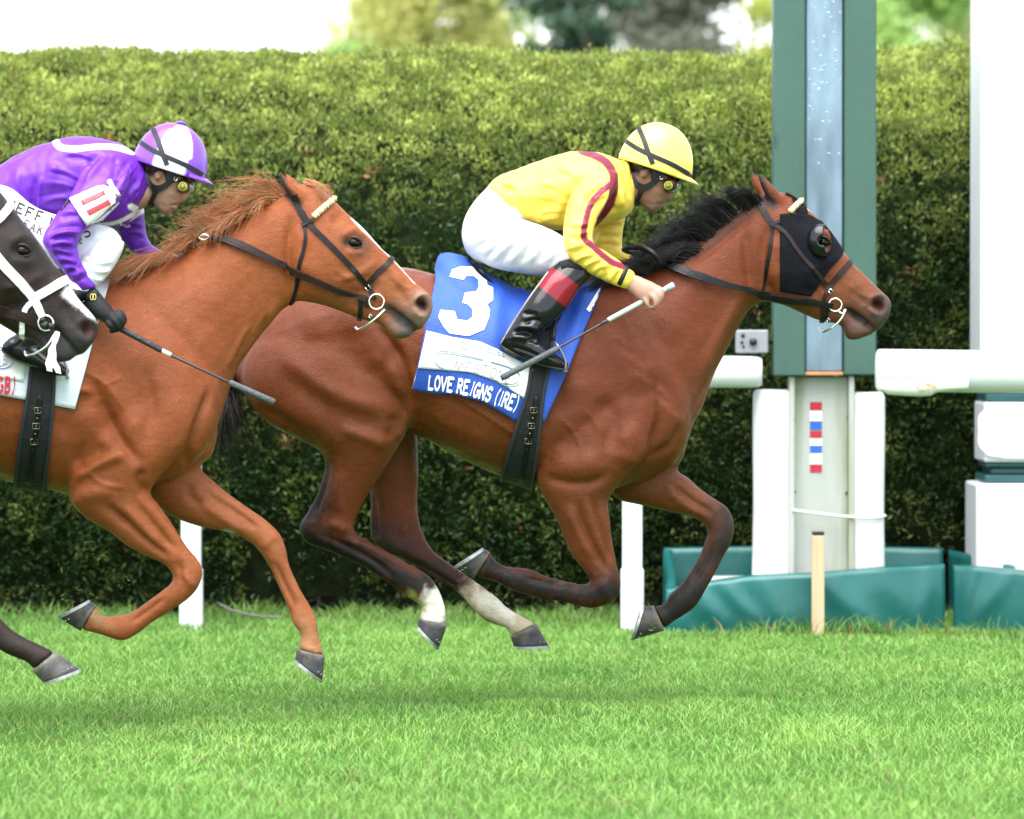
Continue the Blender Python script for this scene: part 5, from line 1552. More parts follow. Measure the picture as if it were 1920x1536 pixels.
def garment(name, fr, lofts, voxel, base, paints, wr, root, m_, smooth=6, dy=-.2, noise_amp=0.0, seed=1, tail=1):
    V, Q = remesh([fr.loft(p) for p in lofts], voxel, 0)
    V = lap(V, Q, smooth, 0.5, 0)
    if noise_amp:
        N = vnormals(V, Q)
        w = (vnoise(V * np.array((1, 1, 0.45)), 22, seed) - 0.5) * 2 + (vnoise(V * np.array((1.2, 1, 0.5)), 48, seed + 3) - 0.5)
        V = V + N * (w * noise_amp)[:, None]
    V = sculpt(V, Q, fr, wr, dy, 1.5)
    V = lap(V, Q, tail, 0.4, 0)
    C = None
    if base is not None:
        C = np.tile(np.array(base), (len(V), 1)).astype(float)
        for p in paints: C = paint(V, C, fr, **p)
    o = mesh_obj(name, V, Q, m_, root, colors=C)
    return V, Q, o

# ---------------------------------------------------------------- yellow jockey
FY = FB
jy = empty('person', (FY.p(1050, 500)[0], FY.D, FY.p(0, 690)[2]))
tag(jy, 'jockey in yellow and maroon silks and white breeches crouching over the bay horse', 'person', 'jockeys')
Y_TORSO = [(908, 358, 972, 414, .135), (925, 337, 990, 420, .148), (965, 319, 1030, 430, .155), (1006, 303, 1075, 434, .168), (1050, 289, 1115, 428, .182), (1090, 284, 1150, 416, .188), (1130, 288, 1176, 405, .168), (1156, 297, 1188, 390, .11), (1170, 304, 1192, 376, .074), (1178, 312, 1194, 366, .066)]
Y_ARM_N = [(1160, 322, 1100, 318, 0.055, -0.12), (1157, 345, 1085, 345, 0.066, -0.165), (1140, 378, 1068, 372, 0.064, -0.213), (1122, 408, 1060, 402, 0.06, -0.247), (1112, 436, 1057, 432, 0.057, -0.275), (1112, 454, 1058, 460, 0.056, -0.295), (1120, 462, 1066, 483, 0.053, -0.294), (1136, 472, 1088, 502, 0.05, -0.288), (1152, 483, 1112, 516, 0.045, -0.28), (1165, 493, 1135, 528, 0.041, -0.275), (1175, 502, 1154, 536, 0.037, -0.27), (1187, 510, 1173, 541, 0.036, -0.268), (1191, 515, 1178, 542, 0.03, -0.268)]
Y_ARM_F = [(1175, 335, 1115, 335, .055, .12), (1178, 370, 1112, 372, .062, .165), (1172, 410, 1110, 412, .058, .185), (1167, 442, 1108, 440, .054, .185), (1167, 466, 1108, 462, .050, .18), (1180, 474, 1130, 492, .044, .16), (1200, 477, 1168, 502, .035, .13)]
Y_PELV = [(960, 330, 1020, 425, .12), (930, 340, 990, 425, .14), (908, 357, 968, 432, .155), (884, 385, 942, 455, .172), (868, 418, 922, 484, .178), (866, 448, 908, 498, .150), (874, 472, 896, 496, .10)]
Y_THIGH = [(892, 392, 884, 480, .085, -.085), (930, 400, 918, 500, .10, -.12), (975, 410, 968, 512, .102, -.16), (1020, 425, 1020, 517, .094, -.195), (1055, 443, 1056, 512, .082, -.215), (1082, 462, 1078, 512, .072, -.222), (1104, 480, 1084, 516, .055, -.222)]
Y_SHIN = [(1112, 482, 1050, 482, 0.062, -0.222), (1114, 502, 1040, 492, 0.066, -0.242), (1106, 522, 1032, 502, 0.064, -0.26), (1088, 541, 1024, 512, 0.062, -0.277), (1064, 577, 1007, 535, 0.06, -0.294), (1042, 600, 985, 567, 0.055, -0.311), (1018, 622, 962, 604, 0.048, -0.311), (1003, 645, 944, 634, 0.044, -0.311), (1000, 660, 938, 648, 0.04, -0.311)]
Y_FOOT = [(942, 630, 937, 648, 0.026, -0.311), (958, 618, 952, 660, 0.04, -0.311), (1000, 630, 988, 675, 0.043, -0.315), (1030, 655, 1020, 686, 0.044, -0.321), (1054, 671, 1048, 694, 0.038, -0.325), (1066, 681, 1062, 694, 0.022, -0.327)]
Y_HAND = [(1183, 514, 1172, 541, 0.024, -0.27), (1196, 517, 1182, 549, 0.026, -0.274), (1212, 524, 1194, 560, 0.026, -0.28), (1228, 531, 1207, 566, 0.024, -0.284), (1238, 540, 1218, 568, 0.018, -0.284)]
Y_HAND_F = [(1185, 476, 1170, 500, .03, .12), (1205, 474, 1195, 505, .03, .10), (1230, 474, 1222, 500, .028, .085), (1250, 474, 1246, 492, .018, .075)]
SKIN_Y = (0.27, 0.135, 0.085)
inner = [scale_w(p, 0.70) for p in (Y_TORSO, Y_ARM_N, Y_ARM_F, Y_PELV, Y_THIGH, mirror_y(Y_THIGH), Y_SHIN, mirror_y(Y_SHIN), Y_FOOT, mirror_y(Y_FOOT))]
lof = [FY.loft(p) for p in inner + [HEAD, NOSE, LIPU, LIPL, BROW, NECK, EAR, [(*r[:5], -r[5]) for r in EAR], Y_HAND, Y_HAND_F]]
lof += [finger(FY, [(1205, 556, -.292), (1211, 566, -.302), (1216, 576, -.296), (1211, 580, -.278)], .0095), finger(FY, [(1216, 548, -.296), (1227, 560, -.308), (1229, 574, -.302), (1224, 579, -.280)], .0098), finger(FY, [(1225, 541, -.294), (1236, 552, -.306), (1237, 565, -.300), (1231, 571, -.278)], .0095), finger(FY, [(1232, 537, -.290), (1242, 546, -.298), (1242, 557, -.294), (1236, 563, -.276)], .0088),
        finger(FY, [(1190, 545, -.265), (1206, 556, -.258), (1218, 560, -.256), (1226, 556, -.258)], .0105)]
V, Q = remesh(lof, .0055, 0)
V = lap(V, Q, 3, 0.5, 0)
FACE_SC = [([(1246, 384), (1236, 383), (1228, 384)], 1.6, -3.0, -.12, .12), ([(1244, 374), (1236, 370), (1230, 362)], 3, -1.2, -.12, .12), ([(1222, 386), (1212, 382)], 4, -1.2, -.12, .12), ([(1238, 362), (1226, 360)], 8, 1.5, -.12, .12), ([(1206, 320), (1210, 328)], 3, -2.5, -.12, -.05), ([(1255, 369), (1251, 372)], 2.2, -2.2, -.05, .05)]
V = sculpt(V, Q, FY, FACE_SC, -.06)
C = np.tile(np.array(SKIN_Y), (len(V), 1))
LIPC = (0.25, 0.09, 0.08)
C = paint(V, C, FY, [(1246, 379), (1236, 382)], 3.0, LIPC, 0.8, dy=-.03, ylo=-.1, yhi=.1, rough=.1)
C = paint(V, C, FY, [(1241, 389), (1232, 389)], 3.0, LIPC, 0.8, dy=-.03, ylo=-.1, yhi=.1, rough=.1)
C = paint(V, C, FY, [(1240, 395), (1220, 392), (1206, 378), (1215, 366)], 9, (0.16, 0.095, 0.072), 1.6, dy=-.06, ylo=-.12, yhi=.12, rough=.3, strength=.6)
C = paint(V, C, FY, [(1180, 296), (1190, 306), (1212, 310), (1180, 325)], 9, (0.02, 0.014, 0.012), 0.6, dy=-.08, ylo=-.12, yhi=.12)
C = paint(V, C, FY, [(1190, 540), (1215, 548), (1235, 556), (1220, 575)], 30, (0.42, 0.235, 0.17), 0.8, dy=-.21, ylo=-.4, yhi=-.14)
mesh_obj('body', V, Q, m_skin, jy, colors=C)
HSK_Y = Skin(V, Q, FY)
YEL, MAR = (0.84, 0.62, 0.090), (0.16, 0.012, 0.035)
Y_PAINT = [
    dict(pts=[(1092, 282), (1118, 292), (1140, 308), (1150, 330), (1150, 350)], r=8.5, color=MAR, soft=0.15, dy=-.15, rough=.02),
    dict(pts=[(1158, 336), (1160, 355), (1152, 385), (1138, 405), (1118, 425), (1118, 410), (1130, 390), (1140, 370), (1144, 338)], r=1, color=MAR, dy=-.2, closed=True, rough=.02, ylo=-.3, yhi=.0),
    dict(pts=[(1146, 345), (1125, 362), (1108, 382), (1100, 405), (1094, 435), (1094, 446), (1110, 462), (1130, 480), (1150, 494), (1168, 500)], r=6, color=(0.20, 0.012, 0.038), soft=0.15, dy=-.24, rough=.02, ylo=-.5, yhi=-.05),
]
def creases(lines, r=4.5, a=2.6, ylo=-.6, yhi=0):
    out = []
    for i, l in enumerate(lines):
        out.append((l, r, a, ylo, yhi)); out.append(([(p[0] + 5, p[1] + 6) for p in l], r, -a * .9, ylo, yhi))
    return out
Y_WR = creases([[(1072, 372), (1045, 352), (1010, 340)], [(1066, 385), (1035, 372), (1000, 366)], [(1062, 400), (1040, 394), (1010, 398)], [(1085, 345), (1065, 322), (1040, 312)], [(930, 350), (945, 368), (965, 392)], [(948, 338), (965, 356), (985, 378)], [(1130, 345), (1112, 352), (1096, 368)], [(1136, 362), (1120, 372), (1104, 390)], [(1066, 420), (1082, 424), (1104, 420)], [(1062, 438), (1082, 440), (1106, 434)], [(1075, 492), (1092, 482), (1112, 478)], [(1092, 504), (1108, 492), (1126, 486)], [(1108, 514), (1122, 502), (1140, 494)]]) + creases([[(1120, 440), (1140, 436), (1160, 440)], [(1118, 425), (1140, 418), (1168, 418)], [(1120, 455), (1140, 452), (1162, 458)]], 4.5, 2.6, .02, .4) + [([(1075, 360), (1060, 395), (1058, 430)], 7, -4, -.5, -.02), ([(1110, 350), (1090, 378), (1075, 400)], 6, 2), ([(1098, 372), (1110, 376)], 4, -3, -.5, -.1), ([(1108, 446), (1096, 450), (1080, 450)], 4, -3, -.5, -.1), ([(1070, 478), (1090, 470), (1108, 460)], 5, -2, -.5, -.1), ([(1066, 466), (1090, 458)], 4, 2, -.5, -.1),
        ([(1130, 525), (1140, 512), (1150, 500)], 4.5, -2.5, -.5, -.1), ([(1140, 530), (1150, 515), (1158, 503)], 4.5, 2.5, -.5, -.1), ([(1120, 518), (1134, 500)], 4, 3, -.5, -.1), ([(1148, 532), (1156, 520), (1164, 508)], 4.5, -2.5, -.5, -.1),
        ([(1120, 330), (1095, 345), (1070, 370)], 8, -3, -.5, -.02), ([(1062, 330), (1050, 360), (1056, 400)], 12, 3, -.5, -.02), ([(930, 342), (950, 352), (970, 356)], 6, -4, -.5, 0), ([(925, 352), (940, 345), (958, 346)], 4, 3, -.5, 0), ([(990, 400), (1020, 385), (1050, 380)], 9, -3, -.5, 0), ([(1000, 420), (1030, 405), (1052, 402)], 7, 3, -.5, 0), ([(960, 380), (1000, 365), (1040, 350)], 10, 2, -.5, 0),
        ([(1160, 400), (1150, 385), (1158, 360)], 5, -3), ([(1172, 392), (1166, 375), (1170, 345)], 5, 3), ([(1184, 372), (1178, 345), (1170, 315)], 4, -4, -.5, 0), ([(1120, 430), (1150, 420), (1172, 405)], 4, 3, -.5, 0), ([(1130, 440), (1120, 455), (1118, 465)], 5, 3, .02, .3)]
V, Q, silk_y = garment('silks', FY, [Y_TORSO, Y_ARM_N, Y_ARM_F], .0050, YEL, Y_PAINT, Y_WR, jy, m_silk, 5, noise_amp=.0026, seed=4)
SSK_Y = Skin(V, Q, FY)
V, Fc = ribbon(SSK_Y, [(1176, 499), (1169, 516), (1161, 533)], 8, .004, mirror=False, dy=-.2); mesh_obj('cuff_band', V, Fc, m_strap, silk_y)
V, Fc = FY.loft([(1180, 306, 1184, 372, .070), (1176, 296, 1186, 378, .078), (1168, 296, 1188, 386, .086), (1164, 300, 1186, 390, .080), (1160, 305, 1180, 388, .06)], n=28)
mesh_obj('collar', V, Fc, mat('yellow_silk_collar', (0.82, 0.56, 0.05), 0.36, bump=0.1, bscale=40), silk_y)
BR_WR = [([(885, 470), (920, 450), (960, 430)], 6, -2.5)] + [([(905 + i*17, 498 - abs(i-4)*1.5), (925 + i*17, 470 - i), (955 + i*14, 448)], 4, 2.6 if i % 2 else -2.6, -.4, 0) for i in range(8)] + [([(870, 470), (920, 505), (1000, 517)], 6, -4, -.4, 0), ([(1040, 505), (1050, 480), (1075, 470)], 4, -3, -.4, 0), ([(1030, 512), (1045, 490), (1062, 470)], 4, 3, -.4, 0), ([(915, 370), (945, 395), (968, 408)], 6, -3, -.4, 0)]
V, Q, br_y = garment('breeches', FY, [Y_PELV, Y_THIGH, mirror_y(Y_THIGH)], .0070, None, [], BR_WR, jy, m_breech, 6, noise_amp=.0010, seed=8)
BK = (0.008, 0.008, 0.010)
BT_PAINT = [dict(pts=[(1034, 500), (1086, 536), (1065, 580), (1007, 535)], r=1, color=(0.20, 0.007, 0.016), dy=-.28, closed=True, rough=0)]
BT_WR = [([(980, 608), (1000, 600), (1018, 606)], 4, -4), ([(965, 615), (990, 612), (1012, 618)], 4, 4), ([(962, 624), (985, 622), (1005, 632)], 4, -5), ([(955, 634), (975, 632), (998, 640)], 5, 4), ([(985, 588), (1002, 590)], 4, -3), ([(950, 648), (990, 660), (1030, 680)], 3, -3), ([(985, 640), (1000, 636), (1010, 645)], 4, -4)]
for sgn in (1, -1):
    sh, ft = (Y_SHIN, Y_FOOT) if sgn == 1 else (mirror_y(Y_SHIN), mirror_y(Y_FOOT))
    V, Q, bo = garment('boot', FY, [sh, ft], .0045, BK, BT_PAINT if sgn == 1 else [], BT_WR if sgn == 1 else [], jy, m_boot, 4, dy=-.25)
    if sgn == 1:
        KSK = Skin(V, Q, FY)
        V, Fc = ribbon(KSK, [(1113, 496), (1088, 492), (1060, 488), (1048, 492)], 26, .005, mirror=False, dy=-.26); mesh_obj('knee_band', V, Fc, mat('black_cloth', (0.012, 0.012, 0.014), 0.85), bo)
        V, Fc = ribbon(KSK, [(938, 650), (958, 662), (988, 677), (1020, 688), (1060, 695)], 7, .006, mirror=False, dy=-.25); mesh_obj('sole', V, Fc, mat('boot_sole', (0.05, 0.05, 0.045), 0.5), bo)
        V, Fc = ribbon(KSK, [(1028, 510), (985, 570), (945, 634), (938, 648)], 1.6, .003, mirror=False, dy=-.24); mesh_obj('seam', V, Fc, mat('boot_piping', (0.30, 0.27, 0.24), 0.4), bo)
def col_y(x, z, y, th, ph): return (0.84, 0.70, 0.13)
hel_y, hsk = helmet_mesh(FY, 1227, 317, 19, col_y, jy)
jockey_head_gear(FY, 0, 0, HSK_Y, hel_y, hsk, jy)

# whip of the yellow jockey
def whip(fr, pts_list, label, dy):
    dy0, dy1 = dy
    q0, q1 = np.array(pts_list[0][0], float), np.array(pts_list[-1][1], float)
    def at(q):
        t = np.linalg.norm(np.array(q, float) - q0) / np.linalg.norm(q1 - q0)
        return fr.p(*q, dy0 + (dy1 - dy0) * t)
    a0 = at(q0)
    root = empty('whip', a0); tag(root, label, 'whip', 'jockey whips')
    for (p0, p1, r0, r1, name, mm) in [(q[0], q[1], q[2], q[3], q[4], q[5]) for q in pts_list]:
        a, b = at(p0), at(p1)
        pts = [a, a + (b-a)*.03, a + (b-a)*.5, b - (b-a)*.03, b]
        V, Fc = tube(pts, [r0*.8, r0, (r0+r1)/2, r1, r1*.8], 14)
        mesh_obj(name, V, Fc, mm, root)
    return root
m_foam = mat('grey_foam', (0.07, 0.08, 0.085), 0.75, bump=0.4, bscale=90, noise=0.2, nscale=40)
m_shaft = mat('black_shaft', (0.03, 0.03, 0.035), 0.3)
whip(FY, [((1263, 534), (1248, 542), .011, .010, 'end_cap', mat('pale_blue_rubber', (0.38, 0.55, 0.68), 0.5)), ((1250, 541), (1139, 601), .0095, .009, 'grip', mat('grey_green_grip', (0.42, 0.48, 0.45), 0.45, noise=0.1)), ((1141, 600), (1126, 608), .0075, .006, 'ferrule', m_shaft), ((1130, 606), (1044, 654), .0045, .0042, 'shaft', m_shaft), ((1048, 652), (940, 709), .0105, .0115, 'padded_flap', m_foam)],
     'long whip with a pale grip in the yellow jockey\'s bare hand', (-.255, -.43))

# ---------------------------------------------------------------- purple jockey
FP = FC
DU, DVV = -910, 3
jp = empty('person', (FP.p(150, 500)[0], FP.D, FP.p(0, 690)[2]))
tag(jp, 'jockey in purple and white silks with a number 11 armband on the chestnut horse', 'person', 'jockeys')
P_TORSO = [(-45, 348, 10, 405, .135), (0, 311, 55, 412, .148), (40, 287, 100, 420, .158), (87, 269, 150, 428, .172), (131, 257, 195, 432, .184), (187, 260, 237, 420, .188), (225, 269, 258, 396, .165), (246, 281, 274, 380, .11), (258, 290, 282, 370, .076), (266, 300, 284, 362, .066)]
P_ARM_N = [(250, 318, 175, 292, 0.055, -0.12), (243, 345, 152, 322, 0.068, -0.185), (226, 376, 136, 356, 0.066, -0.23), (198, 402, 118, 386, 0.061, -0.265), (170, 424, 100, 412, 0.056, -0.293), (149, 446, 84, 438, 0.054, -0.318), (145, 464, 81, 455, 0.053, -0.32), (148, 480, 92, 474, 0.051, -0.317), (154, 494, 104, 492, 0.048, -0.313), (163, 510, 120, 511, 0.045, -0.31), (173, 526, 137, 531, 0.041, -0.305), (181, 539, 148, 546, 0.037, -0.3)]
P_ARM_F = [(262, 335, 205, 335, .055, .12), (270, 375, 212, 385, .060, .165), (272, 412, 216, 418, .056, .18), (275, 440, 226, 440, .052, .18), (285, 460, 238, 462, .047, .17), (302, 470, 258, 482, .038, .15), (318, 476, 290, 494, .03, .13)]
P_PELV = [(10, 325, 60, 410, .12), (-25, 335, 35, 415, .14), (-48, 350, 10, 430, .155), (-72, 385, -15, 455, .172), (-88, 420, -35, 486, .178), (-90, 450, -48, 500, .15), (-80, 475, -60, 498, .10)]
P_THIGH = [(-55, 352, -70, 480, 0.088, -0.09), (-20, 344, -25, 488, 0.1, -0.111), (22, 352, 20, 492, 0.105, -0.138), (62, 385, 62, 498, 0.102, -0.154), (120, 406, 112, 504, 0.095, -0.17), (175, 418, 165, 505, 0.084, -0.18), (212, 428, 192, 500, 0.07, -0.185), (230, 448, 215, 478, 0.04, -0.185)]
P_SHIN = [(234, 452, 168, 442, .064, -.185), (232, 466, 162, 466, .066, -.212), (220, 492, 152, 486, .062, -.237), (200, 520, 134, 510, .058, -.261), (172, 547, 110, 536, .056, -.285), (140, 580, 82, 566, .054, -.309), (108, 615, 54, 602, .048, -.309), (72, 655, 14, 645, .044, -.309), (66, 672, 4, 660, .04, -.309)]
P_FOOT = off(Y_FOOT, -935, 12)
P_HAND = [(170, 524, 138, 532, .03, -.295), (180, 540, 150, 547, 0.026, -0.29), (193, 556, 158, 566, 0.029, -0.294), (206, 572, 168, 584, 0.03, -0.3), (218, 588, 184, 598, 0.028, -0.302), (226, 600, 198, 606, 0.022, -0.302)]
P_HAND_F = [(300, 470, 280, 490, .03, .13), (320, 474, 308, 494, .03, .11), (336, 480, 330, 494, .02, .10)]
inner = [scale_w(p, 0.70) for p in (P_TORSO, P_ARM_N, P_ARM_F, P_PELV, P_THIGH, mirror_y(P_THIGH), P_SHIN, mirror_y(P_SHIN), P_FOOT, mirror_y(P_FOOT))] + [scale_w(P_HAND, .8), P_HAND_F]
lof = [FP.loft(p) for p in inner + [off(p, DU, DVV) for p in (HEAD, NOSE, LIPU, LIPL, BROW, NECK)] + [off(EAR, DU, DVV), off([(*r[:5], -r[5]) for r in EAR], DU, DVV)]]
V, Q = remesh(lof, .0055, 0)
V = lap(V, Q, 3, 0.5, 0)
V = sculpt(V, Q, FP, [(offp(s[0], DU, DVV), *s[1:]) for s in FACE_SC], -.06)
SKIN_P = (0.34, 0.19, 0.125)
C = np.tile(np.array(SKIN_P), (len(V), 1))
C = paint(V, C, FP, offp([(1246, 379), (1236, 382)], DU, DVV), 3.0, LIPC, 0.8, dy=-.03, ylo=-.1, yhi=.1, rough=.1)
C = paint(V, C, FP, offp([(1241, 389), (1232, 389)], DU, DVV), 3.0, LIPC, 0.8, dy=-.03, ylo=-.1, yhi=.1, rough=.1)
C = paint(V, C, FP, offp([(1244, 384), (1236, 384)], DU, DVV), 1.3, (0.7, 0.66, 0.6), 0.8, dy=-.03, ylo=-.1, yhi=.1, rough=.1)
C = paint(V, C, FP, offp([(1240, 395), (1220, 392), (1206, 378), (1215, 366)], DU, DVV), 9, (0.25, 0.155, 0.115), 1.6, dy=-.06, ylo=-.12, yhi=.12, rough=.3, strength=.5)
C = paint(V, C, FP, offp([(1180, 296), (1190, 306), (1212, 310), (1180, 325)], DU, DVV), 9, (0.02, 0.014, 0.012), 0.6, dy=-.08, ylo=-.12, yhi=.12)
mesh_obj('body', V, Q, m_skin, jp, colors=C)
HSK_P = Skin(V, Q, FP)
PUR, WHI = (0.125, 0.020, 0.385), (0.82, 0.82, 0.84)
P_PAINT = [
    dict(pts=[(100, 262), (110, 274), (135, 280), (175, 276), (215, 276), (246, 284)], r=5.5, color=WHI, soft=0.2, dy=-.12, rough=.02, ylo=-.3, yhi=-.01),
    dict(pts=[(181, 420), (205, 419), (228, 411), (252, 395)], r=3.2, color=WHI, soft=0.2, dy=-.17, rough=.02, ylo=-.3, yhi=.3),
    dict(pts=[(220, 415), (224, 422), (230, 421)], r=2.0, color=WHI, soft=0.2, dy=-.17, rough=.02, ylo=-.3, yhi=.3),
    dict(pts=[(246, 388), (254, 392)], r=6, color=WHI, soft=0.2, dy=-.12, rough=.02, ylo=-.3, yhi=.3),
]
P_WR = creases([[(150, 340), (118, 322), (80, 312)], [(142, 356), (110, 345), (75, 342)], [(134, 374), (105, 370), (70, 378)], [(175, 300), (145, 288), (110, 286)], [(20, 330), (35, 355), (60, 385)], [(225, 330), (205, 345), (180, 352)], [(228, 350), (206, 368), (186, 372)], [(150, 400), (128, 398), (110, 404)], [(92, 470), (112, 470), (140, 478)], [(104, 488), (124, 488), (148, 494)], [(118, 504), (136, 504), (156, 510)], [(240, 300), (232, 318), (228, 340)], [(250, 345), (240, 362), (238, 382)]]) + creases([[(225, 425), (245, 420), (268, 425)], [(230, 440), (250, 436), (272, 442)]], 4.5, 2.6, .02, .4) + [([(185, 280), (165, 310), (150, 335), (140, 360)], 8, -5, -.5, -.02), ([(200, 290), (178, 315), (160, 345)], 6, 4, -.5, -.02), ([(235, 300), (222, 330), (215, 350)], 5, -4, -.5, -.02), ([(248, 305), (232, 335), (222, 355)], 4, 4, -.5, -.02), ([(212, 290), (214, 320), (210, 345)], 5, -3, -.5, -.02), ([(255, 330), (240, 360), (232, 385)], 5, -4, -.5, 0), ([(262, 320), (252, 350), (245, 380)], 4, 4, -.5, 0),
        ([(160, 428), (135, 425), (105, 430), (88, 442)], 5, -4, -.5, -.1), ([(158, 438), (130, 436), (100, 445)], 4, 4, -.5, -.1), ([(145, 447), (118, 446), (95, 452)], 4, -5, -.5, -.1), ([(143, 458), (115, 456), (96, 462)], 4, 4, -.5, -.1), ([(143, 465), (120, 464)], 4, -4, -.5, -.1),
        ([(158, 500), (145, 505), (128, 510)], 4.5, -2.8, -.5, -.1), ([(164, 508), (148, 514)], 4.5, 2.8, -.5, -.1), ([(168, 518), (150, 526), (138, 530)], 4.5, -2.8, -.5, -.1), ([(160, 480), (150, 500)], 4, 2, -.5, -.1),
        ([(65, 330), (60, 360), (55, 392)], 7, -4, -.5, 0), ([(72, 330), (68, 365), (66, 395)], 5, 4, -.5, 0), ([(60, 370), (95, 362), (130, 358)], 5, -2.5, -.5, 0), ([(30, 310), (28, 345), (34, 380)], 9, 3, -.5, 0), ([(100, 300), (90, 330), (70, 350)], 12, 3, -.5, 0), ([(185, 425), (215, 425), (245, 405)], 5, 3, -.5, 0)]
V, Q, silk_p = garment('silks', FP, [P_TORSO, P_ARM_N, P_ARM_F], .0050, PUR, P_PAINT, P_WR, jp, m_silk, 5, noise_amp=.0030, seed=14)
SSK_P = Skin(V, Q, FP)
V, Fc = FP.loft(off([(1180, 306, 1184, 372, .068), (1176, 298, 1186, 376, .074), (1170, 298, 1186, 382, .078), (1166, 302, 1184, 384, .06)], DU, DVV), n=28)
mesh_obj('collar', V, Fc, mat('purple_silk_collar', PUR, 0.36, bump=0.1, bscale=40), silk_p)
# armband with number 11
class Flat:
    """panel mapped by four px corners onto a skin"""
    def __init__(s, sk, a, b, c, d, off_=0.004, dy=-.22): s.sk, s.q, s.o, s.dy = sk, [np.array(x, float) for x in (a, b, c, d)], off_, dy
    def at(s, x, y, lift=0):
        a, b, c, d = s.q
        u, v = (a*(1-x) + b*x)*(1-y) + (d*(1-x) + c*x)*y
        loc, nor = s.sk.hit(u, v, s.dy)
        return loc + np.array((0, -1.0, 0)) * (s.o + lift)
    def poly(s, pts, lift, n=8, th=0.003):
        """solid patch of a convex outline given in 0..1 coords, fan-meshed in rings so that it follows the surface"""
        pts = np.array(pts, float); c = pts.mean(0); m = len(pts)
        V = [s.at(*c, lift)]
        for k in range(1, n + 1):
            for p in pts: V.append(s.at(*(c + (p - c) * k / n), lift))
        Fc = [(0, 1 + (j+1) % m, 1 + j) for j in range(m)]
        for k in range(n - 1):
            o = 1 + k*m
            Fc += [(o + j, o + (j+1) % m, o + m + (j+1) % m, o + m + j) for j in range(m)]
        o = 1 + (n-1)*m; N = len(V)
        V += [V[o + j] + np.array((0, th + 0.004, 0)) for j in range(m)]
        Fc += [(o + j, o + (j+1) % m, N + (j+1) % m, N + j) for j in range(m)]
        return np.array(V), Fc
ab = Flat(SSK_P, (131, 372), (205, 340), (228, 388), (163, 424), .018)
rr_ = [(0, 0), (.35, 0), (.7, 0), (.86, .06), (.96, .2), (1, .4), (1, .62), (.96, .8), (.86, .94), (.7, 1), (.35, 1), (0, 1), (0, .66), (0, .33)]
V, Fc = ab.poly(rr_, 0.0, 10, 0.006); arm = mesh_obj('armband', V, Fc, mat('white_armband', (0.82, 0.83, 0.80), 0.35), jp, smooth=True)
m_rd = mat('red_digit', (0.75, 0.045, 0.06), 0.4)
for y0, y1 in ((.22, .38), (.58, .76)):
    V, Fc = ab.poly([(.2, y0), (.5, y0), (.8, y0), (.8, y1), (.5, y1), (.2, y1)], 0.004, 4, 0.002); mesh_obj('digit_one', V, Fc, m_rd, arm)
V, Fc = ribbon(SSK_P, [(204, 342), (210, 352), (220, 366)], 6, .010, mirror=False, dy=-.2); mesh_obj('armband_tie', V, Fc, MATS['white_armband'], arm)
V, Fc = ribbon(SSK_P, [(133, 372), (124, 384), (115, 394)], 5, .006, mirror=False, dy=-.2); mesh_obj('armband_strap', V, Fc, m_strap, arm)
PBR_WR = [([(160, 470), (185, 455), (205, 462)], 5, -3, -.4, 0), ([(165, 478), (190, 470), (215, 470)], 4, 3, -.4, 0), ([(0, 470), (60, 492), (120, 502)], 6, -3, -.4, 0), ([(185, 430), (178, 452), (160, 468)], 6, 3, -.4, 0)]
V, Q, br_p = garment('breeches', FP, [P_PELV, P_THIGH, mirror_y(P_THIGH)], .0070, None, [], PBR_WR, jp, m_breech, 6, noise_amp=.001, seed=18)
BSK_P = Skin(V, Q, FP)
PS_WR = [([(158, 478 + i*7), (190, 486 + i*8), (215, 480 + i*9)], 3, 2.5 if i % 2 else -2.5) for i in range(6)]
for sgn in (1, -1):
    sh, ft = (P_SHIN, P_FOOT) if sgn == 1 else (mirror_y(P_SHIN), mirror_y(P_FOOT))
    garment('gaiter', FP, [sh[:6]], .005, None, [], PS_WR if sgn == 1 else [], jp, m_breech, 4, dy=-.25)
    garment('boot', FP, [[(r[0]+2, r[1], r[2]-2, r[3], r[4]+.003, r[5]) for r in sh[4:]], ft], .0048, BK, [], [], jp, m_boot, 4, dy=-.25)
def col_p(x, z, y, th, ph):
    w = (0.45 < abs(th % (2*math.pi) - math.pi) - 0.0 < 9)
    a = (th % (2 * math.pi))
    a = a if a <= math.pi else 2 * math.pi - a      # 0 front .. pi back, both sides alike
    xx = x / max(1e-3, 71 * max(0.08, math.cos(ph)))
    white = -0.42 < xx < 0.52 and ph < 1.40
    return (0.82, 0.82, 0.84) if white else (0.18, 0.055, 0.50)
hel_p, hsk = helmet_mesh(FP, 1227 + DU, 317 + DVV - 2, 18, col_p, jp)
jockey_head_gear(FP, DU, DVV - 1, HSK_P, hel_p, hsk, jp)
V, Fc = tube([FP.p(331, 231), FP.p(340, 230), FP.p(351, 234)], [.003, .0065, .003], 8); mesh_obj('button', V, Fc, mat('purple_button', (0.18, 0.055, 0.50), 0.4), hel_p)
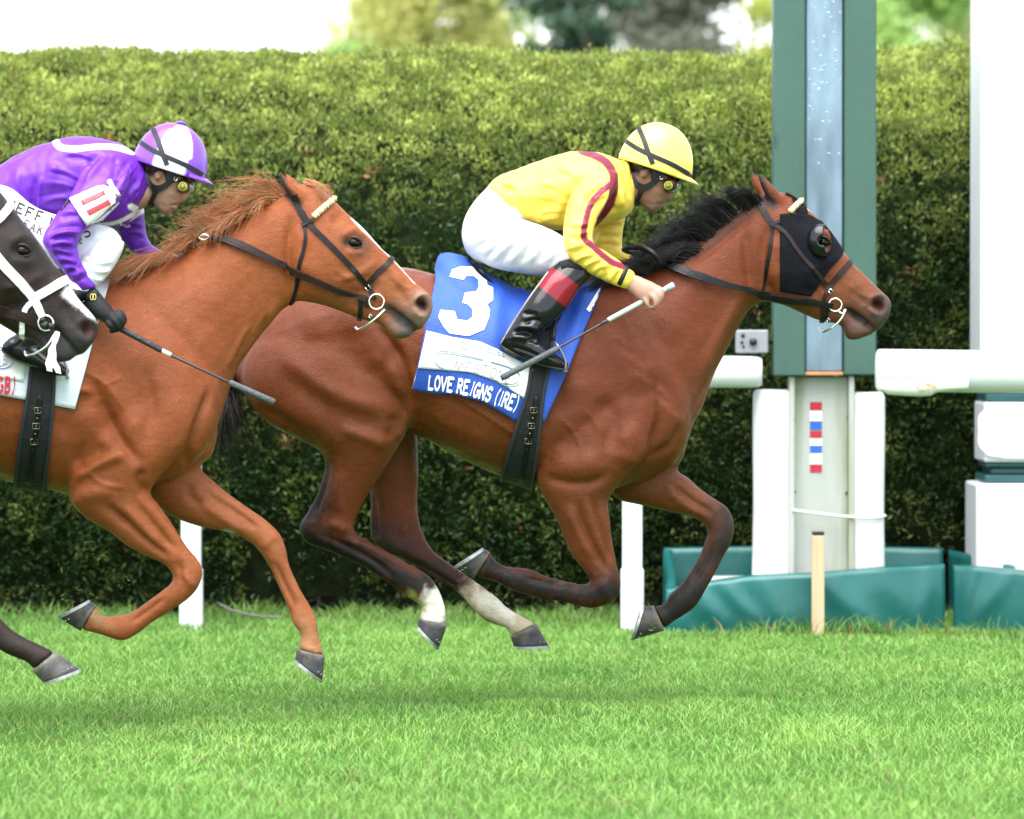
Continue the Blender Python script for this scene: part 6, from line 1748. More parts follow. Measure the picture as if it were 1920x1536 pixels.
# glove
glof = [FP.loft(P_HAND)] + [finger(FP, p, .0125) for p in ([(200, 600, -.312), (207, 610, -.322), (213, 617, -.312), (209, 621, -.290)], [(209, 594, -.316), (218, 604, -.328), (222, 613, -.320), (217, 619, -.295)], [(215, 588, -.314), (225, 597, -.326), (229, 607, -.318), (224, 613, -.295)], [(219, 583, -.310), (229, 591, -.318), (233, 600, -.312), (229, 606, -.290)])]
V, Q = remesh(glof, .004, 0); V = lap(V, Q, 2, .5, 0)
glv = mesh_obj('glove', V, Q, m_glove, jp)
GSK = Skin(V, Q, FP)
V, Fc = ribbon(GSK, [(186, 545), (172, 551), (156, 559)], 15, .004, mirror=False, dy=-.22); mesh_obj('wrist_strap', V, Fc, mat('glove_strap', (0.022, 0.024, 0.028), 0.6), glv)
for k in range(2):
    th = np.linspace(0, 2*np.pi, 12)
    c = FP.p(175 + (1 - 2*k) * 2.2, 557, 0); loc, _ = GSK.hit(175 + (1 - 2*k)*2.2, 557, -.22)
    pts = [loc + np.array((math.cos(t)*.0055, -.006, math.sin(t)*.010)) for t in th]
    V, Fc = tube(pts, .0016, 5, cap=False); mesh_obj('gold_emblem', V, Fc, mat('gold_print', (0.72, 0.58, 0.16), 0.4), glv)
whip(FP, [((210, 608), (304, 658), .0105, .0095, 'grip', mat('ribbed_grip', (0.022, 0.024, 0.03), 0.5, bump=0.6, bscale=60)), ((303, 657), (321, 666), .0075, .007, 'white_collar', mat('pale_collar', (0.75, 0.74, 0.70), 0.4)), ((320, 666), (432, 718), .0048, .0044, 'shaft', m_shaft), ((430, 717), (515, 755), .0105, .0115, 'padded_flap', m_foam)],
     'black whip with a white collar held down by the purple jockey\'s gloved hand', (-.300, -.33))
# ================================================================ hair
def px_path(fr, pts): return [fr.p(*q) for q in pts]
def lerp_poly(pts, t):
    A = rpoly(pts, 100); i = t * 99
    return np.array((np.interp(i, range(100), A[:, 0]), np.interp(i, range(100), A[:, 1])))
r_ = np.random.default_rng(5)
crest = [(1428, 374), (1392, 391), (1340, 429), (1285, 467), (1225, 497), (1165, 516)]
paths = []
for i in range(120):
    t = r_.random() ** 0.9
    u, v = lerp_poly(crest, t)
    dy = r_.normal(-.012, .022)
    L = r_.uniform(0.65, 1.05) * (58 + 32 * math.sin(math.pi * min(1, t * 1.25)))
    up = (0.72 - 0.55 * t) * r_.uniform(0.6, 1.25)
    paths.append(px_path(FB, [(u + 3, v + 7, dy * .6), (u - 0.30*L, v - 0.55*up*L + 2, dy - .015), (u - 0.68*L, v - 0.78*up*L + 4, dy * 1.6 - .02), (u - L, v - (0.62*up - 0.10)*L + 8 * r_.normal(), dy * 2 - .02)]))
for i in range(46):     # near-side locks lying over the withers and round the hands
    u, v = lerp_poly([(1300, 462), (1225, 500), (1168, 520)], r_.random())
    L = r_.uniform(60, 105)
    paths.append(px_path(FB, [(u + 10, v + 6, -.05), (u - .3*L, v - 6 + 10*r_.random(), -.09), (u - .65*L, v + 6 + 14*r_.random(), -.13), (u - L, v + 4 + 26*r_.random(), -.16)]))
hair('mane', paths, bay, (0.004, 0.0035, 0.004), (0.014, 0.011, 0.011), per=23, spread=.010, tip=.011, rad=.0017, seed=2, wave=.006)
paths = []
for i in range(26):
    du = r_.normal(0, 16); 
    paths.append(px_path(FB, [(452 + r_.normal(0, 3), 690 + r_.normal(0, 6), r_.normal(0, .02)), (428 + du*.3, 712, r_.normal(0, .03)), (418 + du, 775 + r_.normal(0, 8), r_.normal(0, .04)), (418 + du*2.1, 850 + r_.normal(0, 22), r_.normal(0, .06))]))
hair('tail', paths, bay, (0.006, 0.005, 0.005), (0.020, 0.015, 0.013), per=34, spread=.012, tip=.045, rad=.0013, seed=3)
crest2 = [(548, 360), (520, 369), (465, 403), (400, 441), (330, 479), (262, 506), (215, 520)]
paths = []
G1, G2 = (0.27, 0.075, 0.024), (0.72, 0.33, 0.150)
for i in range(30):     # upper tuft streaming back
    t = r_.uniform(0, .36)
    u, v = lerp_poly(crest2, t)
    L = r_.uniform(60, 135) * (1.15 - .6 * t)
    lift = r_.uniform(0.06, .52)
    paths.append(px_path(FC, [(u + 4, v + 5, -.01), (u - .3*L, v - lift*L*.5 + 4, -.035), (u - .68*L, v - lift*L*.62 + 12, -.06), (u - L, v - lift*L*.62 + 20 + 12*r_.normal(), -.08)]))
for i in range(13):     # locks that drop over the near side
    t = r_.uniform(.12, .42)
    u, v = lerp_poly(crest2, t)
    L = r_.uniform(45, 90)
    paths.append(px_path(FC, [(u + 3, v + 3, -.02), (u - .35*L, v + 2, -.07), (u - .7*L, v + 26, -.10), (u - .78*L, v + 44 + 8*r_.normal(), -.11)]))
for i in range(36):     # lower mane along the base of the neck
    t = r_.uniform(.50, .98)
    u, v = lerp_poly(crest2, t)
    L = r_.uniform(65, 125)
    dn = r_.uniform(-.12, .20)
    paths.append(px_path(FC, [(u + 6, v + 4, -.02), (u - .28*L, v - 6 + dn*L*.3, -.07), (u - .62*L, v + 10 + dn*L*.8, -.11), (u - .9*L, v + 26 + dn*L*1.1 + 8*r_.normal(), -.15)]))
hair('mane', paths, ches, G1, G2, per=17, spread=.0045, tip=.011, rad=.0012, seed=6, wave=.015)
paths = []
for i in range(46):
    t = r_.uniform(0, .62)
    u, v = lerp_poly(crest2, t)
    L = r_.uniform(45, 100); k = r_.uniform(.25, .85)
    paths.append(px_path(FC, [(u + 3, v + 4, -.02), (u - .3*L, v - k*.35*L, -.03), (u - .62*L, v - k*.60*L, -.04 + .03*r_.normal()), (u - .85*L, v - k*.50*L - 8*r_.normal(), -.05 + .04*r_.normal())]))
hair('flyaway_mane', paths, ches, (0.34, 0.11, 0.04), (0.68, 0.36, 0.20), per=6, spread=.006, tip=.016, rad=.0011, seed=16, wave=.018)
paths = [px_path(FC, [(575 + 6*r_.normal(), 342 + 2*r_.normal(), .01*r_.normal()), (592, 348, -.02), (606 + 6*r_.normal(), 362, -.04), (618 + 8*r_.normal(), 378 + 5*r_.normal(), -.05)]) for i in range(9)]
hair('forelock', paths, ches, G1, (0.5, 0.24, 0.11), per=14, spread=.006, tip=.014, rad=.0011, seed=7)
paths = [px_path(FC, [(-440, 690, .01*r_.normal()), (-480, 700, 0), (-520 + 20*r_.normal(), 760, .03*r_.normal()), (-540 + 30*r_.normal(), 850 + 20*r_.normal(), .04*r_.normal())]) for i in range(12)]
hair('tail', paths, ches, G1, G2, per=30, spread=.012, tip=.04, rad=.0014, seed=8)
crest3 = [(-125, 342), (-190, 396), (-260, 450), (-330, 490), (-400, 520)]
paths = []
for i in range(40):
    u, v = lerp_poly(crest3, r_.random()); L = r_.uniform(60, 110)
    paths.append(px_path(FD, [(u+4, v+6, -.01), (u - .3*L, v - .25*L, -.04), (u - .7*L, v - .15*L, -.06), (u - L, v + .05*L, -.08)]))
hair('mane', paths, dark, (0.006, 0.005, 0.005), (0.02, 0.015, 0.013), per=10, spread=.01, tip=.02, rad=.002, seed=9)

# ================================================================ lettering: stroke font
def arc(cx, cy, rx, ry, a0, a1, n=12): return [(cx + rx*math.cos(a), cy + ry*math.sin(a)) for a in np.linspace(math.radians(a0), math.radians(a1), n)]
FONT = {
 'L': [[(.12, 1), (.12, 0), (.85, 0)]], 'O': [arc(.5, .5, .42, .5, 0, 360, 22)], 'V': [[(.05, 1), (.5, 0), (.95, 1)]], 'E': [[(.85, 1), (.12, 1), (.12, 0), (.88, 0)], [(.12, .52), (.65, .52)]],
 'R': [[(.12, 0), (.12, 1), (.55, 1)] + arc(.55, .76, .28, .24, 90, -90, 9) + [(.12, .52)], [(.5, .52), (.92, 0)]], 'I': [[(.5, 0), (.5, 1)]], 'G': [arc(.5, .5, .42, .5, 50, 340, 18) + [(.9, .45), (.6, .45)]], 'N': [[(.1, 0), (.1, 1), (.9, 0), (.9, 1)]],
 'S': [arc(.48, .75, .34, .25, 30, 270, 11) + arc(.5, .25, .38, .25, 90, -150, 12)], '(': [arc(1.0, .5, .75, .66, 118, 242, 12)], ')': [arc(.0, .5, .75, .66, 62, -62, 12)], 'F': [[(.85, 1), (.12, 1), (.12, 0)], [(.12, .52), (.65, .52)]],
 'A': [[(.05, 0), (.5, 1), (.95, 0)], [(.22, .36), (.78, .36)]], 'D': [[(.12, 0), (.12, 1), (.4, 1)] + arc(.4, .5, .48, .5, 90, -90, 12) + [(.12, 0)]], 'U': [[(.12, 1), (.12, .3)] + arc(.5, .3, .38, .3, 180, 360, 10) + [(.88, 1)]], 'T': [[(.05, 1), (.95, 1)], [(.5, 1), (.5, 0)]],
 'M': [[(.05, 0), (.12, 1), (.5, .2), (.88, 1), (.95, 0)]], 'B': [[(.12, 0), (.12, 1), (.5, 1)] + arc(.5, .77, .26, .23, 90, -90, 9) + [(.12, .54)], [(.5, .54)] + arc(.52, .27, .34, .27, 90, -90, 9) + [(.12, 0)]], 'K': [[(.12, 0), (.12, 1)], [(.88, 1), (.15, .45)], [(.4, .62), (.92, 0)]], 'J': [[(.7, 1), (.7, .25)] + arc(.4, .25, .3, .25, 0, -170, 9)],
 'C': [arc(.5, .5, .42, .5, 45, 315, 16)], 'c': [arc(.5, .35, .38, .35, 45, 315, 14)], 'e': [[(.14, .36), (.86, .36)] + arc(.5, .35, .38, .35, 5, 310, 15)], ' ': []}
def thick(poly, w, wx=None):
    """quads of a polyline with pen width; returns list of 4-point polygons"""
    out = []
    for a, b in zip(poly[:-1], poly[1:]):
        a, b = np.array(a), np.array(b); d = b - a; L = np.hypot(*d)
        if L < 1e-6: continue
        d /= L; n = np.array((-d[1], d[0]))
        e = d * w * .5
        out.append([a - e*.6 - n*w/2, b + e*.6 - n*w/2, b + e*.6 + n*w/2, a - e*.6 + n*w/2])
    return out
def text_on(sk, txt, base, height, width, m_, parent, pen=.14, serif=False, lift=.0025, dy=-.28, space=.55, name='letter', flip=False):
    """letters along a px baseline; height px (start,end); each letter one mesh"""
    A = rpoly(base, 200)
    tot = np.linalg.norm(np.diff(A, axis=0), axis=1).sum()
    adv = [{'I': .6, ' ': space, '(': .62, ')': .62, 'M': 1.15, 'J': .8}.get(c, 1.0) for c in txt]
    S = sum(adv); pos = 0
    for c, ad in zip(txt, adv):
        t0, t1 = pos / S, (pos + ad * width) / S
        pos += ad
        if not FONT[c]: continue
        h = height[0] + (height[1] - height[0]) * t0
        strokes = []
        for pl in FONT[c]:
            strokes += thick([(x, y) for x, y in pl], pen * 1.35 if serif else pen)
            if serif:
                for x, y in (pl[0], pl[-1]):
                    if c not in 'OSG()C' and (y in (0, 1)): strokes += thick([(x - .17, y - (.03 if y == 1 else -.03)), (x + .17, y - (.03 if y == 1 else -.03))], pen * .55)
        V, Fc = [], []
        for qi, quad in enumerate(strokes):
            ln = 3
            for s in range(ln + 1):
                for k in (0, 1):
                    p = (np.array(quad[0 if k == 0 else 3]) * (1 - s/ln) + np.array(quad[1 if k == 0 else 2]) * (s/ln))
                    i = (t0 + (t1 - t0) * p[0]) * 199
                    b = np.array((np.interp(i, range(200), A[:, 0]), np.interp(i, range(200), A[:, 1])))
                    i2 = min(198, max(0, int(i))); d = A[i2+1] - A[i2]; d /= np.linalg.norm(d) + 1e-9
                    up = np.array((d[1], -d[0]))
                    if flip: up = np.array((0, -1.0))
                    u, v = b + up * p[1] * h
                    loc, nor = sk.hit(u, v, dy)
                    V.append(loc + np.array((0, -(lift + .0002 * (qi % 5)), 0)))
            o = len(V) - 2*(ln+1)
            Fc += [(o + 2*s, o + 2*s+1, o + 2*s+3, o + 2*s+2) for s in range(ln)]
        mesh_obj(name, V, Fc, m_, parent, smooth=False)
def decal(sk, poly, lift, m_, name, parent, dy=-.28, maxlen=9):
    from mathutils.geometry import tessellate_polygon
    import bmesh
    A = [Vector((u, v, 0)) for u, v in poly]
    tri = tessellate_polygon([A])
    bm = bmesh.new()
    vs = [bm.verts.new(a) for a in A]
    for t in tri:
        try: bm.faces.new([vs[i] for i in t])
        except ValueError: pass
    for _ in range(4):
        es = [e for e in bm.edges if e.calc_length() > maxlen]
        if not es: break
        bmesh.ops.subdivide_edges(bm, edges=es, cuts=1, use_grid_fill=False)
        bmesh.ops.triangulate(bm, faces=bm.faces[:])
    bm.verts.index_update()
    V = []
    for v in bm.verts:
        loc, nor = sk.hit(v.co.x, v.co.y, dy); V.append(loc + np.array((0, -lift, 0)))
    Fc = [tuple(v.index for v in f.verts) for f in bm.faces]
    bm.free()
    return mesh_obj(name, V, Fc, m_, parent)

# ================================================================ saddle cloths, saddles, girths
m_blue = mat('blue_cloth', (0.019, 0.080, 0.43), 0.6, noise=0.08, nscale=10, bump=0.25, bscale=90)
m_wcloth = mat('white_cloth', (0.82, 0.83, 0.85), 0.6, noise=0.03, nscale=8, bump=0.2, bscale=90)
m_pcloth = mat('pale_blue_cloth', (0.66, 0.72, 0.80), 0.6, noise=0.04, nscale=8, bump=0.2, bscale=90)
m_wprint = mat('white_print', (0.84, 0.84, 0.84), 0.55)
m_girth = mat('black_girth', (0.010, 0.011, 0.014), 0.65, noise=0.2, nscale=30, bump=0.25, bscale=80)
m_grey = mat('grey_print', (0.19, 0.20, 0.22), 0.6); m_lblue = mat('light_blue_print', (0.07, 0.20, 0.28), 0.6); m_navy = mat('navy_print', (0.03, 0.07, 0.28), 0.6)

B_PAD = [(826, 478, 818, 620, .12), (866, 486, 862, 640, .19), (900, 512, 900, 660, .21), (950, 540, 950, 680, .21), (1010, 552, 1010, 680, .20), (1080, 542, 1080, 680, .19), (1130, 530, 1130, 660, .16)]
V, Q = remesh([FB.loft(B_TORSO, n=28), FB.loft(B_NECK), FB.loft(B_HIND_N), FB.loft(B_FORE_N), FB.loft(B_PAD)], .010, 0)
V = lap(V, Q, 14, 0.5, 0)
DSB = Skin(V, Q, FB)
cl = empty('saddle_cloth', (0, 0, 0)); cl.parent = bay
def folds_b(u, v):
    f = 0.020 * math.exp(-((u + (v - 600) * .12 - 928) / 16) ** 2) * max(0, min(1, (v - 520) / 60)) * max(0, min(1, (700 - v) / 60))
    f += 0.014 * math.exp(-((u + (v - 600) * .25 - 1085) / 9) ** 2) - 0.008 * math.exp(-((u + (v - 600) * .45 - 1062) / 8) ** 2) * (v > 560)
    return f + 0.006 * math.sin(u / 27.0) * max(0, min(1, (v - 600) / 150))
pb = Panel(DSB, [(826, 478), (866, 487), (900, 513), (950, 543), (1010, 556), (1080, 545), (1133, 535)], [(775, 730), (812, 738), (850, 738), (905, 752), (945, 775), (972, 792), (1000, 778), (1019, 793)], .016, .0, 2, dy=-.27, extra=folds_b)
V, Fc = pb.mesh(64, 40, .004, mirror=False, smooth=5)
cb1 = mesh_obj('blue_cloth', V, Fc, m_blue, cl)
CSB = Skin(V, Fc, FB)
V2 = V.copy(); V2[:, 1] = 2 * FB.D - V2[:, 1]
mesh_obj('blue_cloth', V2, [tuple(f)[::-1] for f in Fc], m_blue, cl)
pw = Panel(CSB, [(795, 619), (850, 633), (900, 641), (935, 656), (965, 672), (1000, 692)], [(779, 690), (830, 694), (880, 698), (930, 714), (984, 748)], .004, dy=-.3)
V, Fc = pw.mesh(44, 14, .003, smooth=1); wp = mesh_obj('sponsor_panel', V, Fc, m_wcloth, cl)
WSK = Skin(V, Fc, FB)
d3 = [(430, 245), (450, 190), (520, 165), (600, 165), (680, 195), (720, 260), (725, 310), (770, 330), (770, 430), (725, 460), (745, 510), (740, 560), (700, 660), (580, 710), (430, 690), (385, 640), (340, 560), (360, 505), (470, 515), (490, 580), (570, 590), (610, 560), (610, 500), (570, 460), (530, 450), (550, 370), (640, 360), (660, 320), (655, 270), (620, 240), (560, 240), (540, 270)]
decal(CSB, [(740 + x / 4.174, 460 + y / 4.174) for x, y in d3], .0035, m_wprint, 'number_three', cl, dy=-.3)
decal(CSB, [(1124, 540), (1133, 537), (1131, 556), (1120, 590), (1113, 598), (1111, 590), (1099, 580), (1108, 566)], .0035, m_wprint, 'white_trim', cl, dy=-.27)
text_on(CSB, 'LOVE REIGNS (IRE)', [(802, 729), (840, 733), (880, 740), (915, 752), (945, 763), (968, 771)], (24, 26), .88, m_wprint, cl, pen=.19, serif=True, lift=.004, dy=-.3, flip=False)
text_on(WSK, 'LIMESTONE', [(827, 693), (870, 697), (910, 704), (960, 722)], (19, 19), .84, m_grey, wp, pen=.085, lift=.002, dy=-.3)
text_on(WSK, 'FANDUEL', [(887, 656), (915, 661), (950, 670)], (9, 9), .8, m_lblue, wp, pen=.13, lift=.002, dy=-.3)
ov = []
for t in np.linspace(0, 2*np.pi, 60, endpoint=False):
    x, y = 80 * np.sign(math.cos(t)) * abs(math.cos(t)) ** .45, 17 * np.sign(math.sin(t)) * abs(math.sin(t)) ** .8
    ov.append((895 + x * .98 - y * .18, 692 + x * .23 + y))
for k, (s, mm) in enumerate(((1.0, m_lblue), (1.08, m_grey))):
    c = np.array((895, 692)); q = [tuple(c + (np.array(p) - c) * np.array((s if k == 0 else 1.03, s if k == 0 else 1.15))) for p in ov]
    V = []
    for (u, v) in q + q[:1]:
        for d in (-.8, .8):
            loc, _ = WSK.hit(u, v + d, -.3); V.append(loc + np.array((0, -.002, 0)))
    mesh_obj('logo_ring', V, [(2*i, 2*i+1, 2*i+3, 2*i+2) for i in range(60)], mm, wp, smooth=False)
sh_ = [(865, 641), (881, 644), (880, 652), (872, 657), (865, 650)]
for a, b in zip(sh_, sh_[1:] + sh_[:1]):
    pass
V = []
c = np.mean(sh_, axis=0)
for p in sh_ + sh_[:1]:
    for s in (1.0, .78):
        u, v = c + (np.array(p) - c) * s; loc, _ = WSK.hit(u, v, -.3); V.append(loc + np.array((0, -.002, 0)))
mesh_obj('shield_logo', V, [(2*i, 2*i+1, 2*i+3, 2*i+2) for i in range(5)], m_lblue, wp, smooth=False)
# saddle and girth of the bay
def saddle_on(fr, root, du, dv, sdu=None):
    V, Fc = fr.loft(off([(874, 481, 878, 490, .07), (900, 506, 896, 520, .12), (945, 536, 938, 552, .125), (1000, 551, 995, 570, .12), (1060, 546, 1060, 568, .12), (1108, 526, 1112, 556, .09), (1122, 522, 1124, 545, .05)], du, dv), n=24)
    s = mesh_obj('saddle', V, Fc, m_blackleather, root)
    d0, du = du, du
    for sg in (1, -1):
        du = d0
        V, Fc = fr.loft(off([(1000, 556, 1060, 552, .012, -.18*sg), (995, 585, 1056, 585, .014, -.225*sg), (1000, 612, 1040, 612, .012, -.235*sg), (1008, 622, 1030, 622, .006, -.235*sg)], du, dv), n=16)
        mesh_obj('flap', V, Fc, m_blackleather, s)
        du = sdu if sdu is not None else d0
        pts = [fr.p(u + du, v + dv, -.26*sg - .035*k*sg) for k, (u, v) in enumerate(((1048, 560), (1042, 600), (1037, 640)))]
        V, Fc = tube(cr(np.array(pts), 4), .007, 8); mesh_obj('stirrup_leather', V, Fc, m_blackleather, s)
        for e, (u0, w) in enumerate(((0, -.375), (0, -.275))):
            pts = [fr.p(u + du, v + dv, w*sg) for u, v in ((1036, 640), (1046, 648), (1054, 662), (1061, 680), (1060, 694))]
            pts[0] = fr.p(1036 + du, 640 + dv, -.325*sg)
            V, Fc = tube(cr(np.array(pts), 4), .0035, 8); mesh_obj('stirrup_iron', V, Fc, mat('dull_iron', (0.25, 0.25, 0.23), 0.35, metal=.8), s)
        V, Fc = tube([fr.p(1062 + du, 696 + dv, -.275*sg), fr.p(1060 + du, 696 + dv, -.375*sg)], .006, 8); mesh_obj('stirrup_tread', V, Fc, MATS['dull_iron'], s)
    return s
saddle_on(FB, bay, 0, 0)
def girth_on(fr, sk, root, line, w, strap, cloth_sk=None):
    g = empty('girth', (0, 0, 0)); g.parent = root
    V, Fc = ribbon(sk, line, w, .016, per=6, across=9, mirror=True, dy=-.24); mesh_obj('band', V, Fc, m_girth, g, smooth=False)
    n = len(line)
    T = np.gradient(np.array(line, float), axis=0); T /= np.linalg.norm(T, axis=1)[:, None]; Nn = np.stack([-T[:, 1], T[:, 0]], 1)
    wv = np.interp(np.linspace(0, 1, n), np.linspace(0, 1, len(w)), w)
    for s in (-1, 1):
        ed = [tuple(np.array(line[i]) + Nn[i] * s * wv[i] * .44) for i in range(n)]
        V, Fc = ribbon(sk, ed, 6, .021, per=6, mirror=False, dy=-.24); mesh_obj('padded_edge', V, Fc, mat('girth_edge', (0.022, 0.024, 0.030), 0.6), g)
    V, Fc = ribbon(sk, strap, 9, .022, per=5, mirror=False, dy=-.25); st_ = mesh_obj('buckle_strap', V, Fc, m_blackleather, g)
    A = rpoly(strap, 12)
    for i, (u, v) in enumerate(A[2:]):
        loc, _ = sk.hit(u, v, -.25)
        V, Fc = tube([loc + np.array((0, -.020, 0)), loc + np.array((0, -.0245, 0))], .0028, 8); mesh_obj('eyelet', V, Fc, mat('brass_eyelet', (0.32, 0.29, 0.2), 0.35, metal=.8), st_)
    for (u, v) in (A[2], A[4], A[6], A[11]):
        loc, _ = sk.hit(u, v, -.25); loc = loc + np.array((0, -.026, 0))
        pts = [loc + np.array((a*.011, 0, b*.009)) for a, b in ((-1, -1), (1, -1), (1, 1), (-1, 1), (-1, -1))]
        V, Fc = tube(pts, .0018, 6); mesh_obj('buckle', V, Fc, MATS['brass_eyelet'], st_)
V, Q = remesh([FB.loft(B_TORSO, n=28), FB.loft(B_PAD)], .010, 0); V = lap(V, Q, 10, .5, 0)
GSB = Skin(V, Q, FB)
girth_on(FB, GSB, bay, [(1020, 620), (1012, 680), (1002, 740), (990, 800), (978, 860), (970, 905), (968, 922)], [36, 36, 34, 48, 60, 66, 66], [(1005, 740), (998, 790), (988, 840), (978, 900)])

# chestnut's cloth
C_PAD = [(-30, 500, -40, 640, .16), (30, 520, 30, 660, .2), (80, 540, 80, 680, .21), (140, 535, 140, 680, .2), (200, 512, 200, 660, .16)]
V, Q = remesh([FC.loft(C_TORSO, n=28), FC.loft(C_NECK), FC.loft(C_FORE_N), FC.loft(C_PAD)], .010, 0); V = lap(V, Q, 14, 0.5, 0)
DSC = Skin(V, Q, FC)
cl2 = empty('saddle_cloth', (0, 0, 0)); cl2.parent = ches
pc = Panel(DSC, [(-110, 470), (-40, 498), (20, 525), (80, 545), (140, 535), (211, 508)], [(-160, 728), (-60, 735), (0, 741), (40, 748), (80, 756), (112, 762), (140, 767)], .008, dy=-.27, extra=lambda u, v: .004 * math.sin(u / 19.0))
V, Fc = pc.mesh(56, 34, .004, smooth=4); mesh_obj('white_cloth', V, Fc, m_pcloth, cl2)
CSC = Skin(V, Fc, FC)
V2 = V.copy(); V2[:, 1] = 2 * FC.D - V2[:, 1]; mesh_obj('white_cloth', V2, [tuple(f)[::-1] for f in Fc], m_pcloth, cl2)
p2 = Panel(CSC, [(-120, 618), (-60, 632), (0, 640), (52, 652)], [(-150, 700), (-60, 706), (0, 708), (44, 716)], .004, dy=-.3)
V, Fc = p2.mesh(30, 12, .003, smooth=1); wp2 = mesh_obj('sponsor_panel', V, Fc, m_wcloth, cl2); WS2 = Skin(V, Fc, FC)
for s, mm in ((1.0, m_navy), (.84, m_lblue)):
    V = []
    for t in np.linspace(0, 2*np.pi, 49):
        u = -45 + (70 * s) * np.sign(math.cos(t)) * abs(math.cos(t)) ** .5; v = 666 + 22 * s * np.sign(math.sin(t)) * abs(math.sin(t)) ** .8 + (u + 45) * .12
        for d in (-1, 1):
            loc, _ = WS2.hit(u, v + d, -.3); V.append(loc + np.array((0, -.003, 0)))
    mesh_obj('logo_ring', V, [(2*i, 2*i+1, 2*i+3, 2*i+2) for i in range(48)], mm, wp2, smooth=False)
text_on(WS2, 'LIMESTONE', [(-108, 668), (-50, 674), (18, 684)], (15, 15), .84, m_grey, wp2, pen=.07, lift=.003, dy=-.3)
text_on(CSC, '(GB)', [(-12, 735), (10, 736), (29, 738)], (26, 28), .8, mat('red_print', (0.50, 0.02, 0.05), 0.5), cl2, pen=.2, serif=True, lift=.004, dy=-.3)
saddle_on(FC, ches, -870, 12, -935)
girth_on(FC, GS if False else Skin(*remesh([FC.loft(C_TORSO, n=28), FC.loft(C_PAD)], .010, 10), FC), ches, [(84, 620), (80, 680), (76, 740), (68, 800), (61, 860), (56, 905), (55, 922)], [46, 48, 54, 60, 62, 60, 60], [(75, 740), (70, 790), (63, 840), (56, 902)])
# letters on the purple jockey's breeches
m_blkprint = mat('black_print', (0.012, 0.012, 0.012), 0.6)
text_on(BSK_P, 'JEFF R', [(14, 389), (40, 401), (70, 413), (112, 424)], (17, 17), .78, m_blkprint, br_p, pen=.15, serif=True, lift=.003, dy=-.26, space=.5)
text_on(BSK_P, 'EAKE', [(42, 424), (62, 434), (96, 447)], (14, 14), .72, m_blkprint, br_p, pen=.11, serif=True, lift=.003, dy=-.26)
text_on(BSK_P, 'IS', [(150, 452), (162, 446), (176, 438)], (20, 20), .8, m_blkprint, br_p, pen=.15, lift=.003, dy=-.26)
text_on(BSK_P, 'ce', [(141, 463), (150, 458), (157, 453)], (15, 15), .8, m_blkprint, br_p, pen=.15, lift=.003, dy=-.26)

# ================================================================ bridles
def strap(sk, parent, name, pts, w, m_, th=.005, mirror=True, lift=0.0, dy=-.07):
    V, Fc = ribbon(sk, pts, w, th, mirror=False, lift=lift, dy=dy); o = mesh_obj(name, V, Fc, m_, parent, smooth=False)
    if mirror:
        V2 = V.copy(); V2[:, 1] = 2 * sk.fr.D - V2[:, 1]; mesh_obj(name, V2, [f[::-1] for f in Fc], m_, parent, smooth=False)
    return o
def ring3(fr, parent, name, c, r, dy, rad=.0035, m_=None, squash=1.0):
    c3 = fr.p(*c, dy)
    for sg in (1, -1):
        cc = c3.copy(); cc[1] = fr.D + (cc[1] - fr.D) * sg
        pts = [cc + np.array((math.cos(t) * r * fr.k * squash, 0, math.sin(t) * r * fr.k)) for t in np.linspace(0, 2*np.pi, 25)]
        V, Fc = tube(pts, rad, 8, cap=False); mesh_obj(name, V, Fc, m_ or m_chrome, parent)
def wire(fr, parent, name, pts, rad, m_):
    V, Fc = tube(cr(np.array([fr.p(*p) for p in pts]), 5), rad, 8); return mesh_obj(name, V, Fc, m_, parent)
def buckle(fr, sk, parent, u, v, s=5, dy=-.07):
    loc, _ = sk.hit(u, v, dy); c = loc + np.array((0, -.010, 0)); q = s * fr.k
    pts = [c + np.array((a*q, 0, b*q)) for a, b in ((-1, .2), (0, -1), (1, -.2), (0, 1), (-1, .2))]
    V, Fc = tube(pts, .0028, 6); mesh_obj('buckle', V, Fc, m_chrome, parent)
def beads(fr, sk, parent, p0, p1, n, w):
    for i in range(n):
        t = (i + .5) / n
        u, v = np.array(p0) * (1 - t) + np.array(p1) * t
        loc, nor = sk.hit(u, v, -.05)
        d = np.array((p1[0] - p0[0], p1[1] - p0[1]), float); d /= np.linalg.norm(d)
        a = np.array((-d[1], 0, -d[0])) * w * fr.k
        V, Fc = tube([loc + nor*.006 - a, loc + nor*.012, loc + nor*.006 + a], [.005, .009, .005], 8)
        mesh_obj('browband_bead', V, Fc, m_bandwhite if i % 2 else m_bandyellow, parent)

br = empty('bridle', (0, 0, 0)); br.parent = bay
# hood with an eye opening
hd = empty('hood', (0, 0, 0)); hd.parent = bay
m_hood = mat('black_hood_cloth', (0.005, 0.0055, 0.008), 0.85, spec=0.12, noise=0.2, nscale=25, bump=0.35, bscale=160)
ph = Panel(SKB, [(1462, 402), (1480, 401), (1498, 402), (1518, 404), (1545, 420), (1562, 436), (1581, 468)], [(1462, 546), (1490, 551), (1520, 556), (1538, 530), (1554, 507), (1566, 494), (1578, 480)], .005, dy=-.085)
V, Fc = ph.mesh(44, 40, .002, smooth=2)
def in_eye(f):
    c = np.mean([V[i] for i in f], axis=0)
    e = FB.p(1545, 451, -.09)
    return ((c[0]-e[0]) / (17 * FB.k)) ** 2 + ((c[2]-e[2]) / (25 * FB.k)) ** 2 < 1
Fk = [f for f in Fc if not in_eye(f)]
mesh_obj('hood_side', V, Fk, m_hood, hd)
V2 = V.copy(); V2[:, 1] = 2*FB.D - V2[:, 1]; mesh_obj('hood_side', V2, [f[::-1] for f in Fk], m_hood, hd)
strap(SKB, hd, 'hood_top', [(1474, 361), (1490, 368), (1508, 383)], 10, m_hood, .006)
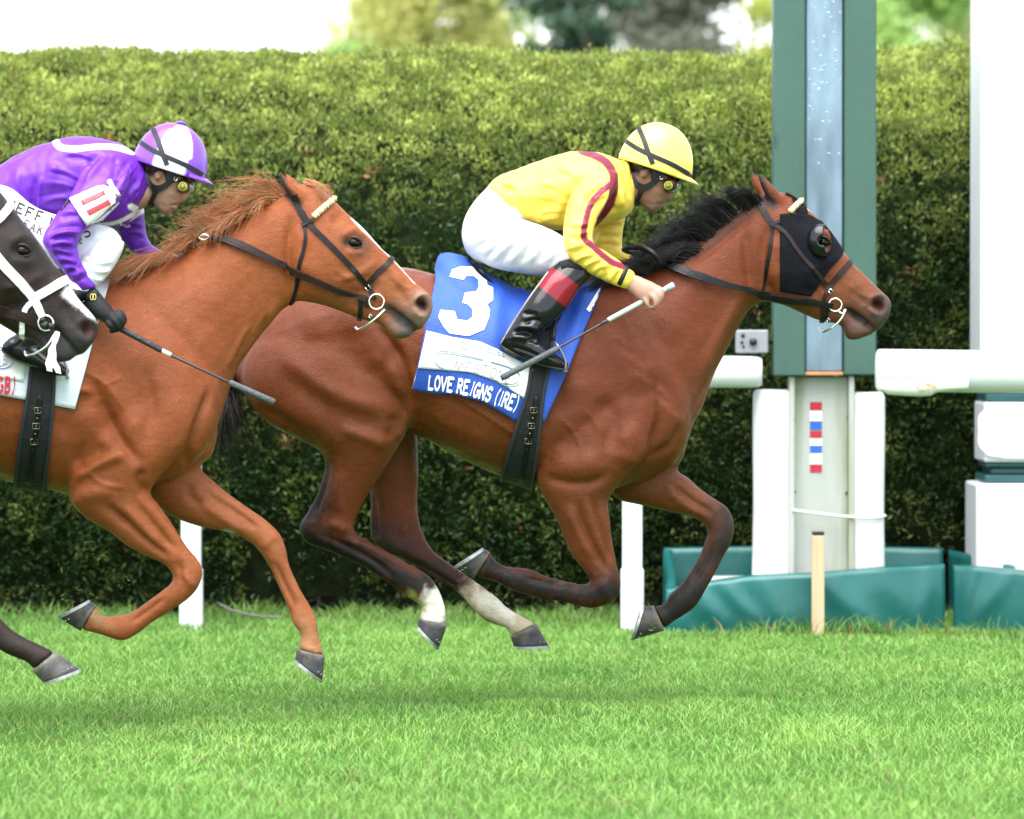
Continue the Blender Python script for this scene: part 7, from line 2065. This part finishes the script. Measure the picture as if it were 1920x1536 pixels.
strap(SKB, hd, 'hood_crown', [(1494, 370), (1500, 388), (1504, 404)], 20, m_hood, .005)
for sg in (1, -1):     # blinker cup: half dome over the rear of the eye
    e = FB.p(1540, 452, -.086)
    A0 = np.linspace(math.radians(78), math.radians(292), 24); TH = np.linspace(math.radians(16), math.radians(92), 9)
    Vc = []
    for sc_ in (1.0, .93):
        for a in A0:
            for t in TH:
                Vc.append(np.array((e[0] + math.cos(a) * 28 * FB.k * math.sin(t) * sc_, e[1] - .040 * math.cos(t) * sc_, e[2] + math.sin(a) * 32 * FB.k * math.sin(t) * sc_)))
    Vc = np.array(Vc); Vc[:, 1] = FB.D + (Vc[:, 1] - FB.D) * sg
    n1 = 24 * 9
    Fq = [(i*9+j, (i+1)*9+j, (i+1)*9+j+1, i*9+j+1) for i in range(23) for j in range(8)]
    Fq += [tuple(n1 + k for k in f[::-1]) for f in Fq]
    Fq += [(j, j+1, n1+j+1, n1+j) for j in range(8)] + [(23*9+j+1, 23*9+j, n1+23*9+j, n1+23*9+j+1) for j in range(8)] + [(i*9, n1+i*9, n1+(i+1)*9, (i+1)*9) for i in range(23)]
    mesh_obj('blinker_cup', Vc, Fq, mat('blinker_plastic', (0.006, 0.006, 0.008), 0.2, spec=.4), hd)
strap(SKB, br, 'headpiece', [(1414, 370), (1428, 388), (1438, 406), (1450, 424)], [12, 12, 11, 11], m_blackleather, .007)
strap(SKB, br, 'cheekpiece', [(1450, 422), (1462, 428), (1500, 476), (1546, 531), (1557, 548)], 6.5, m_brownleather, .009)
strap(SKB, br, 'throatlatch', [(1448, 424), (1447, 445), (1439, 500), (1432, 538), (1428, 560)], 5, m_blackleather, .006)
strap(SKB, br, 'strap_keeper', [(1443, 424), (1452, 420), (1462, 416)], 6, m_blackleather, .011)
strap(SKB, br, 'noseband', [(1598, 488), (1588, 498), (1574, 514), (1558, 533), (1545, 560), (1540, 604)], [9, 9, 9, 9, 6, 6], m_brownleather, .007)
beads(FB, SKB, br, (1502, 377), (1480, 399), 7, 4.5)
V, Fc = ribbon(SKB, [(1560, 571), (1510, 562), (1460, 553), (1400, 543), (1369, 537), (1304, 520), (1262, 506), (1236, 494)], [9, 9, 9, 10, 11, 13, 14, 12], .006, mirror=False, lift=.022, dy=-.09, sink=-.018, per=6); mesh_obj('rein', V, Fc, m_blackleather, br, smooth=False)
wire(FB, br, 'rein_loop', [(1238, 496, -.165), (1228, 478, -.18), (1210, 466, -.16), (1188, 464, -.1), (1170, 468, -.02), (1190, 476, .06), (1235, 500, .14), (1330, 528, .14), (1460, 553, .13), (1560, 571, .09)], .010, m_blackleather)
ring3(FB, br, 'bit_ring', (1566, 572), 12, -.066)
wire(FB, br, 'bit_bar', [(1586, 580, -.062), (1577, 598, -.068), (1558, 616, -.06), (1541, 622, -.03), (1536, 616, 0), (1541, 622, .03), (1558, 616, .06), (1586, 580, .062)], .0042, m_chrome)
wire(FB, br, 'bit_hook', [(1572, 584, -.064), (1580, 588, -.070), (1584, 580, -.066)], .0035, m_chrome)
strap(SKB, br, 'chin_strap', [(1552, 578), (1548, 592), (1538, 606)], 7, m_blackleather, .008)
buckle(FB, SKB, br, 1557, 547); buckle(FB, SKB, br, 1553, 601, 4)

bc = empty('bridle', (0, 0, 0)); bc.parent = ches
strap(SKC, bc, 'headpiece', [(552, 366), (560, 390), (572, 412)], 11, m_blackleather, .006)
strap(SKC, bc, 'cheekpiece', [(566, 396), (577, 416), (610, 450), (642, 483), (675, 520), (693, 540)], [10, 10, 9, 9, 9, 8], m_blackleather, .008)
strap(SKC, bc, 'throatlatch', [(570, 418), (573, 440), (571, 462), (562, 497), (557, 537), (545, 572)], 6, m_blackleather, .006)
strap(SKC, bc, 'strap_keeper', [(567, 424), (577, 418), (588, 414)], 7, m_blackleather, .011)
strap(SKC, bc, 'noseband', [(735, 484), (725, 496), (708, 511), (692, 529)], 9.5, m_brownleather, .007)
beads(FC, SKC, bc, (626, 374), (588, 408), 9, 5)
V, Fc = ribbon(SKC, [(687, 560), (635, 543), (572, 516), (510, 488), (460, 465), (397, 444)], [10, 10, 11, 12, 13, 12], .006, mirror=False, lift=.014, dy=-.09, sink=-.01, per=6); mesh_obj('rein', V, Fc, m_brownleather, bc, smooth=False)
wire(FC, bc, 'far_rein', [(400, 446, -.09), (360, 452, -.02), (330, 470, .09), (400, 452, .12), (520, 492, .12), (635, 543, .12), (695, 562, .07)], .008, m_brownleather)
wire(FC, bc, 'rein_buckle', [(372, 446, -.11), (382, 440, -.115), (392, 444, -.115), (384, 450, -.11), (372, 446, -.11)], .003, m_chrome)
ring3(FC, bc, 'bit_ring', (706, 566), 14, -.066)
wire(FC, bc, 'bit_bar', [(722, 580, -.060), (708, 594, -.068), (690, 608, -.06), (672, 618, -.03), (667, 614, 0), (672, 618, .03), (690, 608, .06), (722, 580, .060)], .0042, m_chrome)
strap(SKC, bc, 'bit_strap', [(693, 540), (698, 550), (703, 562)], 8, m_blackleather, .010)
strap(SKC, bc, 'chin_strap', [(676, 560), (676, 585), (674, 603)], 8, m_blackleather, .008)
strap(SKC, bc, 'rein_end', [(684, 556), (688, 566), (690, 574)], 9, m_brownleather, .014)
buckle(FC, SKC, bc, 690, 540, 6); buckle(FC, SKC, bc, 695, 594, 4)

bd = empty('bridle', (0, 0, 0)); bd.parent = dark
m_wstrap = mat('white_bridle', (0.84, 0.84, 0.83), 0.45, bump=0.1, bscale=80)
strap(SKD, bd, 'cheekpiece', [(-62, 398), (-30, 447), (0, 489), (30, 522), (62, 558), (80, 594)], [17, 18, 18, 18, 17, 13], m_wstrap, .008)
strap(SKD, bd, 'noseband', [(130, 522), (116, 530), (96, 541), (64, 559)], 16, m_wstrap, .010)
strap(SKD, bd, 'browband', [(24, 380), (4, 404), (-18, 424), (-44, 425)], 14, m_wstrap, .010)
strap(SKD, bd, 'chin_strap', [(60, 566), (50, 576), (44, 592), (42, 634)], [11, 10, 9, 9], m_wstrap, .009)
V, Fc = ribbon(SKD, [(76, 606), (40, 592), (0, 578), (-60, 560), (-140, 545), (-220, 540)], [16, 17, 17, 16, 16, 16], .007, mirror=False, lift=.014, dy=-.09, sink=-.01, per=6); mesh_obj('rein', V, Fc, m_brownleather, bd, smooth=False)
ring3(FD, bd, 'bit_ring', (86, 606), 14, -.075)
for (u, v, r) in ((84, 610, .014), (95, 612, .011), (80, 600, .010)):
    c = FD.p(u, v, -.078); V, Fc = tube([c + np.array((0, .02, 0)), c + np.array((0, -.006, 0))], r, 12); mesh_obj('bit_guard', V, Fc, mat('black_rubber', (0.014, 0.014, 0.016), .5), bd)
wire(FD, bd, 'bit_bar', [(102, 626, -.066), (90, 646, -.072), (68, 662, -.06), (50, 667, -.03), (47, 660, 0), (50, 667, .03), (90, 646, .072), (102, 626, .066)], .004, m_chrome)
for k, (pts) in enumerate(([(108, 622, -.072), (102, 642, -.076), (96, 660, -.07), (92, 680, -.066), (93, 696, -.064)], [(106, 630, -.070), (101, 648, -.074), (100, 668, -.070), (105, 686, -.068), (110, 700, -.066)])):
    A = cr(np.array([FD.p(*p) for p in pts]), 5)
    V = []
    for i, p in enumerate(A):
        w = .007 + .002 * math.sin(i * .9) + .004 * (i / len(A))
        V += [p + np.array((-w, 0, .002)), p + np.array((w, -.003, -.002))]
    V = np.array(V); V = np.concatenate([V, V + np.array((0, .002, 0))]); n = 2 * len(A)
    Fc = [(2*i, 2*i+1, 2*i+3, 2*i+2) for i in range(len(A)-1)]
    Fc = Fc + [tuple(n + j for j in f[::-1]) for f in Fc]
    mesh_obj('tongue_tie', V, Fc, m_wstrap, bd)
